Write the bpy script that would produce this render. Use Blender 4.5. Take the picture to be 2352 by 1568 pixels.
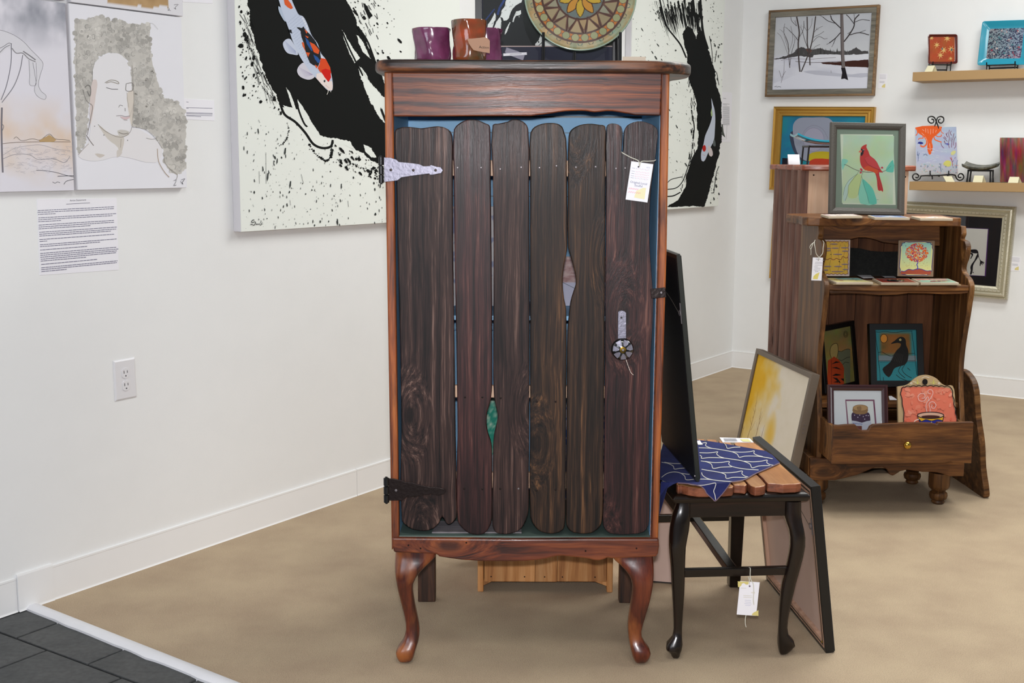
import bpy, bmesh, math, random
import numpy as np
from mathutils import Vector, Matrix
for o in list(bpy.data.objects): bpy.data.objects.remove(o, do_unlink=True)
SC = bpy.context.scene
COL = SC.collection
random.seed(7); RNG = np.random.default_rng(7)
# ---------------------------------------------------------------- camera
F, PITCH, ROLL, EYE = 2750.0, math.radians(8.693), math.radians(0.332), 1.30
_f = np.array([0, math.cos(PITCH), -math.sin(PITCH)]); _u = np.array([0, math.sin(PITCH), math.cos(PITCH)]); _x = np.array([1., 0, 0])
CX = math.cos(ROLL)*_x + math.sin(ROLL)*_u
CU = -math.sin(ROLL)*_x + math.cos(ROLL)*_u
CF = _f
CAM = np.array([0, 0, EYE])
cd = bpy.data.cameras.new('camera'); cam = bpy.data.objects.new('camera', cd); COL.objects.link(cam)
cd.sensor_width = 36; cd.lens = F/2352*36; cd.clip_start = 0.05
cam.matrix_world = Matrix([[CX[i], CU[i], -CF[i], CAM[i]] for i in range(3)]+[[0, 0, 0, 1]])
SC.camera = cam
# ---------------------------------------------------------------- light
w = bpy.data.worlds.new('world'); SC.world = w; w.use_nodes = True
w.node_tree.nodes['Background'].inputs[0].default_value = (0.90, 0.95, 1.0, 1)
w.node_tree.nodes['Background'].inputs[1].default_value = 0.24
def area(name, loc, rot, sx, sy, power, col):
    l = bpy.data.lights.new(name, 'AREA'); l.shape = 'RECTANGLE'; l.size = sx; l.size_y = sy; l.energy = power; l.color = col
    o = bpy.data.objects.new(name, l); COL.objects.link(o); o.location = loc; o.rotation_euler = rot; return o
for i, (lx, ly, pw) in enumerate([(0.2, 1.4, 23), (1.3, 4.2, 33), (2.3, 3.2, 38), (2.3, 5.2, 32), (-0.3, -1.2, 28)]):
    area('ceiling_lamp', (lx, ly, 2.95), (0, 0, math.radians(-34)), 1.2, 0.6, pw, (1.0, 0.995, 0.95))
area('camera_flash', (0.0, 0.02, EYE+0.085), (math.radians(90-5), 0, 0), 0.07, 0.04, 50, (0.98, 0.97, 1.0))
area('window_daylight', (-2.4, -1.8, 1.9), (math.radians(80), 0, math.radians(-28)), 1.6, 1.6, 36, (0.84, 0.89, 1.0))
vs = SC.view_settings; vs.view_transform = 'Standard'; vs.look = 'None'; vs.gamma = 1; vs.use_curve_mapping = False; vs.exposure = 0.0
SC.cycles.max_bounces = 7
# ---------------------------------------------------------------- pixel -> ray helpers (used only to read real positions)
def ray(px, py): return CX*(px-1176)/F - CU*(py-784)/F + CF
def G(px, py, h=0.0):
    d = ray(px, py); return Vector(CAM + d*((h-EYE)/d[2]))
def onY(px, py, Y):
    d = ray(px, py); return Vector(CAM + d*(Y/d[1]))
def onP(px, py, p, n):
    d = ray(px, py); n = np.array(n); return Vector(CAM + d*((np.array(p)-CAM)@n/(d@n)))
def cr(x0, y0, s): return lambda *pts: [(x0+s*a, y0+s*b) for a, b in pts]
def lin(c): 
    r = []
    for v in c[:3]:
        v = v/255.; r.append(v/12.92 if v <= .04045 else ((v+.055)/1.055)**2.4)
    return r+[1.0]
# ---------------------------------------------------------------- materials
def newmat(name):
    m = bpy.data.materials.new(name); m.use_nodes = True; nt = m.node_tree
    return m, nt, nt.nodes['Principled BSDF']
def N(nt, t, **k):
    n = nt.nodes.new(t)
    for a, b in k.items():
        if hasattr(n, a): setattr(n, a, b)
        else: n.inputs[a].default_value = b
    return n
def plain(name, c, rough=.5, metal=0, bump=0, bscale=200, spec=.5, coat=0, var=0):
    m, nt, b = newmat(name); L = nt.links
    b.inputs['Base Color'].default_value = lin(c); b.inputs['Roughness'].default_value = rough; b.inputs['Metallic'].default_value = metal
    b.inputs['Specular IOR Level'].default_value = spec; b.inputs['Coat Weight'].default_value = coat; b.inputs['Coat Roughness'].default_value = .08
    tc = N(nt, 'ShaderNodeTexCoord')
    n = N(nt, 'ShaderNodeTexNoise'); n.inputs['Scale'].default_value = bscale; n.inputs['Detail'].default_value = 4
    L.new(tc.outputs['Object'], n.inputs['Vector'])
    if bump:
        bp = N(nt, 'ShaderNodeBump'); bp.inputs['Strength'].default_value = bump; bp.inputs['Distance'].default_value = .002
        L.new(n.outputs['Fac'], bp.inputs['Height']); L.new(bp.outputs['Normal'], b.inputs['Normal'])
    n2 = N(nt, 'ShaderNodeTexNoise'); n2.inputs['Scale'].default_value = 9; L.new(tc.outputs['Object'], n2.inputs['Vector'])
    h = N(nt, 'ShaderNodeHueSaturation'); mr = N(nt, 'ShaderNodeMapRange')
    mr.inputs['To Min'].default_value = 1-max(var, .02); mr.inputs['To Max'].default_value = 1+max(var, .02)
    L.new(n2.outputs['Fac'], mr.inputs['Value']); L.new(mr.outputs['Result'], h.inputs['Value']); h.inputs['Color'].default_value = lin(c)
    L.new(h.outputs['Color'], b.inputs['Base Color'])
    return m
def wood(name, cols, axis=2, freq=55, rough=.45, bump=.5, coat=0, worn=None, fine=.5, spec=.5, stretch=.05, knots=None, warp=.014, flat=1):
    """cols: list of (pos, colour); grain runs along axis; worn = (colour, threshold, scale)"""
    m, nt, b = newmat(name); L = nt.links
    tc = N(nt, 'ShaderNodeTexCoord'); oi = N(nt, 'ShaderNodeObjectInfo')
    mul = N(nt, 'ShaderNodeMath', operation='MULTIPLY'); mul.inputs[1].default_value = 37.0
    L.new(oi.outputs['Random'], mul.inputs[0])
    cmb = N(nt, 'ShaderNodeCombineXYZ')
    for i in range(3): L.new(mul.outputs[0], cmb.inputs[i])
    add = N(nt, 'ShaderNodeVectorMath', operation='ADD'); L.new(tc.outputs['Object'], add.inputs[0]); L.new(cmb.outputs[0], add.inputs[1])
    # slow warp so that the grain wanders
    wn = N(nt, 'ShaderNodeTexNoise'); wn.inputs['Scale'].default_value = 5; wn.inputs['Detail'].default_value = 2; L.new(add.outputs[0], wn.inputs['Vector'])
    sc = N(nt, 'ShaderNodeVectorMath', operation='SCALE'); sc.inputs['Scale'].default_value = warp; L.new(wn.outputs['Color'], sc.inputs[0])
    ad2 = N(nt, 'ShaderNodeVectorMath', operation='ADD'); L.new(add.outputs[0], ad2.inputs[0]); L.new(sc.outputs[0], ad2.inputs[1])
    if knots:
        sx_ = N(nt, 'ShaderNodeSeparateXYZ'); L.new(ad2.outputs[0], sx_.inputs[0]); vm = N(nt, 'ShaderNodeCombineXYZ'); hf = N(nt, 'ShaderNodeMath', operation='MULTIPLY'); hf.inputs[1].default_value = .45
        L.new(sx_.outputs[axis], hf.inputs[0]); L.new(hf.outputs[0], vm.inputs[1]); L.new(sx_.outputs[[i for i in range(3) if i not in (axis, flat)][0]], vm.inputs[0])
        vo = N(nt, 'ShaderNodeTexVoronoi', voronoi_dimensions='2D'); vo.inputs['Scale'].default_value = knots; L.new(vm.outputs[0], vo.inputs['Vector'])
        k1 = N(nt, 'ShaderNodeMapRange', interpolation_type='SMOOTHSTEP'); k1.inputs['From Min'].default_value = .20; k1.inputs['From Max'].default_value = .0; k1.inputs['To Max'].default_value = .06
        L.new(vo.outputs['Distance'], k1.inputs['Value']); kc = N(nt, 'ShaderNodeCombineXYZ')
        for i in range(3): L.new(k1.outputs[0], kc.inputs[i])
        ad3 = N(nt, 'ShaderNodeVectorMath', operation='ADD'); L.new(ad2.outputs[0], ad3.inputs[0]); L.new(kc.outputs[0], ad3.inputs[1]); ad2 = ad3
    mp = N(nt, 'ShaderNodeMapping'); s = [1, 1, 1]; s[axis] = stretch; mp.inputs['Scale'].default_value = s; L.new(ad2.outputs[0], mp.inputs['Vector'])
    n1 = N(nt, 'ShaderNodeTexNoise'); n1.inputs['Scale'].default_value = freq; n1.inputs['Detail'].default_value = 6; n1.inputs['Roughness'].default_value = .6
    L.new(mp.outputs[0], n1.inputs['Vector'])
    n2 = N(nt, 'ShaderNodeTexNoise'); n2.inputs['Scale'].default_value = freq*5; n2.inputs['Detail'].default_value = 3; L.new(mp.outputs[0], n2.inputs['Vector'])
    mx = N(nt, 'ShaderNodeMath', operation='MULTIPLY_ADD'); L.new(n2.outputs['Fac'], mx.inputs[0]); mx.inputs[1].default_value = fine*.5
    sb = N(nt, 'ShaderNodeMath', operation='SUBTRACT'); L.new(n1.outputs['Fac'], sb.inputs[0]); sb.inputs[1].default_value = fine*.25
    L.new(sb.outputs[0], mx.inputs[2])
    rp = N(nt, 'ShaderNodeValToRGB'); e = rp.color_ramp.elements
    while len(e) < len(cols): e.new(.5)
    for i, (p, c) in enumerate(cols): e[i].position = p; e[i].color = lin(c)
    L.new(mx.outputs[0], rp.inputs[0]); out = rp.outputs['Color']
    big = N(nt, 'ShaderNodeTexNoise'); big.inputs['Scale'].default_value = 6; big.inputs['Detail'].default_value = 3
    mpb = N(nt, 'ShaderNodeMapping'); s2 = [1, 1, 1]; s2[axis] = .35; mpb.inputs['Scale'].default_value = s2
    L.new(add.outputs[0], mpb.inputs['Vector']); L.new(mpb.outputs[0], big.inputs['Vector'])
    hv = N(nt, 'ShaderNodeHueSaturation'); mr = N(nt, 'ShaderNodeMapRange'); mr.inputs['From Min'].default_value = .3; mr.inputs['From Max'].default_value = .7
    mr.inputs['To Min'].default_value = .72; mr.inputs['To Max'].default_value = 1.3
    L.new(big.outputs['Fac'], mr.inputs['Value']); L.new(mr.outputs[0], hv.inputs['Value']); L.new(out, hv.inputs['Color']); out = hv.outputs['Color']
    if knots:
        k2 = N(nt, 'ShaderNodeMapRange', interpolation_type='SMOOTHSTEP'); k2.inputs['From Min'].default_value = .06; k2.inputs['From Max'].default_value = .02; L.new(vo.outputs['Distance'], k2.inputs['Value'])
        kx_ = N(nt, 'ShaderNodeMix', data_type='RGBA'); kf = N(nt, 'ShaderNodeMath', operation='MULTIPLY'); kf.inputs[1].default_value = .75; L.new(k2.outputs[0], kf.inputs[0]); L.new(kf.outputs[0], kx_.inputs[0]); L.new(out, kx_.inputs[6]); kx_.inputs[7].default_value = lin(cols[0][1]); out = kx_.outputs[2]
    if worn:
        wc, th, ws = worn
        wn2 = N(nt, 'ShaderNodeTexNoise'); wn2.inputs['Scale'].default_value = ws; wn2.inputs['Detail'].default_value = 5
        mpw = N(nt, 'ShaderNodeMapping'); s3 = [1, 1, 1]; s3[axis] = .3; mpw.inputs['Scale'].default_value = s3
        L.new(add.outputs[0], mpw.inputs['Vector']); L.new(mpw.outputs[0], wn2.inputs['Vector'])
        st = N(nt, 'ShaderNodeMapRange'); st.inputs['From Min'].default_value = th; st.inputs['From Max'].default_value = th+.1
        L.new(wn2.outputs['Fac'], st.inputs['Value'])
        mc = N(nt, 'ShaderNodeMix', data_type='RGBA'); L.new(st.outputs[0], mc.inputs[0]); L.new(out, mc.inputs[6]); mc.inputs[7].default_value = lin(wc)
        out = mc.outputs[2]
    L.new(out, b.inputs['Base Color'])
    b.inputs['Roughness'].default_value = rough; b.inputs['Coat Weight'].default_value = coat; b.inputs['Coat Roughness'].default_value = .18
    b.inputs['Specular IOR Level'].default_value = spec
    bp = N(nt, 'ShaderNodeBump'); bp.inputs['Strength'].default_value = bump; bp.inputs['Distance'].default_value = .0015
    L.new(mx.outputs[0], bp.inputs['Height']); L.new(bp.outputs['Normal'], b.inputs['Normal'])
    if coat: L.new(bp.outputs['Normal'], b.inputs['Coat Normal'])
    return m
def paintmat(name, rough=.6, coat=0, bump=0):
    m, nt, b = newmat(name); a = N(nt, 'ShaderNodeAttribute', attribute_name='Col'); nt.links.new(a.outputs['Color'], b.inputs['Base Color'])
    b.inputs['Roughness'].default_value = rough; b.inputs['Coat Weight'].default_value = coat; b.inputs['Coat Roughness'].default_value = .05; b.inputs['Specular IOR Level'].default_value = .2
    if bump:
        tc = N(nt, 'ShaderNodeTexCoord'); n = N(nt, 'ShaderNodeTexNoise'); n.inputs['Scale'].default_value = 60
        nt.links.new(tc.outputs['Object'], n.inputs['Vector']); bp = N(nt, 'ShaderNodeBump'); bp.inputs['Strength'].default_value = bump; bp.inputs['Distance'].default_value = .004
        nt.links.new(n.outputs['Fac'], bp.inputs['Height']); nt.links.new(bp.outputs['Normal'], b.inputs['Normal']); nt.links.new(bp.outputs['Normal'], b.inputs['Coat Normal'])
    return m
def glassmat(name, tint=(1, 1, 1, 1)):
    m, nt, b = newmat(name); L = nt.links; nt.nodes.remove(b)
    t = N(nt, 'ShaderNodeBsdfTransparent'); t.inputs[0].default_value = tint; g = N(nt, 'ShaderNodeBsdfGlossy'); g.inputs['Roughness'].default_value = .02
    fr = N(nt, 'ShaderNodeFresnel'); fr.inputs['IOR'].default_value = 1.45; mx = N(nt, 'ShaderNodeMixShader')
    L.new(fr.outputs[0], mx.inputs[0]); L.new(t.outputs[0], mx.inputs[1]); L.new(g.outputs[0], mx.inputs[2])
    L.new(mx.outputs[0], nt.nodes['Material Output'].inputs['Surface']); return m
def mottled(name, c1, c2, s1, c3=None, rough=.9, bump=.5, bs=400, dist=.004):
    m, nt, b = newmat(name); L = nt.links; tc = N(nt, 'ShaderNodeTexCoord')
    n = N(nt, 'ShaderNodeTexNoise'); n.inputs['Scale'].default_value = s1; n.inputs['Detail'].default_value = 5; L.new(tc.outputs['Object'], n.inputs['Vector'])
    f = N(nt, 'ShaderNodeTexNoise'); f.inputs['Scale'].default_value = bs; f.inputs['Detail'].default_value = 2; L.new(tc.outputs['Object'], f.inputs['Vector'])
    rp = N(nt, 'ShaderNodeValToRGB'); rp.color_ramp.elements[0].position = .3; rp.color_ramp.elements[1].position = .7
    rp.color_ramp.elements[0].color = lin(c1); rp.color_ramp.elements[1].color = lin(c2); L.new(n.outputs['Fac'], rp.inputs[0])
    hv = N(nt, 'ShaderNodeHueSaturation'); mr = N(nt, 'ShaderNodeMapRange'); mr.inputs['From Min'].default_value = .25; mr.inputs['From Max'].default_value = .75
    mr.inputs['To Min'].default_value = .74; mr.inputs['To Max'].default_value = 1.22; L.new(f.outputs['Fac'], mr.inputs['Value']); L.new(mr.outputs[0], hv.inputs['Value'])
    L.new(rp.outputs[0], hv.inputs['Color']); L.new(hv.outputs[0], b.inputs['Base Color']); b.inputs['Roughness'].default_value = rough
    bp = N(nt, 'ShaderNodeBump'); bp.inputs['Strength'].default_value = bump; bp.inputs['Distance'].default_value = dist; L.new(f.outputs['Fac'], bp.inputs['Height']); L.new(bp.outputs[0], b.inputs['Normal'])
    return m
M = {}
M['wall'] = plain('wall_paint', (234, 235, 235), .55, bump=.12, bscale=350)
M['base'] = plain('baseboard_paint', (236, 236, 236), .42)
M['carpet'] = mottled('carpet', (176, 154, 128), (192, 171, 142), 5, bump=.8, bs=420, dist=.004)
M['tile'] = mottled('slate_tile', (60, 62, 63), (74, 75, 75), 12, rough=.6, bump=.4, bs=70, dist=.002)
M['grout'] = plain('tile_grout', (40, 40, 42), .9)
M['trimw'] = plain('threshold_paint', (226, 226, 230), .5, bump=.5, bscale=60, var=.06)
M['canvas'] = plain('canvas_edge', (214, 212, 216), .8, bump=.2, bscale=800)
M['paper'] = plain('paper', (238, 237, 243), .7)
M['cream'] = plain('cream_card', (226, 220, 186), .7)
M['print'] = paintmat('flat_print', .62)
M['canvasprint'] = paintmat('canvas_print', .75, bump=0)
M['glossprint'] = paintmat('glazed_print', .3, coat=.25, bump=.15)
M['tileprint'] = paintmat('ceramic_print', .45, coat=.1)
M['plank'] = wood('weathered_plank', [(.3, (15, 10, 10)), (.46, (42, 28, 26)), (.58, (64, 45, 40)), (.76, (122, 96, 86))], 2, 85, .52, .35, coat=.03, spec=.25, knots=3.2, fine=.9, stretch=.022)
M['plank2'] = wood('dark_plank', [(.3, (14, 10, 8)), (.47, (38, 26, 19)), (.6, (60, 41, 28)), (.78, (112, 78, 50))], 2, 85, .52, .35, coat=.03, spec=.25, knots=3.0, fine=.9, stretch=.022)
M['plank3'] = wood('red_plank', [(.3, (16, 9, 9)), (.47, (42, 22, 22)), (.6, (64, 35, 33)), (.78, (112, 74, 64))], 2, 85, .48, .45, coat=.05, spec=.3, knots=2.6, fine=1.0, stretch=.022)
M['rail'] = wood('stained_rail', [(.34, (24, 10, 8)), (.45, (74, 30, 15)), (.57, (118, 56, 24)), (.74, (164, 88, 38))], 0, 75, .45, .45, coat=.1, stretch=.018, fine=.8, warp=.02, knots=2.6, spec=.45)
M['stile'] = wood('stained_stile', [(.3, (66, 28, 12)), (.48, (134, 66, 25)), (.72, (186, 106, 44))], 2, 60, .5, .3, coat=.05, worn=((62, 25, 14), .54, 9))
M['lowrail'] = wood('bottom_rail', [(.32, (44, 18, 12)), (.48, (94, 42, 22)), (.7, (136, 72, 36))], 0, 40, .42, .7, coat=.15, stretch=.06, knots=3)
M['top'] = wood('burnt_top', [(.36, (18, 12, 9)), (.5, (48, 28, 19)), (.6, (104, 60, 34)), (.76, (144, 88, 48))], 0, 30, .42, .6, coat=.1, stretch=.09)
M['legred'] = wood('mahogany_leg', [(.3, (48, 16, 10)), (.5, (86, 32, 17)), (.75, (120, 54, 26))], 2, 40, .3, .15, coat=.4, worn=((150, 86, 42), .50, 11))
M['burnt'] = wood('burnt_post', [(.3, (30, 18, 12)), (.5, (62, 38, 26)), (.75, (104, 66, 44))], 2, 60, .5, .6)
M['blue'] = plain('blue_paint', (150, 202, 240), .55, bump=.3, bscale=50, var=.1)
M['bluegreen'] = plain('green_shelf_paint', (84, 100, 92), .5, bump=.3, bscale=60, var=.15)
M['black'] = plain('black_paint', (14, 14, 15), .35)
M['blackiron'] = plain('black_iron', (16, 16, 18), .4, .3)
M['iron'] = plain('dark_iron', (38, 28, 26), .38, .6, bump=.4, bscale=120, var=.2)
M['hammered'] = plain('hammered_steel', (134, 132, 146), .42, .5, bump=.45, bscale=120)
M['steel'] = plain('nail_steel', (130, 124, 126), .4, .6)
M['brass'] = plain('brass', (200, 160, 70), .16, 1.0)
M['knob'] = plain('black_glazed_knob', (12, 12, 13), .15, coat=1)
M['string'] = plain('cotton_string', (206, 204, 190), .9)
M['wire'] = plain('thin_wire', (170, 160, 150), .35, .8)
M['lacquer'] = wood('black_lacquer', [(.3, (9, 6, 5)), (.55, (20, 12, 9)), (.8, (38, 20, 13))], 2, 40, .22, .1, coat=.35, spec=.35)
M['lacquerh'] = wood('black_lacquer_rail', [(.3, (10, 7, 5)), (.55, (26, 15, 10)), (.8, (52, 28, 18))], 0, 40, .3, .15, coat=.25, stretch=.06, spec=.35)
M['slab'] = wood('live_edge_slab', [(.3, (148, 94, 50)), (.5, (178, 120, 68)), (.75, (204, 150, 96))], 1, 34, .4, .3, coat=.2, stretch=.08)
M['bark'] = wood('slab_edge', [(.3, (66, 36, 24)), (.5, (120, 66, 42)), (.75, (156, 92, 62))], 0, 40, .5, .9)
M['cloth'] = mottled('indigo_cloth', (24, 30, 84), (32, 42, 104), 20, rough=.95, bump=.4, bs=900, dist=.001)
M['hem'] = plain('frayed_hem', (120, 96, 104), .95, bump=.6)
M['stitch'] = plain('white_stitch', (214, 212, 204), .9)
M['kraft'] = plain('kraft_backing', (208, 180, 166), .8, var=.05)
M['rawframe'] = wood('raw_frame_wood', [(.3, (176, 136, 114)), (.7, (212, 172, 146))], 1, 40, .7, .2)
M['charcoal'] = plain('charcoal_frame', (58, 62, 60), .5)
M['darkback'] = plain('dark_frame_back', (10, 11, 20), .6, bump=.2, spec=.3)
M['olive'] = plain('olive_black_frame', (34, 36, 30), .4)
M['pine'] = wood('honey_pine', [(.3, (142, 88, 44)), (.5, (184, 126, 72)), (.75, (212, 160, 106))], 2, 40, .5, .2)
M['hutch'] = wood('brown_pine', [(.3, (48, 28, 14)), (.48, (90, 58, 29)), (.62, (118, 80, 43)), (.82, (156, 116, 72))], 2, 40, .5, .4, coat=.06, knots=3.4, spec=.3, stretch=.05, flat=0)
M['hutchh'] = wood('brown_pine_rail', [(.3, (48, 27, 12)), (.48, (90, 54, 25)), (.62, (118, 76, 37)), (.82, (150, 104, 58))], 0, 34, .48, .4, coat=.08, stretch=.08, knots=3.6, spec=.35)
M['hutchback'] = wood('brown_back_board', [(.3, (54, 30, 18)), (.5, (98, 60, 36)), (.8, (136, 90, 58))], 2, 24, .55, .3, knots=2.6, spec=.3)
M['corduroy'] = mottled('black_ribbed_cloth', (30, 31, 30), (42, 43, 40), 60, rough=.95, bump=1, bs=260)
M['log'] = wood('half_log', [(.28, (66, 44, 38)), (.5, (112, 80, 70)), (.66, (140, 106, 92)), (.85, (164, 130, 112))], 2, 30, .65, .7, knots=2.2, spec=.3)
M['logtop'] = wood('red_top_board', [(.3, (96, 40, 30)), (.5, (140, 70, 46)), (.8, (176, 110, 76))], 0, 40, .45, .5, coat=.2)
M['creamwood'] = wood('pale_board', [(.28, (190, 150, 122)), (.5, (212, 176, 148)), (.8, (226, 196, 170))], 2, 26, .55, .2)
M['shelfmat'] = plain('shelf_laminate', (166, 133, 88), .55, bump=.05)
M['barn'] = wood('weathered_frame_wood', [(.3, (86, 82, 74)), (.5, (112, 108, 98)), (.8, (146, 140, 126))], 0, 60, .8, .8)
M['barnlip'] = wood('brown_frame_lip', [(.3, (88, 66, 44)), (.5, (122, 94, 64)), (.8, (152, 124, 90))], 0, 60, .7, .6)
M['gold'] = plain('gold_leaf', (196, 150, 70), .32, .75, bump=.2, bscale=60, var=.1)
M['silver'] = plain('silver_leaf', (196, 190, 168), .32, .55, bump=.3, bscale=90, var=.12)
M['darkframe'] = plain('dark_grey_frame', (66, 62, 56), .5, bump=.5, bscale=250)
M['matgreen'] = plain('sage_mat', (138, 156, 138), .8)
M['matblack'] = plain('black_mat', (22, 22, 25), .85)
M['matnavy'] = plain('navy_mat', (44, 46, 64), .85)
M['matwhite'] = plain('white_mat', (226, 228, 230), .8)
M['maroon'] = plain('maroon_frame', (52, 20, 24), .3, coat=.4)
M['taupe'] = plain('taupe_frame', (112, 100, 88), .45, .15, bump=.3)
M['glass'] = glassmat('picture_glass')
M['purple'] = mottled('purple_glaze', (92, 38, 70), (116, 56, 92), 22, rough=.18, bump=.1, bs=30)
M['rust'] = mottled('rust_green_glaze', (156, 58, 22), (66, 68, 42), 20, rough=.12, bump=.1, bs=30)
for k in ('purple', 'rust'): M[k].node_tree.nodes['Principled BSDF'].inputs['Coat Weight'].default_value = .8
M['turq'] = plain('turquoise_glass', (40, 146, 172), .2, coat=.3)
M['stone'] = mottled('patterned_stone', (40, 42, 36), (110, 108, 92), 55, rough=.3, bump=.4, bs=60)
M['red'] = plain('dark_red_glass', (84, 24, 20), .2, coat=.4)
M['clay'] = plain('clay_edge', (186, 172, 150), .8, bump=.3)
M['platerim'] = plain('plate_glass', (140, 160, 140), .3, coat=.3)
M['plastic'] = plain('outlet_plastic', (224, 223, 226), .35)
M['slot'] = plain('outlet_slot', (70, 66, 72), .5)
M['card'] = plain('cardboard', (176, 150, 112), .9)
M['tape'] = plain('clear_tape', (108, 104, 126), .4)
# ---------------------------------------------------------------- object helpers
def link(o): COL.objects.link(o); return o
def tag(o, label, cat, group=None):
    o['label'] = label; o['category'] = cat
    if group: o['group'] = group
    return o
def thing(name, label, cat, loc=(0, 0, 0), rotz=0, mat=None, group=None):
    o = link(bpy.data.objects.new(name, None)); o.empty_display_size = .05
    o.matrix_world = mat if mat is not None else Matrix.Translation(loc) @ Matrix.Rotation(rotz, 4, 'Z')
    return tag(o, label, cat, group)
class MB:
    def __init__(s): s.v = []; s.f = []; s.sm = False
    def add(s, vs, fs):
        b = len(s.v); s.v += [tuple(q) for q in vs]; s.f += [tuple(i+b for i in f) for f in fs]; return s
    def box(s, a, b):
        (x0, y0, z0), (x1, y1, z1) = a, b
        return s.add([(x0, y0, z0), (x1, y0, z0), (x1, y1, z0), (x0, y1, z0), (x0, y0, z1), (x1, y0, z1), (x1, y1, z1), (x0, y1, z1)],
                     [(0, 3, 2, 1), (4, 5, 6, 7), (0, 1, 5, 4), (1, 2, 6, 5), (2, 3, 7, 6), (3, 0, 4, 7)])
    def prism(s, poly, a, b, plane='xz'):
        """poly in two axes, extruded along the third from a to b"""
        n = len(poly)
        def mk(p, t):
            return {'xz': (p[0], t, p[1]), 'xy': (p[0], p[1], t), 'yz': (t, p[0], p[1])}[plane]
        A = [mk(p, a) for p in poly]; B = [mk(p, b) for p in poly]
        area2 = sum(poly[i][0]*poly[(i+1) % n][1]-poly[(i+1) % n][0]*poly[i][1] for i in range(n))
        fs = [tuple(range(n)), tuple(range(2*n-1, n-1, -1))]+[(i, n+i, n+(i+1) % n, (i+1) % n) for i in range(n)]
        flip = (area2 < 0) ^ (plane == 'xy' or plane == 'yz') ^ (a > b)
        if flip: fs = [f[::-1] for f in fs]
        return s.add(A+B, fs)
    def loft(s, rings, cap=True, close=True):
        n = len(rings[0]); b = len(s.v)
        for r in rings: s.v += [tuple(q) for q in r]
        for k in range(len(rings)-1):
            for i in range(n if close else n-1):
                j = (i+1) % n; s.f.append((b+k*n+i, b+k*n+j, b+(k+1)*n+j, b+(k+1)*n+i))
        if cap: s.f.append(tuple(b+i for i in range(n))[::-1]); s.f.append(tuple(b+(len(rings)-1)*n+i for i in range(n)))
        return s
    def tube(s, pts, r, n=8, cap=True):
        pts = [Vector(p) for p in pts]; rings = []; prev = None
        for i, p in enumerate(pts):
            t = (pts[min(i+1, len(pts)-1)]-pts[max(i-1, 0)]).normalized()
            if prev is None:
                a = Vector((0, 0, 1)) if abs(t.z) < .9 else Vector((1, 0, 0)); prev = (a-t*a.dot(t)).normalized()
            prev = (prev-t*prev.dot(t)).normalized(); q = t.cross(prev); rr = r[i] if hasattr(r, '__len__') else r
            rings.append([p+prev*rr*math.cos(2*math.pi*k/n)+q*rr*math.sin(2*math.pi*k/n) for k in range(n)])
        return s.loft(rings, cap)
    def lathe(s, prof, c=(0, 0, 0), n=32, axis='z', wob=None):
        rings = []
        for (r, h) in prof:
            ring = []
            for k in range(n):
                a = 2*math.pi*k/n; rr = r*(1+(wob(a, h) if wob else 0))
                x, y = rr*math.cos(a), rr*math.sin(a)
                ring.append({'z': (c[0]+x, c[1]+y, c[2]+h), 'y': (c[0]+x, c[1]+h, c[2]-y)}[axis])
            rings.append(ring)
        return s.loft(rings, True)
def obj(name, mb, mat, parent=None, bevel=0, smooth=False, label=None, kind=None, seg=2):
    me = bpy.data.meshes.new(name); me.from_pydata(mb.v, [], mb.f); me.validate(); me.update()
    bm = bmesh.new(); bm.from_mesh(me); bmesh.ops.recalc_face_normals(bm, faces=bm.faces); bm.to_mesh(me); bm.free()
    me.materials.append(M[mat] if isinstance(mat, str) else mat)
    if smooth: me.polygons.foreach_set('use_smooth', [True]*len(me.polygons))
    o = link(bpy.data.objects.new(name, me))
    if parent is not None: o.parent = parent
    if bevel:
        m = o.modifiers.new('bevel', 'BEVEL'); m.width = bevel; m.segments = seg; m.limit_method = 'ANGLE'; m.angle_limit = math.radians(35); m.use_clamp_overlap = True
    if smooth == 'auto':
        me.set_sharp_from_angle(angle=math.radians(40))
    if label: o['label'] = label
    if kind: o['kind'] = kind
    return o
def box(name, a, b, mat, parent=None, bevel=.002, **k): return obj(name, MB().box(a, b), mat, parent, bevel, **k)
def cat(pts, n=4, closed=True):
    """centripetal Catmull-Rom"""
    P = [np.array(p, float) for p in pts]; L = len(P); out = []
    if not closed: P = [2*P[0]-P[1]]+P+[2*P[-1]-P[-2]]
    rng = range(L) if closed else range(1, L)
    for i in rng:
        if closed: p0, p1, p2, p3 = P[i-1], P[i], P[(i+1) % L], P[(i+2) % L]
        else: p0, p1, p2, p3 = P[i-1], P[i], P[i+1], P[i+2]
        t0 = 0; t1 = t0+max(np.linalg.norm(p1-p0), 1e-6)**.5; t2 = t1+max(np.linalg.norm(p2-p1), 1e-6)**.5; t3 = t2+max(np.linalg.norm(p3-p2), 1e-6)**.5
        for k in range(n):
            t = t1+(t2-t1)*k/n
            A1 = (t1-t)/(t1-t0)*p0+(t-t0)/(t1-t0)*p1; A2 = (t2-t)/(t2-t1)*p1+(t-t1)/(t2-t1)*p2; A3 = (t3-t)/(t3-t2)*p2+(t-t2)/(t3-t2)*p3
            B1 = (t2-t)/(t2-t0)*A1+(t-t0)/(t2-t0)*A2; B2 = (t3-t)/(t3-t1)*A2+(t-t1)/(t3-t1)*A3
            out.append(tuple((t2-t)/(t2-t1)*B1+(t-t1)/(t2-t1)*B2))
    if not closed: out.append(tuple(P[-2]))
    return out
def frame_m(o, u, v):
    u = Vector(u).normalized(); v = Vector(v); v = (v-u*v.dot(u)).normalized(); n = u.cross(v)
    return Matrix([[u[i], v[i], n[i], o[i]] for i in range(3)]+[[0, 0, 0, 1]])
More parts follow.
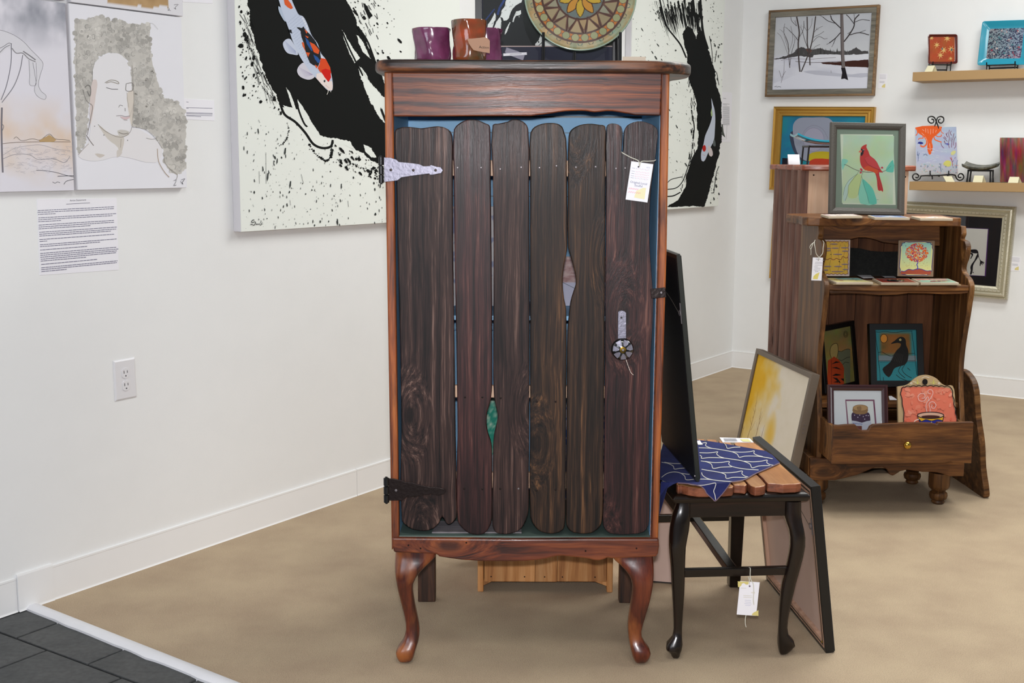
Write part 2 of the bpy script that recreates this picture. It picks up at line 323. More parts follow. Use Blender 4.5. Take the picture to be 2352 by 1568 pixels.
def fit_rect(p, n, tl, tr, br, bl):
    """real rectangle on plane (p,n) behind four picture corners; origin bottom left, x right, y up, z to the room"""
    A = [onP(*c, p, n) for c in (tl, tr, br, bl)]
    u = ((A[1]-A[0])+(A[2]-A[3])).normalized(); n = Vector(n).normalized(); v = n.cross(u)
    c = sum(A, Vector())/4; w = ((A[1]-A[0]).length+(A[2]-A[3]).length)/2; h = ((A[0]-A[3]).length+(A[1]-A[2]).length)/2
    return frame_m(c-u*w/2-v*h/2, u, v), w, h
# ---------------------------------------------------------------- flat artwork: coloured polygons lying on the real surface of a picture
def vnoise(x, y, seed=0):
    x = np.asarray(x, float); y = np.asarray(y, float); xi = np.floor(x).astype(int); yi = np.floor(y).astype(int); fx = x-xi; fy = y-yi
    fx = fx*fx*(3-2*fx); fy = fy*fy*(3-2*fy)
    def h(a, b):
        k = (a*374761393+b*668265263+seed*1442695041) & 0x7fffffff; k = ((k ^ (k >> 13))*1274126177) & 0x7fffffff; return ((k ^ (k >> 16)) & 0xffff)/65535.
    return (h(xi, yi)*(1-fx)+h(xi+1, yi)*fx)*(1-fy)+(h(xi, yi+1)*(1-fx)+h(xi+1, yi+1)*fx)*fy
def fbm(x, y, seed=0, o=4): return sum(vnoise(x*2**k, y*2**k, seed+k)*.5**k for k in range(o))/sum(.5**k for k in range(o))
_tx = {}
def textpoly(s):
    if s not in _tx:
        c = bpy.data.curves.new('t', 'FONT'); c.body = s; c.size = 1; c.resolution_u = 2
        o = bpy.data.objects.new('t', c); COL.objects.link(o); me = bpy.data.meshes.new_from_object(o)
        V = np.array([v.co[:2] for v in me.vertices]); Fs = [tuple(p.vertices) for p in me.polygons]
        bpy.data.objects.remove(o); bpy.data.curves.remove(c); bpy.data.meshes.remove(me); _tx[s] = (V, Fs)
    return _tx[s]
class Paint:
    def __init__(s, mat4, z0=.0004, dz=.00002, off=None):
        s.Mi = np.array(mat4.inverted()); s.z0 = z0; s.dz = dz; s.k = 0; s.V = []; s.F = []; s.C = []; s.n = 0
    def uv(s, P):
        P = np.asarray(P, float).reshape(-1, 2)
        D = np.outer((P[:, 0]-1176)/F, CX)-np.outer((P[:, 1]-784)/F, CU)+CF
        d = D@s.Mi[:3, :3].T; o = s.Mi[:3, :3]@CAM+s.Mi[:3, 3]; t = (s.z0-o[2])/d[:, 2]
        return np.stack([o[0]+t*d[:, 0], o[1]+t*d[:, 1]], 1)
    def raw(s, U, faces, cols):
        b = s.n; z = s.z0+s.k*s.dz; s.V.append(np.column_stack([U, np.full(len(U), z)])); s.n += len(U)
        for f, c in zip(faces, cols):
            q = [i+b for i in f]
            a = sum(U[f[i]][0]*U[f[(i+1) % len(f)]][1]-U[f[(i+1) % len(f)]][0]*U[f[i]][1] for i in range(len(f)))
            if a < 0: q = q[::-1]
            s.F.append(q); s.C.append(c)
    def poly(s, pts, col, rag=0, step=4, px=True, smooth=0, lay=True):
        if smooth: pts = cat(pts, smooth)
        if rag: pts = ragged(pts, rag, step)
        U = s.uv(pts) if px else np.array(pts, float); s.raw(U, [tuple(range(len(U)))], [lin(col)]); s.k += 1 if lay else .08
    def line(s, pts, w, col, smooth=0, px=True, taper=False, closed=False, lay=True):
        if smooth: pts = cat(pts, smooth, closed)
        P = np.array(pts, float)
        if closed: P = np.vstack([P, P[:1]])
        T = np.gradient(P, axis=0); T /= np.maximum(np.linalg.norm(T, axis=1), 1e-9)[:, None]; Nn = np.stack([-T[:, 1], T[:, 0]], 1)
        ww = np.full(len(P), w/2.)
        if taper: ww = ww*np.linspace(1, .25, len(P))
        Q = np.vstack([P+Nn*ww[:, None], P-Nn*ww[:, None]]); n = len(P)
        U = s.uv(Q) if px else Q
        s.raw(U, [(i, i+1, n+i+1, n+i) for i in range(n-1)], [lin(col)]*(n-1)); s.k += 1 if lay else .08
    def dots(s, C, r, col, px=True, ang=0, asp=1, n=7, jit=.25):
        """C: Nx2 centres, r radius array; one layer"""
        C = np.asarray(C, float); m = len(C)
        if m == 0: return
        r = np.broadcast_to(r, m); ang = np.broadcast_to(ang, m); asp = np.broadcast_to(asp, m)
        cols = [lin(col)]*m if not isinstance(col, list) else [lin(c) for c in col]
        a = np.linspace(0, 2*np.pi, n, endpoint=False); R = 1+jit*(RNG.random((m, n))-.5)*2
        X = r[:, None]*R*np.cos(a)*asp[:, None]; Y = r[:, None]*R*np.sin(a)
        ca, sa = np.cos(ang)[:, None], np.sin(ang)[:, None]
        P = np.stack([C[:, :1]+X*ca-Y*sa, C[:, 1:]+X*sa+Y*ca], 2).reshape(-1, 2)
        U = s.uv(P) if px else P
        s.raw(U, [tuple(range(i*n, i*n+n)) for i in range(m)], cols); s.k += 1
        if len(s.V[-1]) == m*n: s.V[-1][:, 2] += np.repeat(np.arange(m) % 47, n)*2e-6; s.k += 4 if m > 6 else 1
    def text(s, t, x, y, size, col, ang=0, px=True, center=True, sx=1):
        V, Fs = textpoly(t)
        if not len(V): return
        W = V[:, 0].max(); P = V.copy(); P[:, 0] = (P[:, 0]-(W/2 if center else 0))*sx; P *= size
        if px: P[:, 1] *= -1
        ca, sa = math.cos(ang), math.sin(ang); P = np.stack([x+P[:, 0]*ca-P[:, 1]*sa, y+P[:, 0]*sa+P[:, 1]*ca], 1)
        U = s.uv(P) if px else P; s.raw(U, Fs, [lin(col)]*len(Fs)); s.k += 1
    def wash(s, rect, fn, nx=60, ny=60):
        """rect in local metres (x0,y0,x1,y1); fn(a,b)->rgb 0..255 arrays, a,b in 0..1"""
        x0, y0, x1, y1 = rect; a, b = np.meshgrid(np.linspace(0, 1, nx+1), np.linspace(0, 1, ny+1))
        U = np.stack([x0+(x1-x0)*a.ravel(), y0+(y1-y0)*b.ravel()], 1); c = np.stack([np.broadcast_to(q, a.shape).ravel() for q in fn(a, b)], 1)
        c = np.clip(c, 0, 255)/255.; c = np.where(c <= .04045, c/12.92, ((c+.055)/1.055)**2.4); c = np.column_stack([c, np.ones(len(c))])
        fs = []; cs = []
        for j in range(ny):
            for i in range(nx):
                q = (j*(nx+1)+i, j*(nx+1)+i+1, (j+1)*(nx+1)+i+1, (j+1)*(nx+1)+i); fs.append(q); cs.append([c[k] for k in q])
        bse = s.n; z = s.z0+s.k*s.dz; s.V.append(np.column_stack([U, np.full(len(U), z)])); s.n += len(U)
        fl = (x1-x0)*(y1-y0) < 0
        for f, cc in zip(fs, cs):
            q = [k+bse for k in f]
            if fl: q = q[::-1]; cc = cc[::-1]
            s.F.append(q); s.C.append(cc)
        s.k += 1
    def build(s, name, parent, mat='print', label=None):
        me = bpy.data.meshes.new(name); me.from_pydata([tuple(q) for q in np.vstack(s.V)], [], s.F)
        a = me.color_attributes.new('Col', 'FLOAT_COLOR', 'CORNER'); buf = []
        for f, c in zip(s.F, s.C):
            if len(c) == 4 and not hasattr(c[0], '__len__'): buf += list(c)*len(f)
            else:
                for q in c: buf += list(q)
        a.data.foreach_set('color', np.array(buf, dtype=np.float32)); me.materials.append(M[mat])
        o = link(bpy.data.objects.new(name, me)); o.parent = parent
        if label: o['label'] = label
        return o
def ragged(pts, amp, step=4, seed=None):
    P = np.array(pts, float); out = []; sd = RNG.integers(9999) if seed is None else seed; t = 0
    c = P.mean(0)
    for i in range(len(P)):
        a, b = P[i], P[(i+1) % len(P)]; L = np.linalg.norm(b-a); n = max(1, int(L/step)); d = (b-a)/max(L, 1e-9); nn = np.array([-d[1], d[0]])
        for k in range(n):
            t += step; q = a+(b-a)*k/n; out.append(tuple(q+nn*amp*((fbm(t/11., 0, sd, 4)-.5)*2.2+(RNG.random()-.5)*.55)))
    return out
def inpoly(P, poly):
    P = np.asarray(P, float); x, y = P[:, 0], P[:, 1]; r = np.zeros(len(P), bool); n = len(poly)
    for i in range(n):
        x1, y1 = poly[i]; x2, y2 = poly[i-1]
        c = ((y1 > y) != (y2 > y)) & (x < (x2-x1)*(y-y1)/((y2-y1) if y2 != y1 else 1e-9)+x1); r ^= c
    return r
def scatter(poly, n):
    Q = np.array(poly); lo, hi = Q.min(0), Q.max(0); P = lo+(hi-lo)*RNG.random((n*3, 2)); P = P[inpoly(P, poly)]; return P[:n]
def picframe(T, w, h, bars, mat, name='frame', z=0.0, bevel=0, label=None):
    """mitred frame around the opening; bars = [(inset, height)...] from outer edge to inner edge"""
    mb = MB(); rings = []
    for t, hh in bars: rings.append([(t, t, z+hh), (w-t, t, z+hh), (w-t, h-t, z+hh), (t, h-t, z+hh)])
    mb.loft(rings, cap=False); return obj(name, mb, mat, T, bevel, label=label)
# ================================================================ SETTING
YAW = math.radians(33.9)
UL = Vector((math.sin(YAW), math.cos(YAW), 0)); NL = Vector((math.cos(YAW), -math.sin(YAW), 0))
UB = Vector((math.cos(YAW), -math.sin(YAW), 0)); NB = Vector((-math.sin(YAW), -math.cos(YAW), 0))
CORNER = Vector((1.393, 7.487, 0))
WL = frame_m(CORNER, UL, (0, 0, 1)); WB = frame_m(CORNER, UB, (0, 0, 1))     # x along wall, y up, z into the room
def struct(name, mb, mat, m=None, **k):
    o = obj(name, mb, mat, None, kind='structure', **k)
    if m is not None: o.matrix_world = m
    return o
struct('wall_left', MB().box((-7.4, 0, -.12), (0, 3.0, 0)), 'wall', WL)
struct('wall_back', MB().box((0, 0, -.12), (4.6, 3.0, 0)), 'wall', WB)
# floor: carpet on a slab, slate tiles beyond the painted threshold
th0 = G(82, 1388); th1 = G(540, 1568); to0 = G(23, 1386); to1 = G(475, 1568)
td = (th1-th0).normalized(); tn = Vector((td.y, -td.x, 0));
if tn.dot(to0-th0) < 0: tn = -tn
TH = frame_m(th0, td, tn) # x along strip, y to the tiles, z = up or down
wid = ((to1-th0).dot(tn)+(to0-th0).dot(tn))/2
far = 6.5
cp = [th0-td*2.2, th0+td*6, th0+td*6+Vector((5, 3.4, 0)), th0-td*2.2+Vector((9, 7.0, 0))]
# carpet polygon is the half plane on the room side
pk = [th0-td*.35, th0+td*6.0, th0+td*6.0-tn*7.5, th0-td*.35-tn*7.5]
floor = struct('floor', MB().prism([(p.x, p.y) for p in pk], -.05, 0, 'xy'), 'carpet')
# subfloor under the tiles (part of the floor) and single tiles
pg = [th0-td*.35, th0+td*6.0, th0+td*6.0+tn*2.4, th0-td*.35+tn*2.4]
obj('grout_bed', MB().prism([(p.x, p.y) for p in pg], -.05, -.008, 'xy'), 'grout', floor)
# tile joints in the photograph: one family along (36,1463)-(279,1553), one across (0,1474)-(109,1438)
ja = G(36, 1463); jb = G(279, 1553); jd = (jb-ja).normalized(); jn = Vector((jd.y, -jd.x, 0))
if jn.dot(tn) < 0: jn = -jn
TS = .305
def clip_half(poly, p, n):
    out = []
    for i in range(len(poly)):
        a, b = poly[i], poly[(i+1) % len(poly)]; da, db = (a-p).dot(n), (b-p).dot(n)
        if da >= 0: out.append(a)
        if (da >= 0) != (db >= 0): out.append(a+(b-a)*(da/(da-db)))
    return out
edge = th0+tn*(wid*.9)
for r in range(-2, 4):
    sh = 0.0 if r % 2 else .14
    for c in range(-3, 9):
        g = .0035
        x0, x1 = c*TS+sh+g, (c+1)*TS+sh-g; y0, y1 = r*TS+g, (r+1)*TS-g
        q = [ja+jd*a+jn*b for a, b in ((x0, y0), (x1, y0), (x1, y1), (x0, y1))]
        q = clip_half(q, edge, tn); q = clip_half(q, CORNER+NL*.004, NL) if len(q) > 2 else q
        q = clip_half(q, th0+td*5.0, -td) if len(q) > 2 else q
        q = clip_half(q, th0+tn*2.3, -tn) if len(q) > 2 else q
        if len(q) > 2: obj('tile', MB().prism([(p.x, p.y) for p in q], -.008, -.002+random.uniform(-.0006, .0006), 'xy'), 'tile', floor, .0015)
# threshold strip
pr = [(-.0, -.01), (-.0, .006), (wid*.25, .011), (wid*.75, .011), (wid, .004), (wid, -.01)]
nseg = 160; rings = []
for i in range(nseg+1):
    t = -.02+i/nseg*5.6; wv = .007*(fbm(np.array(t*14.), 0, 3)-.5)*2
    rings.append([th0+td*t+tn*(a+(wv if k >= 3 else 0))+Vector((0, 0, b)) for k, (a, b) in enumerate(pr)])
struct('trim_1', MB().loft(rings), 'trimw', smooth='auto')
# baseboards: vinyl cove base, pieces meeting at the seams
WLi = WL.inverted(); WBi = WB.inverted()
def wx(px, py, Mi=WLi, n=NL): return (Mi @ onP(px, py, CORNER, n)).x
hb = (WLi @ onP(467, 1187, CORNER, NL)).y
def baseb(name, x0, x1, m, h=hb, lip=True, t=.006):
    pr = [(0, t+.003), (.003, t+.001), (.006, t), (h-.008, t), (h-.0065, t+.0009 if lip else t), (h-.001, t+.0006 if lip else t-.002), (h, .0), (0, 0)]
    mb = MB().loft([[(x, a, b) for a, b in pr] for x in (x0, x1)]); return struct(name, mb, 'base', m)
xs = wx(817, 1110); xa = wx(119, 1340); xb = wx(37, 1345)
baseb('baseboard_left', xs+.002, 0, WL); baseb('baseboard_left', xa, xs-.001, WL, t=.0065)
baseb('baseboard_left', xb, xa, WL, h=hb+.006, lip=False, t=.009); baseb('baseboard_left', -7.4, xb-.002, WL, h=hb-.004, t=.004)
baseb('baseboard_back', 0, 4.6, WB)
# ================================================================ LEFT WALL
def wallthing(name, label, cate, n, t, cs, group=None, p=CORNER):
    m, w_, h_ = fit_rect(p+n*t, n, *cs); T = thing(name, label, cate, mat=m, group=group); T['_w'] = w_; del T['_w']; return T, w_, h_, m
def canvas_box(T, w_, h_, t, x0=0, y0=0): return obj('stretched_canvas', MB().box((x0, y0, -t+.001), (w_, h_, 0)), 'canvas', T, .003)
# --- large koi canvas
K = cr(500, 0, .35714)
T, cw, ch, m = wallthing('koi_painting', 'large white canvas with black ink swash and orange-white koi, left of the plank-door cabinet', 'painting', NL, .036, [(545, -560), (1056, -560), (1056, 503), (553, 533)])
# bottom edge must follow the real horizontal: refit from the three visible edges
bl = onP(553, 533, CORNER+NL*.036, NL); xr = onP(1056, 40, CORNER+NL*.036, NL)
def rect_on(n, t, pbl, u, w_, h_, base=CORNER): return frame_m(pbl, u, (0, 0, 1)), w_, h_
cw = (xr-bl).dot(UL); ch = 1.32
m = frame_m(bl, UL, (0, 0, 1)); T.matrix_world = m
canvas_box(T, cw, ch, .036)
P = Paint(m)
P.wash((0.001, 0.001, cw-.001, ch-.001), lambda a, b: tuple(c+4*(fbm(a*6, b*8, 3)-.5) for c in (234, 238, 232)), 20, 24)
blk = (8, 11, 10)
body = K((170, -700), (190, 0), (200, 60), (215, 180), (240, 270), (265, 350), (300, 470), (340, 560), (380, 620), (405, 690), (470, 690), (520, 700), (580, 760), (640, 850), (680, 880), (740, 890), (790, 903), (850, 905), (890, 960), (940, 990), (1000, 1040), (1035, 1055), (1110, 1070), (1160, 1080), (1170, 700), (1090, 560), (1030, 430), (1000, 370), (960, 260), (900, 170), (885, 110), (860, 60), (830, 0), (640, -700))
P.poly(body, blk, 3.2, 2.5)
wh = (232, 237, 231)
for q, rg in ((K((800, 190), (830, 250), (890, 340), (915, 372), (880, 408), (850, 350), (815, 260)), 1.6), (K((905, 420), (950, 470), (1000, 560), (1040, 590), (1090, 660), (1090, 800), (1040, 760), (990, 670), (950, 570), (920, 500)), 3),
              (K((1035, 430), (1060, 500), (1080, 560), (1075, 520), (1050, 450)), 1.5), (K((895, 220), (950, 300), (985, 380), (930, 330), (905, 270)), 2.4),
              (K((440, 560), (468, 600), (490, 655), (502, 705), (484, 695), (460, 630)), 1.2), (K((420, 675), (470, 690), (500, 738), (525, 790), (480, 770), (440, 735)), 1.5),
              (K((512, 640), (548, 685), (592, 765), (665, 880), (640, 890), (600, 860), (555, 795), (525, 715)), 1.6), (K((935, 925), (985, 950), (1020, 1010), (990, 1010), (950, 975)), 1.6),
              (K((745, 905), (800, 908), (850, 915), (880, 965), (830, 940), (775, 930)), 1.5)): P.poly(q, wh, rg, 2)
for q, w_ in ((K((400, 660), (430, 735), (500, 785), (560, 850), (620, 930), (680, 952), (728, 940), (740, 900)), 5.5), (K((505, 640), (525, 720), (560, 800), (575, 815)), 4), (K((380, 610), (410, 650)), 4),
              (K((900, 170), (960, 260), (1010, 390), (1060, 520)), 4), (K((800, 200), (850, 320), (890, 400), (930, 480)), 3.5), (K((870, 50), (900, 100), (870, 70)), 3), (K((1050, 700), (1080, 780)), 5)):
    pts = cat(q, 8, False); P.line(pts, w_, blk, taper=False)
    P.dots(np.array(pts)[::3]+RNG.normal(0, 1.0, (len(pts[::3]), 2)), RNG.uniform(.8, w_*.55, len(pts[::3])), blk)
P.poly(K((935, 20), (960, 40), (980, 80), (995, 100), (975, 122), (960, 100), (945, 60)), blk, 1.6, 2)
for pth, s in ((K((590, 930), (640, 1000), (700, 1035), (730, 1000), (735, 960)), 3.2), (K((445, 790), (455, 850), (440, 900), (400, 940)), 1.8), (K((970, 1130), (1000, 1080), (1020, 1110)), 3)):
    q = np.array(cat(pth, 6, False)); P.dots(q+RNG.normal(0, .8, q.shape), RNG.uniform(.4*s, s, len(q)), blk, asp=1.2)
# bristle edge streaks
for i in range(60):
    a = RNG.random(); x, y = 190+a*a*170+RNG.normal(0, 14), 80+a*560
    P.line(K((x-8, y), (x+RNG.uniform(10, 28), y+RNG.uniform(40, 90))), RNG.uniform(.4, 1.3), blk, lay=False)
P.k += 1
for i in range(45):
    x, y = 860+RNG.random()*160, RNG.random()*330
    if x > 800+y*.55: P.line(K((x, y), (x+RNG.uniform(6, 22), y+RNG.uniform(20, 44))), RNG.uniform(.5, 1.6), blk, lay=False)
P.k += 1
q = scatter(K((135, 0), (200, 0), (260, 350), (400, 700), (420, 760), (150, 620)), 170); P.dots(q, RNG.exponential(.9, len(q))+.3, blk, ang=1.8, asp=RNG.uniform(1, 2.2, len(q)), n=6)
q = scatter(K((830, 0), (1180, 0), (1180, 560), (1080, 560), (1000, 360)), 60); P.dots(q, RNG.exponential(.9, len(q))+.4, blk, ang=.9, asp=RNG.uniform(1, 2.4, len(q)), n=6)
q = scatter(K((150, 780), (560, 860), (1080, 1080), (1085, 1430), (160, 1480)), 420); P.dots(q, RNG.exponential(.38, len(q))+.2, (52, 56, 54), ang=1.5+RNG.normal(0, .12, len(q)), asp=RNG.uniform(1, 5, len(q)), n=5)
q = scatter(K((750, 930), (1080, 1060), (1080, 1180), (760, 1060)), 110); P.dots(q, RNG.exponential(.8, len(q))+.3, blk, ang=.9, asp=RNG.uniform(1, 3, len(q)), n=6)
for a, b in (((308, 980), (310, 1180)), ((462, 1285), (467, 1320)), ((265, 1100), (267, 1180)), ((835, 1290), (840, 1330)), ((550, 1180), (535, 1120)), ((260, 770), (270, 790))): P.line(K(a, b), .7, (60, 64, 62), lay=False)
# koi
P.poly(K((515, 352), (480, 350), (445, 340), (422, 305), (418, 275), (440, 252), (462, 250), (482, 275)), (196, 204, 222), 0, smooth=3)
P.poly(K((622, 492), (590, 512), (550, 505), (520, 485), (508, 455), (520, 425), (550, 403), (582, 430)), (206, 204, 216), 0, smooth=3)
for i in range(9):
    P.line(K((500, 330+i*2), (428+i*4, 262+i*9)), .5, (150, 160, 196), lay=False); P.line(K((610, 480), (518+i*5, 432+i*8)), .5, (168, 160, 190), lay=False)
P.k += 1
P.poly(K((388, 40), (392, 75), (410, 110), (432, 140), (440, 120), (410, 55)), (176, 190, 210), smooth=2)
P.poly(K((542, 105), (560, 130), (582, 180), (602, 238), (585, 222), (560, 175), (545, 140)), (190, 200, 214), smooth=2)
kb = K((350, -120), (390, 0), (405, 50), (430, 120), (455, 190), (478, 260), (500, 310), (530, 370), (556, 410), (588, 455), (628, 500), (668, 545), (708, 582), (732, 582), (738, 550), (731, 490), (716, 430), (692, 380), (660, 340), (640, 280), (602, 228), (572, 150), (545, 105), (520, 95), (500, 60), (470, -10), (430, -120))
P.poly(kb, (192, 202, 222), smooth=3)
P.line(K((540, 110), (565, 160), (590, 230), (630, 290), (655, 350), (690, 400)), 2.6, (222, 226, 234), smooth=4)
for i in range(10):
    for j in range(22):
        x = 440+j*8.5+i*9; y = 150+j*16-i*8
        if inpoly(K((x, y)), kb)[0] and j < 17: P.line(K((x-3, y), (x+1, y+4), (x+5, y)), .55, (140, 152, 184), lay=False)
P.k += 1
for col, qs in (((216, 92, 44), [((422, 0), (448, -4), (468, 25), (482, 52), (468, 60), (446, 46), (428, 28)), ((538, 270), (562, 278), (570, 322), (560, 330), (545, 300)), ((590, 262), (622, 285), (650, 330), (642, 345), (610, 332), (595, 300))]),
                ((28, 30, 34), [((505, 175), (540, 180), (548, 170), (562, 192), (600, 230), (630, 270), (656, 330), (660, 372), (650, 410), (640, 432), (612, 420), (590, 405), (572, 360), (560, 322), (552, 280), (535, 240), (530, 200)), ((452, 190), (470, 192), (476, 215), (462, 210))]),
                ((218, 88, 40), [((560, 228), (584, 238), (574, 246)), ((588, 268), (620, 285), (652, 325), (645, 348), (615, 335), (598, 300)), ((556, 190), (575, 205), (568, 216)), ((562, 335), (590, 340), (580, 370)), ((622, 415), (640, 425), (632, 440))]),
                ((38, 84, 150), [((560, 240), (580, 262), (600, 300), (606, 330), (590, 318), (570, 280)), ((612, 350), (640, 368), (662, 400), (640, 405), (622, 380))]),
                ((214, 74, 34), [((660, 372), (692, 380), (718, 430), (728, 470), (690, 490), (660, 468), (640, 440), (652, 412))]),
                ((204, 26, 20), [((664, 452), (690, 440), (722, 452), (726, 495), (712, 525), (690, 518), (674, 490))]),
                ((232, 218, 214), [((632, 475), (664, 465), (684, 500), (706, 526), (730, 520), (738, 550), (732, 580), (708, 581), (668, 545), (630, 503)), ])):
    for q in qs: P.poly(K(*q), col, .7, 2)
P.dots(np.array(K((684, 522))), 2.6, (90, 92, 100)); P.dots(np.array(K((684, 522))), 1.3, (10, 10, 12))
P.line(K((706, 574), (706, 592), (699, 608)), 1.3, (220, 214, 206), smooth=3); P.line(K((722, 584), (724, 592)), 1.2, (220, 214, 206)); P.line(K((690, 545), (700, 556), (716, 566)), .6, (196, 150, 140))
S2 = cr(540, 440, .06803)
P.line(S2((630, 960), (600, 950), (560, 975), (545, 1030), (560, 1050), (640, 1015), (672, 1030), (665, 1080), (620, 1130), (560, 1110), (500, 1105)), 1.5, (30, 32, 32), smooth=4)
P.line(S2((690, 1080), (720, 1105), (700, 1110), (730, 1085), (760, 1110), (790, 1080), (810, 1105), (850, 1125), (880, 1090), (830, 1035)), 1.2, (40, 44, 44), smooth=3)
P.line(S2((905, 1070), (912, 1105)), 1, (60, 60, 62)); P.dots(np.array(S2((903, 1035))), .8, (50, 50, 52))
P.build('koi_artwork', T, 'canvasprint')
# --- right-hand canvas of the same hand
K4 = cr(1480, 0, .33175)
pr = CORNER+NL*.036
a0 = onP(1450, 100, pr, NL); a1 = onP(1650, 473, pr, NL)
xl = (WLi @ a0).x; x1 = (WLi @ a1).x; yb = (WLi @ a1).y
m = WL @ Matrix.Translation((xl, yb, .036)); cw = x1-xl; ch = (WLi @ (bl)).y-yb+1.32
T = thing('koi_painting', 'tall white canvas with one black ink sweep and pale red-spotted koi, by the wall corner', 'painting', mat=m)
canvas_box(T, cw, ch, .036)
P = Paint(m); P.wash((0.001, 0.001, cw-.001, ch-.001), lambda a, b: tuple(c+3*(fbm(a*6, b*8, 5)-.5) for c in (232, 236, 230)), 16, 24)
XM = 533
P.poly(K4((262, 235), (300, 180), (330, 200), (360, 270), (385, 180), (405, 230), (420, 280), (450, 350), (470, 440), (492, 500), (500, 600), (532, 655), (536, 900), (530, 980), (520, 1060), (500, 1130), (488, 1180), (468, 1260), (450, 1310), (418, 1428), (100, 1432), (40, 1425), (160, 1428), (230, 1385), (262, 1330), (282, 1290), (300, 1180), (330, 1090), (368, 1030), (372, 950), (366, 850), (362, 720), (342, 650), (312, 570), (302, 450), (290, 350)), blk, 2.2, 2.2)
for i in range(150):
    t = RNG.random(); x0 = 60+t*340; x1_ = 150+t*260; L = RNG.uniform(.25, 1); s0 = RNG.random()*.5
    a = (x0+(x1_-x0)*s0, 0+260*s0-10); b = (x0+(x1_-x0)*(s0+L*.6), 260*(s0+L*.6))
    P.line(K4(a, ((a[0]+b[0])/2+RNG.normal(0, 3), (a[1]+b[1])/2), b), RNG.uniform(.6, 3.4)*(1.4 if t > .45 else .9), blk, taper=True, lay=False)
P.k += 1
for qq in (((95, -60), (120, 60), (160, 190), (205, 250), (250, 310), (290, 400)), ((330, -60), (350, 100), (385, 230), (400, 330)), ((385, -60), (395, 120), (410, 240), (440, 340)), ((450, 250), (465, 330), (472, 440)), ((500, 350), (488, 430)), ((500, 500), (516, 590))):
    P.line(K4(*qq), 3.6 if qq[0][0] < 100 else 5 if qq[0][1] < 0 else 1.5, blk, smooth=5)
for i in range(90):
    y = 420+RNG.random()*900; x = 335-(abs(y-800)/40)+RNG.normal(0, 12)-(max(0, y-1050)*.22)
    P.line(K4((x, y), (x+RNG.uniform(-10, 10), y+RNG.uniform(14, 46))), RNG.uniform(.5, 1.9), blk, lay=False)
P.k += 1
for qq, w_ in ((((150, 1275), (180, 1245), (220, 1232), (262, 1224)), 1.6), (((150, 1312), (220, 1300), (260, 1262), (300, 1160), (330, 1060)), 2), (((150, 1360), (200, 1355), (250, 1330)), 2.6), (((480, 1335), (488, 1270), (500, 1190), (516, 1150)), 1.6), (((462, 1335), (482, 1335)), 1.6), (((330, 800), (345, 880), (335, 960)), 2.5)): P.line(K4(*qq), w_, blk, smooth=5)
q = scatter(K4((-80, 0), (100, 0), (300, 500), (330, 900), (290, 1200), (-70, 1250)), 300); P.dots(q, RNG.exponential(.35, len(q))+.2, (70, 74, 72), ang=1.0, asp=RNG.uniform(1, 4, len(q)), n=5)
q = scatter(K4((420, 0), (540, 0), (540, 640), (500, 560)), 70); P.dots(q, RNG.exponential(.4, len(q))+.25, (60, 64, 62), ang=1.4, asp=RNG.uniform(1, 3, len(q)), n=5)
q = scatter(K4((430, 1330), (520, 1100), (515, 1425), (430, 1420)), 40); P.dots(q, RNG.exponential(.5, len(q))+.25, (60, 64, 62), ang=1.4, asp=2, n=5)
P.poly(K4((463, 680), (474, 720), (484, 755), (490, 820), (487, 900), (480, 975), (462, 1010), (440, 1058), (412, 1116), (396, 1112), (392, 1060), (408, 1000), (420, 940), (450, 870), (468, 805), (466, 740)), (190, 198, 214), smooth=3)
P.poly(K4((466, 745), (472, 800), (462, 806), (458, 780)), (160, 180, 130)); P.poly(K4((440, 1005), (465, 1030), (473, 1070), (462, 1084), (446, 1070)), (206, 196, 196), smooth=2); P.poly(K4((482, 960), (492, 990), (490, 1014), (474, 1005)), (88, 96, 96), smooth=2)
P.dots(np.array(K4((413, 1027))), 4.2, (178, 34, 28), asp=1.8, ang=1.6, n=12, jit=.05); P.line(K4((400, 1070), (420, 1076)), .6, (180, 110, 90))
P.build('koi_artwork', T, 'canvasprint')
# --- framed-less drawings at far left: two canvases side by side and two above
A1 = cr(0, 0, .287); A2 = cr(160, 0, .2869)
t1 = .022; p1 = CORNER+NL*t1
def wl(px, py, t=t1): v = WLi @ onP(px, py, CORNER+NL*t, NL); return v.x, v.y
xL0, yB0 = wl(178, 436); xR0, yB1 = wl(430, 432); _, yT0 = wl(163, 13)
yB = (yB0+yB1)/2
m = WL @ Matrix.Translation((xL0, yB, t1)); cw = xR0-xL0; ch = wl(300, 25)[1]-yB
T = thing('portrait_drawing', 'unframed pencil portrait of a curly-haired figure with closed eyes, on the left wall', 'drawing', mat=m)
canvas_box(T, cw, ch, t1); P = Paint(m)
P.wash((.001, .001, cw-.001, ch-.001), lambda a, b: tuple(c+5*(fbm(a*5, b*6, 8)-.5)-6*(1-b)*0 for c in (230, 230, 236)), 20, 24)
hair = A2((36, 165), (90, 150), (160, 155), (215, 125), (270, 130), (330, 165), (400, 150), (470, 190), (560, 200), (640, 185), (640, 290), (660, 480), (680, 570), (720, 700), (760, 790), (850, 810), (925, 880), (932, 1200), (915, 1360), (860, 1400), (800, 1370), (755, 1280), (750, 1200), (700, 1105), (620, 1040), (500, 1015), (500, 700), (490, 560), (460, 480), (410, 440), (320, 425), (230, 450), (205, 520), (215, 640), (190, 700), (150, 850), (140, 1060), (110, 1160), (65, 1240), (50, 800), (45, 500))
P.poly(hair, (196, 193, 187), 2.2, 3)
q = scatter(hair, 900); n_ = len(q); sh = fbm(q[:, 0]/28, q[:, 1]/28, 21, 3); tone = [tuple(v_*k for k in (1, .985, .955)) for v_ in (146+74*sh+RNG.normal(0, 5, n_))]
P.dots(q, RNG.uniform(2.5, 6.5, n_), tone, n=10, jit=.15)
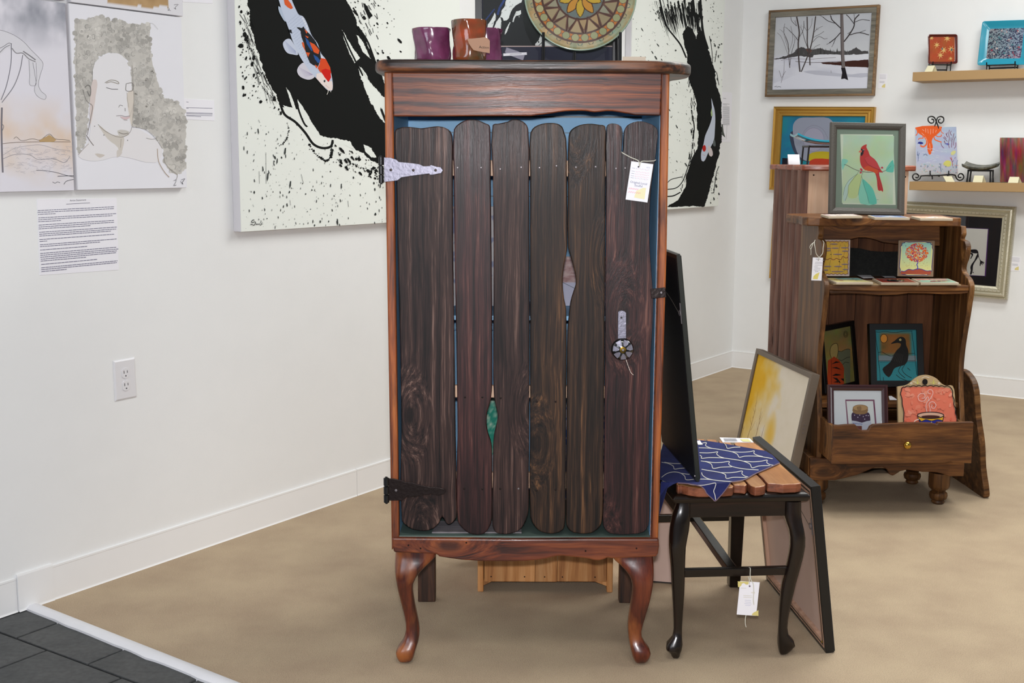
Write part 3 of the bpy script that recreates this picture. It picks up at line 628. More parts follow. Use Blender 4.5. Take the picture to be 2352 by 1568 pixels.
for i in range(520):
    c = q[RNG.integers(n_)]; r = RNG.uniform(2, 5.5); a0_ = RNG.random()*6.3; aa = a0_+np.linspace(0, RNG.uniform(2, 4.5), 7); g = RNG.uniform(142, 186)
    if RNG.random() < .35: g = RNG.uniform(204, 222)
    P.line([(c[0]+r*math.cos(t), c[1]+r*math.sin(t)*1.1) for t in aa], RNG.uniform(.35, .8), (g, g-2, g-6), lay=False)
P.k += 1
dk = (112, 108, 106)
for qq, col in ((((200, 500), (330, 425), (420, 445), (480, 560), (495, 700), (490, 900), (480, 1040), (420, 1092), (330, 1075), (240, 1010), (180, 900), (185, 700)), (227, 226, 229)), (((180, 900), (240, 1010), (330, 1075), (430, 1095), (490, 1020), (700, 1130), (740, 1200), (690, 1300), (400, 1250), (200, 1290), (70, 1250), (150, 1130)), (227, 225, 227)),
                (((230, 1000), (330, 1075), (430, 1095), (425, 1180), (400, 1250), (385, 1180), (300, 1110)), (206, 200, 192)), (((462, 740), (505, 720), (512, 820), (495, 1010), (470, 900)), (212, 204, 194)), (((185, 640), (215, 640), (205, 780), (185, 900), (165, 1000), (160, 860)), (214, 202, 198)),
                (((200, 1230), (280, 1240), (240, 1262)), (204, 196, 188)), (((380, 1200), (420, 1220), (380, 1260)), (208, 202, 196)), (((380, 1045), (470, 1050), (470, 1080), (400, 1090)), (200, 196, 190))): P.poly(A2(*qq), col, .5, 3, smooth=3)
for qq, w_, col in ((((500, 520), (506, 640), (512, 800), (505, 900), (498, 1015)), .8, (150, 144, 138)), (((498, 1015), (480, 1060), (430, 1095), (380, 1095), (330, 1075), (270, 1040), (225, 995)), .9, (120, 112, 104)),
        (((390, 1060), (430, 1072), (465, 1065)), 1.6, (130, 124, 116)), (((290, 700), (330, 712), (385, 714)), 1.3, (92, 90, 92)), (((280, 662), (330, 640), (385, 655), (392, 670), (330, 655), (290, 665)), 1.8, (156, 150, 140)),
        (((390, 860), (400, 842), (425, 848)), 1, dk), (((442, 865), (443, 890)), 1.2, dk), (((455, 740), (462, 800), (470, 860)), .7, (160, 156, 150)), (((370, 928), (410, 925), (440, 932), (482, 928)), 1, (110, 92, 92)),
        (((430, 960), (460, 962)), 1.2, (150, 146, 142)), (((165, 830), (180, 850), (165, 950), (140, 1080)), 1.2, (120, 112, 108)), (((120, 700), (145, 680), (165, 700), (160, 770), (140, 730)), 1.6, (120, 118, 116)),
        (((105, 720), (130, 800), (165, 835)), .8, dk), (((130, 1080), (170, 1140), (190, 1165)), 1.6, (130, 122, 120)), (((450, 670), (500, 665), (500, 725), (450, 725), (450, 670)), 1.4, (136, 132, 128)), (((520, 730), (505, 850), (480, 930)), .7, (186, 180, 172)),
        (((410, 1110), (405, 1180)), 1.1, (176, 168, 158)), (((500, 1015), (600, 1035), (680, 1100), (740, 1190)), .9, (140, 136, 132)), (((610, 1105), (660, 1115), (695, 1105)), 1, (150, 146, 142)),
        (((700, 1190), (710, 1290), (760, 1380), (795, 1418)), 1.4, (170, 150, 130)), (((755, 1240), (760, 1300), (810, 1360), (860, 1400), (850, 1440)), 1.1, (150, 144, 136)), (((65, 1240), (110, 1190), (150, 1150)), 1, (170, 158, 150)),
        (((60, 165), (55, 400), (60, 640)), .6, (170, 168, 164)), (((640, 185), (665, 190), (705, 235)), .6, (180, 178, 176)), (((830, 1445), (850, 1440), (840, 1470), (830, 1485), (852, 1480)), .8, (80, 78, 82)), (((890, 1440), (920, 1430), (900, 1460), (905, 1475), (885, 1450)), .9, (70, 68, 72))):
    P.line(A2(*qq), w_, col, smooth=4)
P.poly(A2((400, 932), (440, 938), (484, 932), (465, 952), (430, 955)), (212, 188, 190), smooth=2)
P.dots(np.array(A2((197, 1010), (272, 1080), (462, 1122))), 1.1, (100, 98, 98)); P.build('portrait_artwork', T, 'print')
x2, _ = wl(174, 436); m = WL @ Matrix.Translation((x2-cw*1.0, yB-.001, t1-.001)); 
T = thing('figure_drawing', 'unframed ink and wash drawing of an arched bending figure, leftmost on the wall', 'drawing', mat=m)
ch2 = ch; canvas_box(T, cw-.004, ch2, t1-.001); P = Paint(m)
def fw(a, b):
    g = fbm(a*9, b*9, 31); top = np.clip((b-.72)*5, 0, 1)*np.clip(g*2-.55, 0, 1)
    warm = np.clip(1-np.abs(b-.30)*4.5, 0, 1)*np.clip(fbm(a*5, b*5, 44)*2.2-.7, 0, 1); lo = np.clip(1-np.abs(b-.12)*9, 0, 1)*np.clip(fbm(a*4, b*6, 54)*2-.6, 0, 1)
    return (222-70*top-2*warm-6*lo, 220-66*top-26*warm-26*lo, 228-64*top-58*warm-60*lo)
P.wash((.001, .001, cw-.005, ch2-.001), fw, 70, 90)
g1 = (120, 118, 124)
P.poly(A1((-60, 240), (10, 240), (110, 280), (190, 330), (250, 400), (310, 460), (345, 500), (320, 600), (305, 680), (330, 730), (370, 765), (360, 795), (300, 770), (275, 720), (295, 640), (290, 500), (275, 490), (290, 640), (285, 680), (240, 680), (235, 640), (230, 490), (180, 430), (100, 410), (60, 380), (0, 440), (-60, 480)), (214, 213, 219))
for qq, w_, col in ((((-60, 232), (20, 245), (110, 280), (190, 335), (250, 400), (315, 465), (345, 510), (322, 600), (308, 680), (330, 730), (368, 765), (360, 795), (300, 770), (275, 720), (292, 640), (288, 500)), .9, g1), (((95, 385), (130, 425), (180, 425), (230, 470), (285, 495)), 2.2, (140, 138, 142)), (((185, 410), (230, 440), (285, 480)), 2.6, (130, 128, 132)),
        (((230, 480), (238, 600), (240, 680), (285, 682), (280, 600), (262, 500)), .9, g1), (((90, 350), (88, 500), (50, 690), (8, 800)), 2, (128, 126, 136)), (((182, 440), (160, 560), (110, 690), (15, 820)), 2, (132, 130, 138)), (((80, 360), (40, 380), (-20, 440)), 1.4, g1),
        (((-30, 400), (30, 370), (70, 345), (95, 350)), 1.2, g1), (((15, 860), (12, 1000), (15, 1200), (22, 1380)), 4, (120, 116, 124)), (((12, 990), (30, 1010), (15, 1050)), 1.4, g1), (((20, 1150), (110, 1140), (300, 1135), (565, 1135)), 1.2, (120, 104, 92)),
        (((110, 1110), (130, 1095), (170, 1125), (260, 1110), (320, 1120), (395, 1072), (440, 1110), (520, 1118), (560, 1125)), 1.1, (118, 110, 104)), (((25, 1240), (110, 1190), (230, 1165), (330, 1160), (440, 1190), (560, 1205)), .8, (160, 156, 162)),
        (((25, 1270), (120, 1235), (240, 1240), (300, 1275), (430, 1270), (520, 1300), (560, 1250)), 1, (140, 138, 146)), (((290, 1362), (360, 1365), (450, 1380), (520, 1400), (590, 1415)), 1.3, (110, 108, 116)), (((460, 1410), (590, 1405)), 1.2, (60, 60, 66)), (((510, 1475), (530, 1450), (590, 1435)), 1.1, (60, 60, 66)), (((420, 1455), (440, 1465), (460, 1455), (480, 1462)), 1, (80, 80, 84))):
    P.line(A1(*qq), w_, col, smooth=4)
P.poly(A1((310, 1125), (395, 1080), (450, 1120), (430, 1136), (320, 1136)), (186, 156, 112), .8, 3)
for i in range(120):
    x, y = RNG.uniform(20, 560), RNG.uniform(1170, 1380); L = RNG.uniform(15, 50)
    P.line(A1((x, y), (x+L*.5, y+RNG.normal(0, 6)), (x+L, y+RNG.normal(0, 8))), .5, (176, 174, 182), lay=False)
P.build('figure_artwork', T, 'print')
xl_, yb_ = wl(421, 38); m = WL @ Matrix.Translation((xl_-cw, yb_, t1)); T = thing('wash_drawing', 'brown sepia wash canvas cut off by the top edge, above the curly-haired portrait', 'drawing', mat=m)
canvas_box(T, cw, .62, t1); P = Paint(m)
P.wash((.001, .001, cw-.001, .619), lambda a, b: tuple(np.where((b > .02) & (a > .3) & (a < .86) & (b+.05*fbm(a*12, a*0, 5) > .045), c2+50*(fbm(a*10, b*14, 61)-.5), c1) for c1, c2 in ((222, 178), (221, 146), (226, 104))), 90, 90)
P.line(A2((785, 60), (800, 75), (785, 80), (810, 85)), .9, (70, 66, 68), smooth=3); P.line(A2((835, 40), (870, 35), (845, 60), (850, 75), (835, 62)), .9, (70, 66, 68), smooth=3); P.build('wash_artwork', T, 'print')
m = WL @ Matrix.Translation((x2-cw, yb_+.002, t1)); T = thing('ink_drawing', 'pale canvas at the top left corner above the arched figure drawing', 'drawing', mat=m)
canvas_box(T, cw-.004, .62, t1); P = Paint(m); P.wash((.001, .001, cw-.005, .619), lambda a, b: tuple(c-50*np.clip(fbm(a*6, b*6, 71)-.55, 0, 1) for c in (220, 219, 226)), 40, 40); P.build('ink_artwork', T, 'print')
# papers
def sheet(name, label, cs, n, mat='paper', t=.0012, p=CORNER, cate='paper sheet', off=.0, group=None):
    m, w_, h_ = fit_rect(p+n*(t+off), n, *cs); T = thing(name, label, cate, mat=m, group=group); obj('sheet', MB().box((0, 0, -t), (w_, h_, 0)), mat, T); return T, w_, h_, m, Paint(m, .0002)
T, w_, h_, m, P = sheet('statement_sheet', 'white printed artist statement sheet taped below the two left drawings', [(82, 460), (269, 453), (272, 622), (95, 629)], NL, cate='notice')
ST = cr(70, 440, .13395)
P.text('Artist Statement', *ST((816, 160))[0], 5.6, (60, 58, 76), ang=-.05)
P.line(ST((612, 214), (1020, 192)), 1.1, (110, 108, 126))
rows = [((125, 325), (1448, 258)), ((122, 357), (1440, 290)), ((130, 390), (430, 377)), ((135, 450), (1470, 376)), ((135, 482), (1405, 410)), ((135, 515), (522, 494)), ((140, 573), (1442, 492)), ((140, 607), (1450, 522)), ((140, 638), (1030, 582)), ((150, 697), (1478, 606)), ((150, 730), (1468, 640)), ((152, 762), (1390, 675)), ((152, 822), (1432, 729)), ((155, 855), (285, 846)), ((162, 911), (1475, 810)), ((162, 943), (1190, 863)), ((165, 1001), (990, 936)), ((165, 1060), (1468, 952)), ((167, 1092), (1505, 982)), ((168, 1125), (1500, 1012)), ((175, 1158), (1465, 1045)), ((175, 1190), (968, 1122)), ((182, 1248), (1143, 1160)), ((182, 1305), (1490, 1184)), ((182, 1337), (1500, 1212)), ((185, 1370), (618, 1330))]
for a, b in rows:
    (ax, ay), (bx, by) = ST(a, b); L = bx-ax; t = 0
    while t < L-2:
        ww = min(RNG.uniform(3, 10), L-t); P.line([(ax+t, ay+(by-ay)*t/L), (ax+t+ww, ay+(by-ay)*(t+ww)/L)], 1.35, (100, 99, 124), lay=False); t += ww+.9
P.k += 1; P.build('statement_print', T)
T, w_, h_, m, P = sheet('label_card', 'small white label right of the curly-haired portrait', [(418, 226), (492, 231), (493, 277), (418, 274)], NL, cate='label')
for y0 in (234, 247, 248.5, 258.5, 260.5, 264, 266):
    P.line([(428, y0), (433 if y0 in (234, 248.5) else 488 if y0 < 265 else 462, y0+(.4 if y0 in (234, 248.5) else 1.8))], .9, (96, 94, 118), lay=False)
P.k += 1; P.build('label_print', T)
T, w_, h_, m, P = sheet('label_card', 'small white label at the top of the wall above the portrait', [(418, -40), (487, -40), (487, 10), (418, 2)], NL, cate='label')
T, w_, h_, m, P = sheet('statement_sheet', 'printed statement sheet half hidden beside the corner koi canvas', [(1659.5, 211), (1682, 213), (1678, 326), (1657, 327)], NL, cate='notice')
P.text('State', 1664.5, 227, 3.4, (90, 86, 96), ang=.05)
for i in range(25):
    if i in (0, 1, 4): continue
    P.line([(1660, 233.5+i*2.2), (1675.5 if i != 3 else 1670, 235+i*2.15)], .8, (150, 150, 156), lay=False)
P.k += 1; P.poly([(1657.5, 285), (1660, 285), (1662, 303), (1666, 316), (1657.5, 309)], (70, 76, 70)); P.line([(1658, 285.5), (1670, 286), (1668, 320), (1658, 319.5)], .5, (170, 170, 172)); P.build('statement_print', T)
# wall outlet
cs = [(261, 829), (312, 820), (315, 912), (266, 922)]; m, w_, h_ = fit_rect(CORNER+NL*.005, NL, *cs)
T = thing('wall_outlet', 'white duplex power outlet low on the left wall', 'outlet', mat=m)
obj('cover_plate', MB().loft([[(0, 0, -.005), (w_, 0, -.005), (w_, h_, -.005), (0, h_, -.005)], [(0, 0, -.003), (w_, 0, -.003), (w_, h_, -.003), (0, h_, -.003)], [(.005, .005, 0), (w_-.005, .005, 0), (w_-.005, h_-.005, 0), (.005, h_-.005, 0)]]), 'plastic', T, .001)
for cy in (h_*.345, h_*.655):
    pts = [(w_/2+.0165*math.cos(a)*(1 if abs(math.cos(a)) < .82 else .82/abs(math.cos(a))), cy+.0165*math.sin(a)) for a in np.linspace(0, 2*math.pi, 24, endpoint=False)]
    r = obj('receptacle', MB().prism(pts, -.001, .0018, 'xy'), 'plastic', T, .0004)
    for sx, hh in ((-.0062, .0045), (.0062, .0038)): obj('slot', MB().box((w_/2+sx-.0011, cy+.004-hh, .0012), (w_/2+sx+.0011, cy+.004+hh, .0021)), 'slot', r)
    obj('slot', MB().lathe([(.0024, .0012), (.0024, .0021)], (w_/2, cy-.0085, 0), 10), 'slot', r)
obj('screw', MB().lathe([(.003, 0), (.003, .001)], (w_/2, h_/2, 0), 12), 'plastic', T)
# ================================================================ PLANK-DOOR CABINET
YF = 2.95; YB = 3.40; O3 = Vector((.03, YF, 0))
CAB = thing('plank_cabinet', 'tall rustic cabinet with dark fence-board door, red-brown frame and cabriole legs', 'cabinet', O3)
def c2(pts, Y=YF): return [((onY(a, b, Y)-O3).x, (onY(a, b, Y)-O3).z) for a, b in pts]
def cx(px, py, Y=YF): return c2([(px, py)], Y)[0]
zt = cx(1200, 166)[1]; zb = cx(1200, 1233)[1]; zl = cx(1200, 1267)[1]
# stiles (front edges of the sides), lean as in the photograph is perspective only
xl0 = cx(885, 400)[0]; xl1 = cx(905, 400)[0]; xr0 = cx(1514, 560)[0]; xr1 = cx(1532, 560)[0]
xl0b = cx(899.6, 1262)[0]; xr1b = cx(1511, 1262)[0]; xl1b = cx(917, 1230)[0]; xr0b = cx(1497.5, 1232)[0]
xl0t = cx(882.5, 166)[0]; xl1t = cx(902, 166)[0]; xr0t = cx(1519.7, 166)[0]; xr1t = cx(1538.5, 168)[0]
obj('stile', MB().prism([(xl0b, zl), (xl1b, zb), (xl1, cx(1, 400)[1]), (xl1t, zt), (xl0t, zt), (xl0, cx(1, 400)[1])], 0, .022, 'xz'), 'stile', CAB, .004)
obj('stile', MB().prism([(xr0b, zb), (xr1b, zl), (xr1, cx(1, 560)[1]), (xr1t, zt), (xr0t, zt), (xr0, cx(1, 560)[1])], 0, .022, 'xz'), 'stile', CAB, .004)
D = YB-YF
def side(xo_t, xo_b, s):
    t = .016*s
    o = obj('side_panel', MB().add([(xo_b, .022, zl), (xo_b+t, .022, zl), (xo_t+t, .022, zt), (xo_t, .022, zt), (xo_b, D, zl), (xo_b+t, D, zl), (xo_t+t, D, zt), (xo_t, D, zt)],
        [(0, 1, 2, 3), (7, 6, 5, 4), (0, 4, 5, 1), (2, 6, 7, 3), (1, 5, 6, 2), (3, 7, 4, 0)]), 'lowrail', CAB)
    e = .0004*s
    obj('side_lining', MB().add([(xo_b+t, .0225, zb), (xo_b+t+e*2, .0225, zb), (xo_t+t+e*2, .0225, zt), (xo_t+t, .0225, zt), (xo_b+t, D-.012, zb), (xo_b+t+e*2, D-.012, zb), (xo_t+t+e*2, D-.012, zt), (xo_t+t, D-.012, zt)],
        [(0, 1, 2, 3), (7, 6, 5, 4), (0, 4, 5, 1), (2, 6, 7, 3), (1, 5, 6, 2), (3, 7, 4, 0)]), 'blue', CAB, label='blue painted inner side')
side(xl0t+.002, xl0b+.002, 1); side(xr1t-.002, xr1b-.002, -1)
# back boards, blue inside
xa, xb_ = xl0b+.004, xr1b-.004; nb = 8; hb_ = (zt-zb)/nb
ys = [zt-.004]+[c2([(1300, y)], YB-.012)[0][1] for y in (270, 306, 452, 600, 760, 900, 1040, 1160)]+[zb]
for i in range(len(ys)-1):
    g = .0045 if i == 0 else .0016
    obj('back_board', MB().box((xl0t+.01, D-.012, ys[i+1]+g), (xr1t-.01, D, ys[i])), 'blue', CAB, .0008)
obj('back_lining', MB().box((xl0t+.008, D, zl), (xr1t-.008, D+.004, zt-.002)), 'black', CAB)
box('bottom_shelf', (xl0b+.018, .002, zb-.016), (xr1b-.018, D-.012, zb+.001), 'bluegreen', CAB)
sh = []
for py, t, nm in ((372, .012, 'shelf'), (716, .012, 'shelf')):
    z = cx(1200, py, YF+.2)[1]; sh.append(z)
    box('shelf', (xl0+.02, .12, z-t), (xr1-.02, D-.013, z), 'blue', CAB, .001)
# top rail with wavy lower edge
rail = [(900, 166), (1521, 167), (1517, 265.4), (1500, 265.2), (1458.5, 264.5), (1440, 260.5), (1422, 257.5), (1408, 255.2), (1394, 254.7), (1380, 256.6), (1366, 258), (1356, 256.6), (1346, 254.7), (1330, 254.2), (1312.6, 254.7), (1298, 255.6), (1284.5, 257.5), (1269, 260), (1254, 261.7), (1237, 264), (1220, 266), (1100, 266.5), (1000, 267.5), (903.5, 267)]
obj('top_rail', MB().prism(c2(rail), -.002, .018, 'xz'), 'rail', CAB, .003)
brail = [(902, 1232), (1000, 1233), (1100, 1234), (1178, 1235), (1300, 1234), (1512, 1234), (1513, 1250), (1510.5, 1267), (1506, 1275), (1460, 1277), (1403, 1279), (1395, 1277), (1386, 1281), (1374.6, 1284), (1363, 1283), (1351.5, 1279.7), (1330, 1277), (1308, 1275), (1292, 1273), (1276, 1274), (1256, 1279), (1236, 1282.6), (1208, 1285), (1178, 1285.8), (1140, 1285.8), (1106, 1285.5), (1062, 1282.6), (1035, 1279), (1010, 1275), (1003, 1269), (960, 1267), (906, 1265), (902, 1250)]
obj('bottom_rail', MB().prism(c2(brail), -.012, .014, 'xz'), 'lowrail', CAB, .004)
box('side_rail', (xl0b+.001, .016, zl), (xl0b+.02, D, zb), 'lowrail', CAB); box('side_rail', (xr1b-.02, .016, zl), (xr1b-.001, D, zb), 'lowrail', CAB)
for px, py in ((938, 1252), (966, 1259), (1071, 1246), (1345, 1265), (1462, 1259)):
    q = cx(px, py, YF-.012); obj('nail', MB().lathe([(.0024, 0), (.0018, -.0012)], (q[0], -.012, q[1]), 8, 'y'), 'iron', CAB)
# live-edge top board, wider than the body
ztop0 = cx(1206, 165.5, YF-.05)[1]; ztop1 = cx(1206, 137, YF-.05)[1]
def tp(px, Y): return onY(px, 150, Y).x-O3.x
pl = [(tp(884, 2.90), -.042), (tp(930, 2.9), -.05), (tp(1080, 2.9), -.05), (tp(1200, 2.9), -.046), (tp(1320, 2.9), -.05), (tp(1460, 2.9), -.05), (tp(1520, 2.9), -.044), (tp(1560, 2.92), -.02), (tp(1586, 2.97), .03), (tp(1589, 3.02), .09), (tp(1584, 3.08), .15), (tp(1570, 3.13), .20), (tp(1552, 3.17), .25), (tp(1544, 3.22), .31), (tp(1540, 3.3), .38), (tp(1530, 3.4), .46),
      (tp(906, 3.4), .46), (tp(894, 3.26), .33), (tp(884, 3.16), .2), (tp(872, 3.06), .1), (tp(863, 2.98), .02), (tp(868, 2.93), -.02)]
obj('top_board', MB().prism(cat(pl, 3), ztop0, ztop1, 'xy'), 'top', CAB, .009, seg=4, smooth='auto')
TOPZ = ztop1
# door planks
A = cr(860, 120, .2806); B = cr(1220, 120, .2806); C3 = cr(860, 840, .2935); B4 = cr(1220, 540, .2934); B5 = cr(860, 1180, .2891)
planks = [
 ([(906, 304), (912, 295), (938.6, 291), (966.6, 294.5), (986, 291.7), (1006, 289.8), (1023, 293.5), (1034, 301.5), (1038.7, 313.6), (1039.5, 380), (1040, 560), (1044, 840), (1046, 1000), (1048, 1140), (1048, 1189), (1036, 1202.5), (1029, 1205), (1023, 1198), (1015.6, 1186), (1008, 1201), (995, 1214), (974.5, 1219.5), (951, 1217), (933, 1207), (923, 1195), (922, 1000), (920, 840), (913, 560), (909, 372)], 'plank'),
 ([(1042.4, 297), (1053.6, 284), (1067.6, 276.5), (1084.5, 274), (1101, 277), (1115, 283), (1124, 287), (1126, 300), (1127, 420), (1128.5, 560), (1130, 700), (1130, 840), (1130, 890), (1128.5, 908), (1125.6, 925), (1119.7, 943), (1117.2, 966), (1120, 992.6), (1127, 1013), (1129.4, 1028), (1130, 1100), (1130, 1189), (1124, 1210), (1112.4, 1225), (1095, 1228), (1077, 1224.5), (1062.5, 1213), (1051, 1195), (1051, 1000), (1049, 840), (1044, 560), (1042.4, 400)], 'plank3'),
 ([(1131.5, 286), (1143.4, 284), (1157.5, 281), (1167, 278.6), (1177, 274), (1194, 275.7), (1206.6, 283), (1213.5, 296), (1215, 420), (1216, 560), (1216, 840), (1214.5, 1100), (1213.7, 1171.7), (1208, 1195), (1197.6, 1213), (1183, 1223), (1159.5, 1227), (1139, 1223), (1131.5, 1207), (1132, 1100), (1133, 1016), (1136, 992.6), (1140.5, 975), (1143.4, 954.5), (1139.5, 934), (1134.8, 913), (1133, 850), (1134, 560), (1132, 400)], 'plank'),
 ([(1218.5, 304), (1228.5, 291), (1245, 284), (1265, 282), (1281, 284), (1291.6, 291), (1296.4, 305), (1300.5, 318), (1302, 400), (1303, 560), (1302.5, 573), (1299, 593), (1295, 616), (1292.5, 640), (1293, 663), (1296, 687), (1300, 707), (1301, 760), (1301, 840), (1300, 1000), (1299, 1160), (1297, 1206), (1292, 1217.6), (1276, 1225), (1256, 1225), (1238.8, 1219), (1225.8, 1204.6), (1218.5, 1186), (1218, 1000), (1218, 700), (1218, 400)], 'plank2'),
 ([(1306.5, 313.6), (1311, 299.6), (1324, 290), (1340.7, 285), (1360, 284), (1377, 286.5), (1390, 289), (1391, 320), (1390, 560), (1389, 700), (1387, 1000), (1385, 1150), (1383, 1194.5), (1377.5, 1209), (1363, 1222), (1345.7, 1225.7), (1317, 1223), (1304, 1212), (1301, 1197), (1302, 1000), (1303, 840), (1304, 760), (1308, 716), (1311, 692.6), (1318, 669), (1323, 654), (1322.7, 637), (1317, 610.4), (1311, 590), (1305.5, 569), (1305, 450)], 'plank2'),
 ([(1394, 292), (1399.6, 284.5), (1413.6, 284), (1426, 290), (1430, 302), (1429.5, 325), (1427.5, 348), (1429, 350.5), (1432, 344.5), (1434, 302), (1441.7, 288), (1455.7, 280.5), (1472.6, 278), (1489.4, 282.5), (1503, 289), (1510.5, 299), (1509, 330), (1504, 372), (1497, 420), (1493.6, 457), (1491, 520), (1491.4, 545), (1493, 584), (1497, 637), (1500, 684), (1499, 731), (1496, 789), (1494, 819), (1493, 921), (1490, 1000), (1490.5, 1100), (1491, 1180), (1489, 1206), (1478.7, 1221), (1452.7, 1226), (1409, 1226), (1395, 1220.5), (1386, 1206), (1386.5, 1150), (1389, 1000), (1391, 700), (1392.5, 560), (1393, 400)], 'plank3')]
YP = YF+.006; door = CAB
bx = [1040, 1128, 1215, 1301, 1389]
for pts, mt in planks: obj('door_plank', MB().prism(c2(cat(pts, 2), YP), .006+random.uniform(0, .001), .024, 'xz'), mt, door, .0028, seg=2)
xa, xb_ = cx(930, 700)[0], cx(1480, 700)[0]
for pa, pb in ((368, 405), (889, 917), (1090, 1126)):
    box('door_cleat', (xa, .0245, cx(1200, pb, YP)[1]), (xb_, .040, cx(1200, pa, YP)[1]), 'creamwood', door)
for px, py in ((1051, 385), (1105, 385), (1149, 388), (1197, 384), (1239, 385), (1278, 381), (1323, 384), (1368, 383), (1415, 387), (1436, 386), (1066, 1122), (1108, 1123), (1149, 1122), (1191, 1122), (1232, 1126), (1276, 1124), (1068, 912), (1108, 912), (1150, 914), (1233, 922), (1276, 922)):
    q = cx(px, py, YP); obj('nail', MB().lathe([(.0026, 0), (.0024, -.001), (.0012, -.0016)], (q[0], .006, q[1]), 10, 'y'), 'steel' if py < 400 or px in (1191,) else 'iron', door)
# hinges
def hinge(name, C, plate, barrel, holes, mt, mt2, label):
    pz = c2(C(*plate), YF-.003); o = obj(name, MB().prism(pz, -.0065, -.003, 'xz'), mt, CAB, .0008, label=label)
    (bx0, by0), (bx1, by1) = C(*barrel); a = cx((bx0+bx1)/2, by0); b = cx((bx0+bx1)/2, by1); r = (cx(bx1, by0)[0]-cx(bx0, by0)[0])/2
    n = 3; L = (a[1]-b[1]); 
    for i in range(n):
        z0 = b[1]+L*i/n+.0008; z1 = b[1]+L*(i+1)/n-.0008
        obj('barrel', MB().lathe([(r*.8, z0), (r, z0+.001), (r, z1-.001), (r*.8, z1)], (a[0], -.004, 0), 20), mt2, o, smooth='auto')
    obj('pin', MB().lathe([(r*.45, b[1]-.002), (r*.45, a[1]+.002)], (a[0], -.004, 0), 12), mt2, o)
    for h in holes:
        q = cx(*C(h)[0]); obj('screw', MB().lathe([(.0035, -.0066), (.003, -.0076), (.001, -.0078)], (q[0], 0, q[1]), 12, 'y'), 'iron' if mt == 'hammered' else 'steel', o)
hinge('strap_hinge', A, [(78, 860), (130, 862), (180, 878), (200, 897), (290, 905), (370, 916), (400, 932), (452, 930), (462, 922), (478, 926), (510, 936), (542, 940), (562, 966), (546, 990), (520, 994), (482, 1002), (455, 1003), (448, 993), (330, 1008), (222, 1024), (188, 1050), (80, 1062)], ((34, 852), (76, 1074)), ((137, 962), (320, 965), (502, 965)), 'hammered', 'black', 'hammered silver upper hinge')
hinge('strap_hinge', C3, [(112, 878), (150, 880), (210, 892), (240, 908), (300, 912), (370, 934), (440, 946), (480, 946), (548, 960), (562, 974), (545, 1000), (500, 1011), (440, 1000), (330, 1020), (250, 1026), (218, 1050), (114, 1052)], ((72, 870), (116, 1068)), ((171, 968),), 'iron', 'black', 'dark iron lower hinge')
q0 = cx(1493, 662); q1 = cx(1529.5, 684); o = obj('latch', MB().prism(c2([(1493, 663), (1527, 659), (1530, 682), (1496, 685)]), -.006, -.002, 'xz'), 'iron', CAB, .001)
q = cx(1518, 671); obj('screw', MB().lathe([(.003, -.006), (.0026, -.0074)], (q[0], 0, q[1]), 10, 'y'), 'steel', o)
# pull: strap and flowered knob
o = obj('pull_plate', MB().prism(c2([(1419.6, 717), (1421.5, 714.5), (1428, 713), (1434, 714), (1438, 718), (1438, 782), (1419, 782)]), -.003, .006, 'xz'), 'hammered', door, .0008, label='silver strap above knob')
q = cx(1427, 729); obj('hole', MB().lathe([(.0026, -.0034), (.0026, -.0020)], (q[0], 0, q[1]), 10, 'y'), 'black', o)
q = cx(1430, 802, YF-.025); kr = (cx(1456, 802, YF-.025)[0]-cx(1404, 802, YF-.025)[0])/2
kn = obj('door_knob', MB().lathe([(.008, .006), (.008, -.008), (kr*.7, -.012), (kr, -.018), (kr*1.0, -.022), (kr*.9, -.029), (kr*.6, -.034), (.002, -.036)], (q[0], 0, q[1]), 40, 'y'), 'knob', door, smooth=True, label='round black knob with silver flower')
mb = MB(); 
for i in range(7):
    a = i*2*math.pi/7+.3; 
    for dr, wd in ((.55, .0), ):
        r0, r1 = kr*.34, kr*.86; ca, sa = math.cos(a), math.sin(a); pts = []
        for t, w_ in ((r0, .0016), (r0+(r1-r0)*.5, .0062), (r1, .0068), (r1+.0005, 0)):
            pts.append((t, w_))
        ol = [(t, w_) for t, w_ in pts]+[(t, -w_) for t, w_ in pts[::-1][1:]]
        P3 = [(q[0]+t*ca-w_*sa, q[1]+t*sa+w_*ca, -.0364+.0082*(t/kr)**3) for t, w_ in ol]
        mb.add([(x, y-.0013, z) for x, z, y in P3]+[(x, y+.002, z) for x, z, y in P3], [tuple(range(len(P3)))]+[(i_, len(P3)+i_, len(P3)+(i_+1) % len(P3), (i_+1) % len(P3)) for i_ in range(len(P3))])
obj('flower', mb, 'hammered', kn); obj('knob_center', MB().lathe([(.008, -.034), (.0078, -.0375), (.004, -.038)], (q[0], 0, q[1]), 20, 'y'), 'brass', kn, smooth='auto'); obj('screw', MB().lathe([(.0035, -.038), (.003, -.0405), (.001, -.041)], (q[0], 0, q[1]), 12, 'y'), 'steel', kn, smooth=True)
wp = [cx(a, b) for a, b in ((1438, 826), (1441, 835), (1445, 846), (1449, 855), (1454, 859.5))]; obj('loose_wire', MB().tube(cat([(x, -.001-.002*i, z) for i, (x, z) in enumerate(wp)], 3, False), .0007, 6), 'wire', kn)
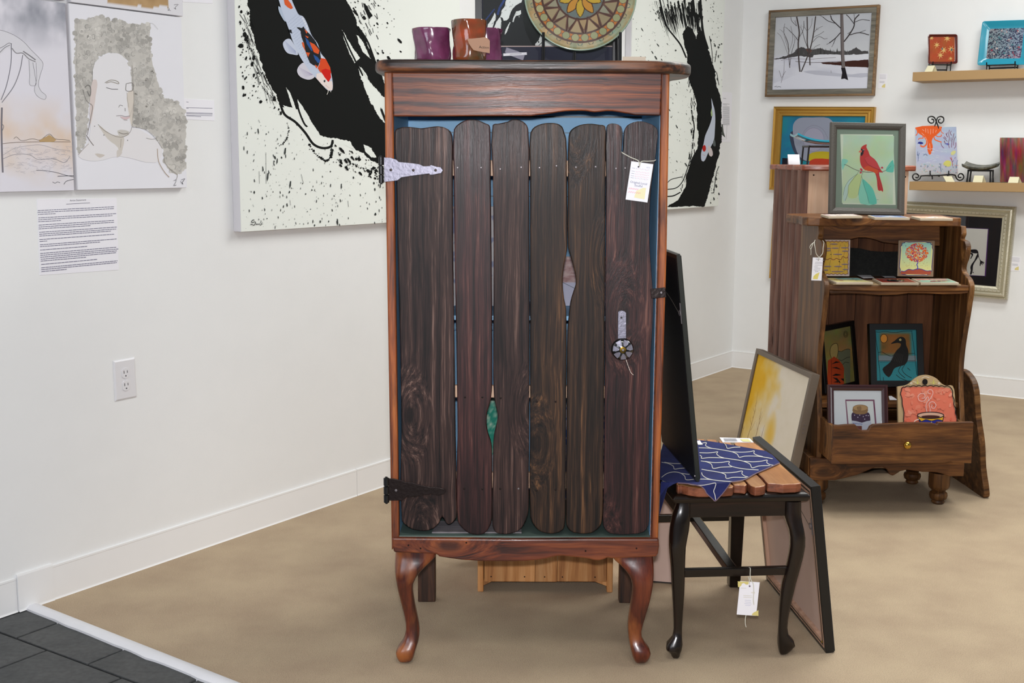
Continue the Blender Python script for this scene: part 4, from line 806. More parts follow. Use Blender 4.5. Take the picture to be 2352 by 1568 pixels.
# cabriole legs
def prof(L, R, n=26):
    L = sorted(L, key=lambda p: p[1]); R = sorted(R, key=lambda p: p[1]); y0 = max(L[0][1], R[0][1]); y1 = min(L[-1][1], R[-1][1])
    Ls = cat(L, 6, False); Rs = cat(R, 6, False); ys = y0+(y1-y0)*(1-np.cos(np.linspace(0, np.pi, n)))/2
    f = lambda S, y: float(np.interp(y, np.maximum.accumulate([p[1] for p in S]), [p[0] for p in S])); return [(f(Ls, y), f(Rs, y), y) for y in ys]
def cabriole(T, L, R, Y, mt, name='leg', top=None, depth=.03, fwd=1, O=O3, rz=0, bot=0.0):
    pf = prof(L, R); rings = []; n = 20; base = None; Mi = T.matrix_world.inverted()
    zs1 = onY(pf[-1][0], pf[-1][2], Y).z; zs0 = onY(pf[0][0], pf[0][2], Y).z
    for a, b, y in pf:
        p0 = onY(a, y, Y); p1 = onY(b, y, Y); c = (p0.x+p1.x)/2; hw = max((p1.x-p0.x)/2, .002)
        if base is None: base = c
        hd = min(hw, depth); z = bot+(p0.z-zs1)*(zs0-bot)/(zs0-zs1); dy = -abs(c-base)*.6
        ring = []
        for k in range(n):
            t = 2*math.pi*k/n; ct, s_ = math.cos(t), math.sin(t); e = .62
            ring.append(Mi @ Vector((c+hw*math.copysign(abs(ct)**e, ct), Y+depth+dy+hd*math.copysign(abs(s_)**e, s_), z)))
        rings.append(ring)
    return obj(name, MB().loft(rings), mt, T, smooth='auto')
Lp = B5((160, 300), (157, 420), (175, 560), (210, 720), (240, 850), (246, 920), (238, 970), (210, 1030), (175, 1072), (168, 1100), (178, 1135), (196, 1165), (235, 1172), (240, 1176))
Rp = B5((495, 300), (485, 350), (450, 385), (385, 440), (335, 500), (305, 570), (315, 700), (340, 830), (355, 930), (348, 1010), (325, 1080), (305, 1145), (275, 1172), (265, 1176))
cabriole(CAB, Lp, Rp, YF+.002, 'legred', depth=.028, bot=.001)
Lp = B5((1880, 325), (1888, 358), (1950, 410), (2010, 470), (2045, 540), (2052, 620), (2035, 750), (2018, 880), (2020, 960), (2035, 1060), (2060, 1150), (2085, 1186), (2092, 1192))
Rp = B5((2222, 325), (2224, 420), (2215, 560), (2190, 700), (2150, 850), (2127, 940), (2132, 1000), (2162, 1045), (2192, 1082), (2197, 1112), (2182, 1150), (2160, 1180), (2125, 1192))
cabriole(CAB, Lp, Rp, YF+.002, 'legred', depth=.028, bot=.001)
for a, b in ((960, 1000), (1422, 1456)):
    x0, x1 = onY(a, 1382, 3.39).x-O3.x, onY(b, 1382, 3.39).x-O3.x; box('rear_leg', (x0, D-.012, .0), (x1, D+.028, zl+.03), 'burnt', CAB, .003)
# tag on the door
def hangtag(name, label, cs, Y, strings, style, sep=.0, hole=None, lean=0):
    p = Vector((0, Y, 0)); n = (0, -1, 0); m, w_, h_ = fit_rect(p, n, *cs); T = thing(name, label, 'price tag', mat=m)
    obj('tag_card', MB().box((0, 0, -.0008), (w_, h_, 0)), 'paper', T); P = Paint(m, .0002)
    style(P, cs, w_, h_); P.build('tag_print', T); mi = m.inverted()
    for pts in strings:
        obj('tag_string', MB().tube(cat([tuple(mi @ (onY(a, b, Y+dy))) for a, b, dy in pts], 5, False), .0011, 6), 'string', T)
    return T
def bil(cs, a, b):
    tl, tr, br_, bl_ = [np.array(q) for q in cs]; return tuple((tl*(1-a)+tr*a)*(1-b)+(bl_*(1-a)+br_*a)*b)
def st_door(P, cs, w_, h_):
    ang = math.atan2(cs[1][1]-cs[0][1], cs[1][0]-cs[0][0])
    P.poly([bil(cs, .36, .98-.06), bil(cs, .42, .74), bil(cs, .7, .64), bil(cs, .84, .63), bil(cs, .84, .93)], (236, 228, 186))
    for i, y in enumerate((.17, .25, .31, .37, .42)):
        P.line([bil(cs, .08, y), bil(cs, .22, y)], .7, (150, 148, 170)); 
        for k in range(9): P.line([bil(cs, .27+k*.07, y-.01+.01*(k % 2)), bil(cs, .31+k*.07, y+.012-.02*(k % 3)/2)], .6, (226, 150, 170) if i not in (0, 4) or k % 2 else (160, 158, 176), lay=False)
        P.k += 1
    P.text('4575', *bil(cs, .80, .12), 4.2, (176, 174, 190), ang)
    P.text('Original Local', *bil(cs, .47, .555), 7.0, (120, 120, 150), ang, sx=1.0); P.text('Soulful', *bil(cs, .48, .63), 7.0, (120, 120, 150), ang)
    for y, a0, a1 in ((.70, .06, .5), (.79, .06, .62)):
        P.line([bil(cs, a0+(a1-a0)*t, y+.02*math.sin(t*38)) for t in np.linspace(0, 1, 40)], .6, (232, 150, 160))
    P.dots([bil(cs, .36, .12)], 1.9, (40, 30, 50), n=12, jit=0)
hangtag('price_tag', 'white paper price tag strung on the upper right of the plank door', [(1450, 370), (1500, 377), (1487.5, 465), (1437, 458)], YF-.009, [[(1428, 349, .012), (1430, 351, .004), (1448, 361, 0), (1467, 370, -.001), (1468, 377, -.002), (1468.3, 382, .001)], [(1469, 383, .001), (1470, 377, -.002), (1473, 371, -.001), (1490, 370, .002), (1503, 369, .006), (1506, 367, .012)]], st_door)
# artworks standing on the shelves inside, seen through the gaps between the boards
def inprint(name, label, cs, Y, fn, draw=None):
    m, w_, h_ = fit_rect(Vector((0, Y, 0)), (0, -1, 0), *cs); T = thing(name, label, 'print', mat=m)
    obj('board', MB().box((0, 0, -.012), (w_, h_, 0)), 'canvas', T, .001); P = Paint(m); P.wash((.001, .001, w_-.001, h_-.001), fn, 40, 50)
    if draw: draw(P)
    P.build('artwork', T); return T
yi = YF+.33
zz0 = sh[1]+O3.z
def pyof(z, Y, px=1300):
    d = 0; lo, hi = 0, 1568
    for _ in range(40):
        mid = (lo+hi)/2
        if onY(px, mid, Y).z > z: lo = mid
        else: hi = mid
    return lo
yb1 = pyof(sh[1]+.001, yi)
def peach(a, b):
    k = np.clip((b-.47)*60, 0, 1); g = fbm(a*14, b*30, 91); return (190*(1-k)+(196-46*np.clip(g*2-.7, 0, 1))*k, 190*(1-k)+(172-62*np.clip(g*2-.7, 0, 1))*k, 208*(1-k)+(168-60*np.clip(g*2-.7, 0, 1))*k)
inprint('landscape_print', 'peach and lilac landscape print inside the cabinet, seen through the upper knot gap', [(1225, 589), (1392, 589), (1392, yb1), (1225, yb1)], yi, peach, lambda P: P.line([(1280, 645), (1296, 650), (1320, 662)], 1, (70, 80, 90)))
yb2 = pyof(zb+.003, yi)
def teal(a, b):
    g = fbm(a*20, b*36, 95); k = np.clip((b-.42)*40, 0, 1); return ((196*(1-k)+(40+150*np.clip(g*2.4-.9, 0, 1))*k), (208*(1-k)+(140+70*np.clip(g*2.4-.9, 0, 1))*k), (218*(1-k)+(118+70*np.clip(g*2.4-.9, 0, 1))*k))
inprint('teal_print', 'teal and white abstract print inside the cabinet, seen through the lower knot gap', [(1058, 905), (1212, 905), (1212, yb2), (1058, yb2)], yi, teal)
inprint('white_print', 'pale print on the upper shelf inside the cabinet, seen through the left gaps', [(1005, 474), (1160, 474), (1160, yb1), (1005, yb1)], yi, lambda a, b: (216-60*(fbm(a*8, b*12, 98) > .6), 212-50*(fbm(a*8, b*12, 98) > .6), 212-20*(fbm(a*8, b*12, 98) > .6)))
inprint('blue_print', 'blue and white print on the cabinet floor, seen through the right gaps', [(1230, 930), (1400, 930), (1400, yb2), (1230, yb2)], yi, lambda a, b: (60+150*(fbm(a*8, b*24, 99) > .5), 110+90*(fbm(a*8, b*24, 99) > .5), 180+30*(fbm(a*8, b*24, 99) > .5)))
q_ = [G(a, b, zb+.0035) for a, b in ((1004, 1196), (1196, 1196), (1198, 1222), (992, 1222))]; T = thing('grey_board', 'thin grey board lying on the green floor inside the cabinet', 'board', (q_[0].x, q_[0].y, zb+.0012)); obj('board_body', MB().prism([(v.x-q_[0].x, v.y-q_[0].y) for v in q_], 0, .0025, 'xy'), wood('grey_board_wood', [(.3, (110, 104, 104)), (.7, (150, 142, 146))], 0, 60, .6, .3), T)  # thin pale grey slab laid flat on the cabinet floor
# ---------------------------------------------------------------- on the cabinet
TZ = TOPZ+O3.z
def mug(label, px0, px1, pyt, Y, mt, group=None):
    a = onY(px0, pyt, Y); b = onY(px1, pyt, Y); r = (b.x-a.x)/2; h_ = a.z-TZ; cx_ = (a.x+b.x)/2
    T = thing('pottery_cup', label, 'cup', (cx_, Y, TZ+.0003), group=group); sd = random.random()*9
    wob = lambda t, z: min(1, max(z, 0)/.02)*(.04*math.sin(3*t+sd)*math.sin(z*62+sd)+.035*math.sin(5*t+2*sd+z*55)+.02*math.sin(8*t+z*90))
    pf = [(r*.86, 0), (r*.93, .004), (r*.95, h_*.3), (r*.93, h_*.55), (r*.96, h_*.8), (r*1.0, h_*.97), (r*.99, h_), (r*.93, h_), (r*.9, h_*.9), (r*.87, h_*.4), (r*.8, .008), (.002, .008)]
    pp = cat(pf[:7], 3, False)+pf[7:]
    obj('cup_body', MB().lathe([(max(a_, .001), b_) for a_, b_ in pp], (0, 0, 0), 56, wob=wob), mt, T, smooth='auto'); return T, r, h_
mug('crinkled purple glazed cup at the left end of the cabinet top', 949, 1036, 66, 3.03, 'purple')
T, r, h_ = mug('tall rust and green glazed cup with a torn paper label, middle of three cups', 1038, 1118, 47, 3.0, 'rust')
mug('purple glazed cup half hidden behind the rust-green cup', 1076, 1154, 67, 3.14, 'purple')
K2 = cr(940, 40, .119)
lp = K2((1118, 410), (1200, 408), (1350, 395), (1470, 380), (1520, 410), (1555, 450), (1555, 560), (1553, 690), (1440, 672), (1300, 645), (1240, 630), (1200, 580), (1150, 500))
m, w_, h_ = fit_rect(Vector((0, 2.945, 0)), (0, -1, 0), *K2((1118, 380), (1555, 380), (1555, 690), (1118, 690)))
T2 = thing('torn_label', 'torn brown kraft label stuck on the front of the tall rust-green cup', 'label', mat=m)
mi = m.inverted(); obj('label_paper', MB().prism([(q.x, q.y) for q in (mi @ onY(a, b, 2.945) for a, b in lp)], -.001, 0, 'xy'), plain('brown_label_paper', (166, 128, 104), .8), T2)
P = Paint(m, .0003); P.text('Action', *K2((1440, 600))[0], 8.6, (40, 34, 32), ang=.05); P.build('label_print', T2)
# framed black print behind, standing on the cabinet
R3 = cr(1080, 0, .17007); YPIC = 3.30
m, w_, h_ = fit_rect(Vector((0, YPIC, 0)), (0, -1, 0), (1091, -260), (1425, -260), (1425, 150), (1091, 150))
dz = TZ+.001-m.translation.z; m.translation.z += dz; h_ -= dz
T = thing('framed_print', 'black framed black-and-white abstract print standing behind the round plate', 'picture', mat=m)
picframe(T, w_, h_, [(0, -.02), (0, 0), (.001, .002), (.018, .002), (.019, -.004)], 'black'); box('backing', (.002, .002, -.02), (w_-.002, h_-.002, -.008), 'black', T)
P = Paint(m, -.0065); P.poly([(1100, -250), (1422, -250), (1422, 150), (1100, 150)], (46, 48, 66)); P.poly([(1109, -200), (1421, -200), (1421, 107.5), (1109, 107.5)], (190, 170, 164)); P.poly([(1109, -200), (1421, -200), (1421, 105), (1109, 105)], (34, 37, 38))
P.dots(np.column_stack([RNG.uniform(1110, 1225, 260), RNG.uniform(-100, 104, 260)]), RNG.uniform(.2, .5, 260), (92, 96, 100), n=4)
W_ = (224, 228, 224)
P.line(R3((460, 0), (400, 100), (370, 200)), 5, (44, 66, 120)); P.line(R3((330, 120), (200, 280)), 3, (44, 62, 110))
for q in (((500, -60), (690, -60), (700, 0), (690, 30), (620, 72), (580, 110), (540, 180), (520, 250), (490, 275), (455, 280), (430, 240), (405, 230), (425, 150), (470, 80)), ((335, 165), (352, 215), (345, 270), (325, 300), (298, 388), (232, 388), (240, 330), (280, 280), (318, 210)), ((405, 230), (420, 290), (412, 400), (310, 398), (350, 300)),
          ((620, 152), (688, 138), (690, 180), (672, 205), (625, 212), (600, 250), (583, 298), (574, 292), (590, 230)), ((530, 300), (545, 300), (520, 360), (500, 420), (470, 468), (460, 462), (480, 400)), ((948, 470), (968, 500), (1000, 540), (1060, 560), (1180, 612), (1000, 622), (880, 616), (878, 590), (925, 545)), ((650, 220), (668, 222), (658, 250))): P.poly(R3(*q), W_, 1.1, 2)
P.dots(np.array(R3((922, 565))), 2.2, (30, 32, 32)); P.line(R3((925, 615), (950, 590), (975, 570)), 1.5, (30, 32, 32))
for i in range(40): P.line([(RNG.uniform(1127, 1200), RNG.uniform(0, 60)) for _ in range(1)]*1+[(RNG.uniform(1127, 1200), RNG.uniform(0, 60))] if False else [(x := RNG.uniform(1128, 1198), y := RNG.uniform(0, 60)), (x+RNG.normal(0, 2), y+RNG.uniform(1, 4))], .7, (40, 42, 42), lay=False)
P.build('artwork', T, 'print'); obj('glass', MB().box((.018, .018, -.0045), (w_-.018, h_-.018, -.0035)), 'glass', T)
# title strip with tape at its lower left
m2, w2, h2 = fit_rect(Vector((0, YPIC-.0035, 0)), (0, -1, 0), (1156, 123), (1209, 120), (1211, 126), (1156, 128.5)); T = thing('title_strip', 'narrow white title strip taped low on the black framed print', 'label', mat=m2)
obj('strip', MB().box((0, 0, 0), (w2, h2, .0006)), 'paper', T); P = Paint(m2, .0008); P.line([(1171, 124.6), (1198, 123)], 1.2, (150, 146, 160)); P.build('strip_print', T)
mi = m2.inverted(); obj('tape', MB().prism([((mi @ onY(a, b, YPIC-.0035)).x, (mi @ onY(a, b, YPIC-.0035)).y) for a, b in R3((490, 640), (640, 690), (740, 740), (712, 815), (560, 758), (468, 706))], -.0006, -.0002, 'xy'), 'tape', T)
# plate and its stand
YPL = 3.10; pc = onY(1333, -12, YPL); pr_ = (onY(1463, -12, YPL).x-onY(1204, -12, YPL).x)/2
pm = Matrix.Translation(pc) @ Matrix.Rotation(math.radians(90-7), 4, 'X')
T = thing('mandala_plate', 'large round glazed plate painted with a mandala, standing on a black stand', 'plate', mat=pm)
obj('plate_body', MB().lathe([(.001, -.010), (pr_*.6, -.010), (pr_*.97, 0.002), (pr_, .006), (pr_*.985, .009), (pr_*.93, .004), (pr_*.6, -.002), (.001, -.002)][::-1], (0, 0, 0), 72), 'platerim', T, smooth=True)
P = Paint(pm, .0); P.V = []; s = pr_/129.
def onplate(U): r = np.hypot(U[:, 0], U[:, 1])/pr_; return np.interp(r, [0, .6, .93, .985], [-.0017, -.0017, .0046, .0095])
_raw = Paint.raw
class PlateP(Paint):
    def raw(s_, U, faces, cols):
        U = np.array(U); b = s_.n; z = onplate(U)+s_.k*.00002; s_.V.append(np.column_stack([U, z])); s_.n += len(U)
        for f, c in zip(faces, cols): 
            a = sum(U[f[i]][0]*U[f[(i+1) % len(f)]][1]-U[f[(i+1) % len(f)]][0]*U[f[i]][1] for i in range(len(f)))
            s_.F.append([i+b for i in (f if a > 0 else f[::-1])]); s_.C.append(c)
P = PlateP(pm, 0)
# base coloured sectors in rings so the relief of the plate is followed
U = []; Fq = []; Cq = []; RR = np.linspace(0, .975, 26)*pr_; NA = 96
for r in RR: U += [(r*math.cos(2*math.pi*k/NA), r*math.sin(2*math.pi*k/NA)) for k in range(NA)]
for j in range(len(RR)-1):
    for k in range(NA):
        Fq.append((j*NA+k, (j+1)*NA+k, (j+1)*NA+(k+1) % NA, j*NA+(k+1) % NA)); x, y = U[j*NA+k]; g = fbm(x*60+9, y*60+9, 3); g2 = fbm(x*45+3, y*45, 8)
        Cq.append(lin((118+44*g+60*(g2-.5), 116+36*g-16*(g2-.5), 84+36*g-50*(g2-.5))) if RR[j] > 108*s*.98 else lin((84+14*g, 56+10*g, 46+8*g)))
P.raw(U, Fq, Cq); P.k += 1
def pp_(r, a): return (r*s*math.cos(a), r*s*math.sin(a))
dkb = (62, 40, 32)
def ring(r, w_, col): P.line([pp_(r, 2*math.pi*i/120) for i in range(120)], w_*s, col, px=False, closed=True)
def spoly(pts, col): P.raw(np.array(pts), [tuple(range(len(pts)))], [lin(col)])
n28 = 28
for i in range(n28):
    a = 2*math.pi*(i+.5)/n28; g = random.random(); c = pp_(98, a); spoly([(c[0]+8.2*s*math.cos(t), c[1]+8.2*s*math.sin(t)) for t in np.linspace(0, 2*math.pi, 18, endpoint=False)], (124+30*g, 128+20*g, 92+14*g))
    b = 2*math.pi*i/n28
    for r0, sg in ((105, -1), (91, 1)): spoly([pp_(r0, b-.045), pp_(r0, b+.045), pp_(r0+sg*7.5, b)], (164, 98, 36))
    for q in range(1):
        c = pp_(111.5, b); P.line([(c[0]+5*s*math.cos(t), c[1]+5*s*math.sin(t)) for t in np.linspace(b-1.7, b+1.7, 14)], 1.5*s, (64, 66, 60) if i % 3 else (60, 88, 88), px=False, lay=False)
P.k += 1; ring(108, 2.6, dkb); ring(88, 3.2, dkb)
for i in range(14):
    a = 2*math.pi*(i+.25)/14; g = random.random(); spoly([pp_(86, a-.15), pp_(86, a), pp_(86, a+.15), pp_(60, a+.02), pp_(60, a-.02)], (124+30*g, 112+24*g, 84+20*g)); P.line([pp_(88, a-.2), pp_(50, a), pp_(88, a+.2)], 3*s, dkb, px=False, lay=False)
    b = a+math.pi/14; spoly([pp_(58, b-.16), pp_(58, b+.16), pp_(80, b)], (120+30*g, 124, 108-20*g)); 
P.k += 1
for i in range(14):
    a = 2*math.pi*(i+.25)/14; c = pp_(66, a); spoly([(c[0]+3.4*s*math.cos(t), c[1]+3.4*s*math.sin(t)) for t in np.linspace(0, 6.28, 10, endpoint=False)], (208, 120, 62))
P.k += 1; ring(55, 2.6, dkb); spoly([pp_(53, t) for t in np.linspace(0, 2*math.pi, 60, endpoint=False)], (90, 100, 96)); P.k += 1
for i in range(10):
    a = 2*math.pi*(i+.5)/10; L = [pp_(10, a), pp_(22, a-.38), pp_(34, a-.28), pp_(50, a), pp_(34, a+.28), pp_(22, a+.38)]; L = cat(L, 3); spoly(L, (168, 118+20*(i % 2), 40)); P.line(L, 2.4*s, dkb, px=False, closed=True, lay=False)
P.k += 1; spoly([pp_(10, t) for t in np.linspace(0, 6.28, 20, endpoint=False)], dkb); P.build('mandala_artwork', T, 'tileprint')
S = thing('plate_stand', 'black iron stand holding the round mandala plate on the cabinet', 'plate stand', (pc.x, YPL, TZ))
def sx(px, py, Y=YPL-.03): q = onY(px, py, Y); return (q.x-pc.x, q.z-TZ)
for px in (1248, 1425):
    x, z = sx(px, 74); x -= 0; x1_, _ = sx(px, 130)
    obj('prong', MB().tube([(x1_, -.03, .003), (x, -.03, z), ], .0036, 8), 'blackiron', S)
    obj('arm', MB().tube([(x1_, -.03, .0045), (x1_, .03, .0045), (x1_, .075, .0045)], .0034, 8), 'blackiron', S); obj('back_leg', MB().tube([(x1_, .075, .002), (x1_*.96, .062, .11)], .0034, 8), 'blackiron', S)
xc, zc = sx(1320, 118); obj('prong', MB().tube([(xc, -.012, .003), (xc, -.012, zc)], .0036, 8), 'blackiron', S)
xa, xb_ = sx(1248, 130)[0], sx(1425, 130)[0]; obj('cross_bar', MB().tube([(xa, -.012, .0036), (xb_, -.012, .0036)], .003, 8), 'blackiron', S); obj('cross_bar', MB().tube([(xa, .072, .0045), (xb_, .072, .0045)], .003, 8), 'blackiron', S)
# small tan card
a = onY(1430, 130, 2.99); b = onY(1483, 139, 2.99); T = thing('small_card', 'small tan card standing at the right of the cabinet top', 'card', (a.x, 2.99, TZ)); box('card_face', (0, 0, .0003), (b.x-a.x, .001, a.z-TZ), plain('tan_card', (196, 182, 164), .8), T, 0)
# ================================================================ PINE STAND behind
YPN = 3.475; p0 = onY(1097, 1361, YPN); p1 = onY(1407, 1361, YPN); T = thing('pine_cupboard', 'low honey pine piece seen from behind, standing on the carpet behind the plank cabinet', 'cupboard', (p0.x, YPN, 0)); W0 = p1.x-p0.x; HP = .62
def pz(py): return onY(1250, py, YPN).z
zlow = pz(1337)
for a, b in ((1112, 1229), (1229.5, 1280), (1280.5, 1394)):
    x0 = onY(a, 1300, YPN).x-p0.x; x1_ = onY(b, 1300, YPN).x-p0.x; box('back_board', (x0, .006, zlow+random.uniform(-.002, .003)), (x1_, .018, HP), 'pine', T, .0015)
for x0 in (0, W0-.018): box('side_panel', (x0, 0, 0), (x0+.018, .30, HP), 'pine', T, .003)
for x0, s_ in ((.018, 1), (W0-.018, -1)): obj('corner_bracket', MB().prism([(x0, .018), (x0+s_*.034, zlow+.004), (x0, zlow+.004)] if s_ > 0 else [(x0, .018), (x0, zlow+.004), (x0-.045, zlow+.004)], .008, .02, 'xz'), 'pine', T)
box('top_panel', (-.01, -.0, HP), (W0+.01, .31, HP+.018), 'pine', T, .003); box('front_rail', (.018, .28, .05), (W0-.018, .298, HP), 'pine', T)
for px in (1128, 1205, 1251, 1292, 1367): x = onY(px, 1325, YPN).x-p0.x; obj('nail', MB().lathe([(.0022, .006), (.002, .005)], (x, 0, pz(1326)), 8, 'y'), 'iron', T)
# ================================================================ STOOL with live-edge slabs
RZ = math.radians(5); YS = 2.985
S0 = G(1683, 1505); S0.z = 0
so = Vector((onY(1546, 1150, YS).x, YS, 0)); se = onY(1862, 1150, YS)
HS = onY(1700, 1135, YS).z; HSL = onY(1700, 1151, YS).z
SW = (se.x-so.x)/math.cos(RZ); STO = thing('wooden_stool', 'black lacquered stool with cabriole legs, right of the plank cabinet', 'stool', so+Vector((0, -SW*math.sin(RZ)/2, 0)), RZ)
SD = .50; HW = HS-HSL
prf = [(0.004, HSL-.004), (-.002, HSL+HW*.3), (-.003, HSL+HW*.55), (.002, HSL+HW*.85), (.010, HS), ]
def rectring(i, z): return [(i, i, z), (SW-i, i, z), (SW-i, SD-i, z), (i, SD-i, z)]
obj('seat_frame', MB().loft([rectring(a, z) for a, z in prf]), 'lacquerh', STO, .002)
ax0 = onY(1560, 1170, YS+.01).x-so.x; ax1 = onY(1843, 1170, YS+.01).x-so.x; ah = onY(1700, 1189, YS+.01).z
box('apron', (ax0+.004, .020, ah), (ax1-.004, .036, HSL), 'lacquerh', STO); box('apron', (ax0+.01, SD-.04, ah), (ax1-.01, SD-.02, HSL), 'lacquerh', STO)
box('apron', (ax0, .03, ah), (ax0+.018, SD-.03, HSL), 'lacquerh', STO); box('apron', (ax1-.018, .03, ah), (ax1, SD-.03, HSL), 'lacquerh', STO)
C6 = cr(1500, 1120, .2551)
Lp = C6((225, 130), (212, 190), (185, 250), (160, 370), (150, 520), (165, 700), (180, 950), (195, 1250), (188, 1325), (150, 1375), (117, 1405), (120, 1432), (165, 1480), (180, 1515), (200, 1524))
Rp = C6((345, 130), (340, 270), (330, 380), (300, 520), (295, 650), (290, 900), (275, 1150), (268, 1300), (270, 1400), (258, 1450), (240, 1515), (220, 1524))
cabriole(STO, Lp, Rp, YS-.006, 'lacquer', depth=.022, bot=.001)
Lp = C6((1195, 130), (1195, 270), (1230, 370), (1245, 500), (1215, 700), (1170, 900), (1148, 1150), (1138, 1300), (1143, 1440), (1155, 1485), (1170, 1494))
Rp = C6((1345, 130), (1347, 270), (1375, 430), (1375, 520), (1340, 700), (1290, 900), (1235, 1120), (1218, 1250), (1238, 1330), (1300, 1385), (1290, 1412), (1225, 1476), (1190, 1494))
cabriole(STO, Lp, Rp, YS+.020, 'lacquer', depth=.022, bot=.001)
SI = STO.matrix_world.inverted()
def quadleg(top4, bot4, w_=.018):
    a, b = [SI @ onY(x, y, Y) for x, y, Y in top4]; c, d = [SI @ onY(x, y, Y) for x, y, Y in bot4]; a.z = b.z = HSL
    c.z = d.z = .001; mb = MB()
    r = [[(p.x, p.y-.0, p.z), (q.x, q.y, q.z), (q.x, q.y+.036, q.z), (p.x, p.y+.036, p.z)] for p, q in ((c, d), (a, b))]; return mb.loft(r)
YR = 3.50
obj('leg', quadleg([(1681, 1150, YR-.03), (1716, 1150, YR-.03)], [(1676, 1346, YR+.02), (1701, 1346, YR+.02)]), 'lacquer', STO, .004)
xw = (SI @ onY(1690, 1346, YR)).x; LL = .022
lx = ax0+.022
obj('leg', MB().loft([[(lx-.034, SD+.02, .001), (lx-.006, SD+.02, .001), (lx-.006, SD+.056, .001), (lx-.034, SD+.056, .001)], [(lx-.012, SD-.04, HSL), (lx+.024, SD-.04, HSL), (lx+.024, SD, HSL), (lx-.012, SD, HSL)]]), 'lacquer', STO, .004)
bz0 = onY(1700, 1324, YS+.02).z; bz1 = onY(1700, 1306, YS+.02).z
box('stretcher', (ax0+.02, .022, bz0), (ax1-.02, .040, bz1), 'lacquerh', STO)
ca = SI @ onY(1682, 1306, YS+.03); cb = SI @ onY(1592, 1188, YR); 
obj('stretcher', MB().add([(ca.x-.012, .04, bz0), (ca.x+.014, .04, bz0), (ca.x+.014, .04, bz1), (ca.x-.012, .04, bz1), (cb.x-.013, SD, bz0), (cb.x+.013, SD, bz0), (cb.x+.013, SD, bz1), (cb.x-.013, SD, bz1)], [(0, 1, 2, 3), (7, 6, 5, 4), (0, 4, 5, 1), (2, 6, 7, 3), (1, 5, 6, 2), (3, 7, 4, 0)]), 'lacquer', STO, .002)
box('stretcher', (lx-.02, SD, bz0), (ax1-.05, SD+.018, bz1), 'lacquerh', STO)
# slabs: tops and bark edges
HT = HS+.024; C8 = cr(1500, 990, .16156)
def slab(pts, z0=HS+.0005, z1=HT):
    q = [SI @ Vector((*G(a, b, z1).xy, 0)) for a, b in pts]; o = obj('seat_slab', MB().prism([(p.x, p.y) for p in q], z0, z1, 'xy'), 'slab', STO, .0025)
    o.data.materials.append(M['bark'])
    for pl_ in o.data.polygons:
        if abs(pl_.normal.z) < .5: pl_.material_index = 1
    return o
slab(C8((1800, 452), (1950, 590), (2108, 735), (2030, 750), (1950, 752), (1850, 758), (1740, 745), (1625, 738), (1560, 660), (1490, 600), (1380, 450), (1250, 290), (1150, 170), (1230, 140), (1420, 150), (1560, 250)))
slab(C8((1470, 612), (1540, 680), (1600, 750), (1590, 775), (1520, 790), (1450, 795), (1390, 775), (1320, 705), (1210, 600), (1130, 450), (1020, 300), (930, 130), (1080, 130), (1230, 330), (1370, 480)))
slab(C8((1300, 712), (1335, 755), (1310, 775), (1230, 765), (1150, 762), (1120, 735), (1000, 560), (860, 350), (760, 110), (900, 120), (1000, 320), (1110, 490), (1200, 620)), z1=HT-.001)
slab(C8((1100, 745), (1145, 775), (1130, 800), (1000, 810), (880, 800), (820, 740), (700, 400), (600, 110), (730, 112), (840, 380), (980, 590)), z1=HT-.001)
slab(C8((800, 760), (840, 805), (780, 812), (650, 812), (500, 790), (400, 765), (350, 770), (330, 740), (330, 500), (380, 110), (560, 110), (680, 420)), z1=HT)
# indigo cloth: flat on the slabs, hanging over the front and the left
HC = HT+.0015
ctop = C8((560, 118), (660, 132), (820, 150), (1000, 178), (1300, 232), (1600, 285), (1700, 345), (1800, 450), (1620, 530), (1450, 605), (1290, 690), (1100, 722), (960, 735), (870, 742), (740, 748), (640, 745), (500, 735), (350, 728), (240, 735), (100, 690), (90, 480), (110, 300), (160, 112))
def cth(x, y): return HC
V = [Vector((*G(a, b, HC).xy, HC)) for a, b in ctop]; mb = MB(); n0 = len(V)
mb.add([tuple(v) for v in V], [tuple(range(n0))])
CL = thing('indigo_cloth', 'indigo blue cloth with white stitched arcs draped over the stool', 'cloth', (V[0].x, V[0].y, 0)); 
# front flap (pointed) and left flap
def fl(pts, Y): return [tuple(onY(a, b, Y)) for a, b in C8(*pts)]
ytop = [V[i] for i in range(11, 19)]
YFL = min(G(a, b, HT).y for a, b in C8((1850, 758), (1625, 738), (1450, 795), (1230, 765), (1000, 810), (880, 800), (780, 812), (650, 812), (500, 790), (400, 765)))-.004
flap = fl([(1100, 735), (1010, 860), (940, 940), (880, 992), (850, 965), (790, 905), (760, 870), (735, 830), (690, 790), (640, 772), (500, 745), (350, 735)], YFL)
top_e = [tuple(v) for v in (V[11], V[12], V[13], V[14], V[15], V[16], V[17])]
nb_ = len(flap); base = top_e+flap[::-1]
mb.add(base, [tuple(range(len(base)))])
lf = [tuple(V[17]), tuple(V[18])]+[tuple(Vector(q)) for q in (onY(1519, 1105, 3.02), onY(1517, 1140, 3.02), onY(1515, 1182, 3.02), onY(1524, 1150, 3.0), onY(1533, 1120, 2.985), onY(1546, 1112, 2.98))]
mb.add(lf, [tuple(range(len(lf)))])
mb.v = [tuple(CL.matrix_world.inverted() @ Vector(v)) for v in mb.v]
o = obj('fabric', mb, 'cloth', CL); sd_ = o.modifiers.new('thick', 'SOLIDIFY'); sd_.thickness = .0012; sd_.offset = 1
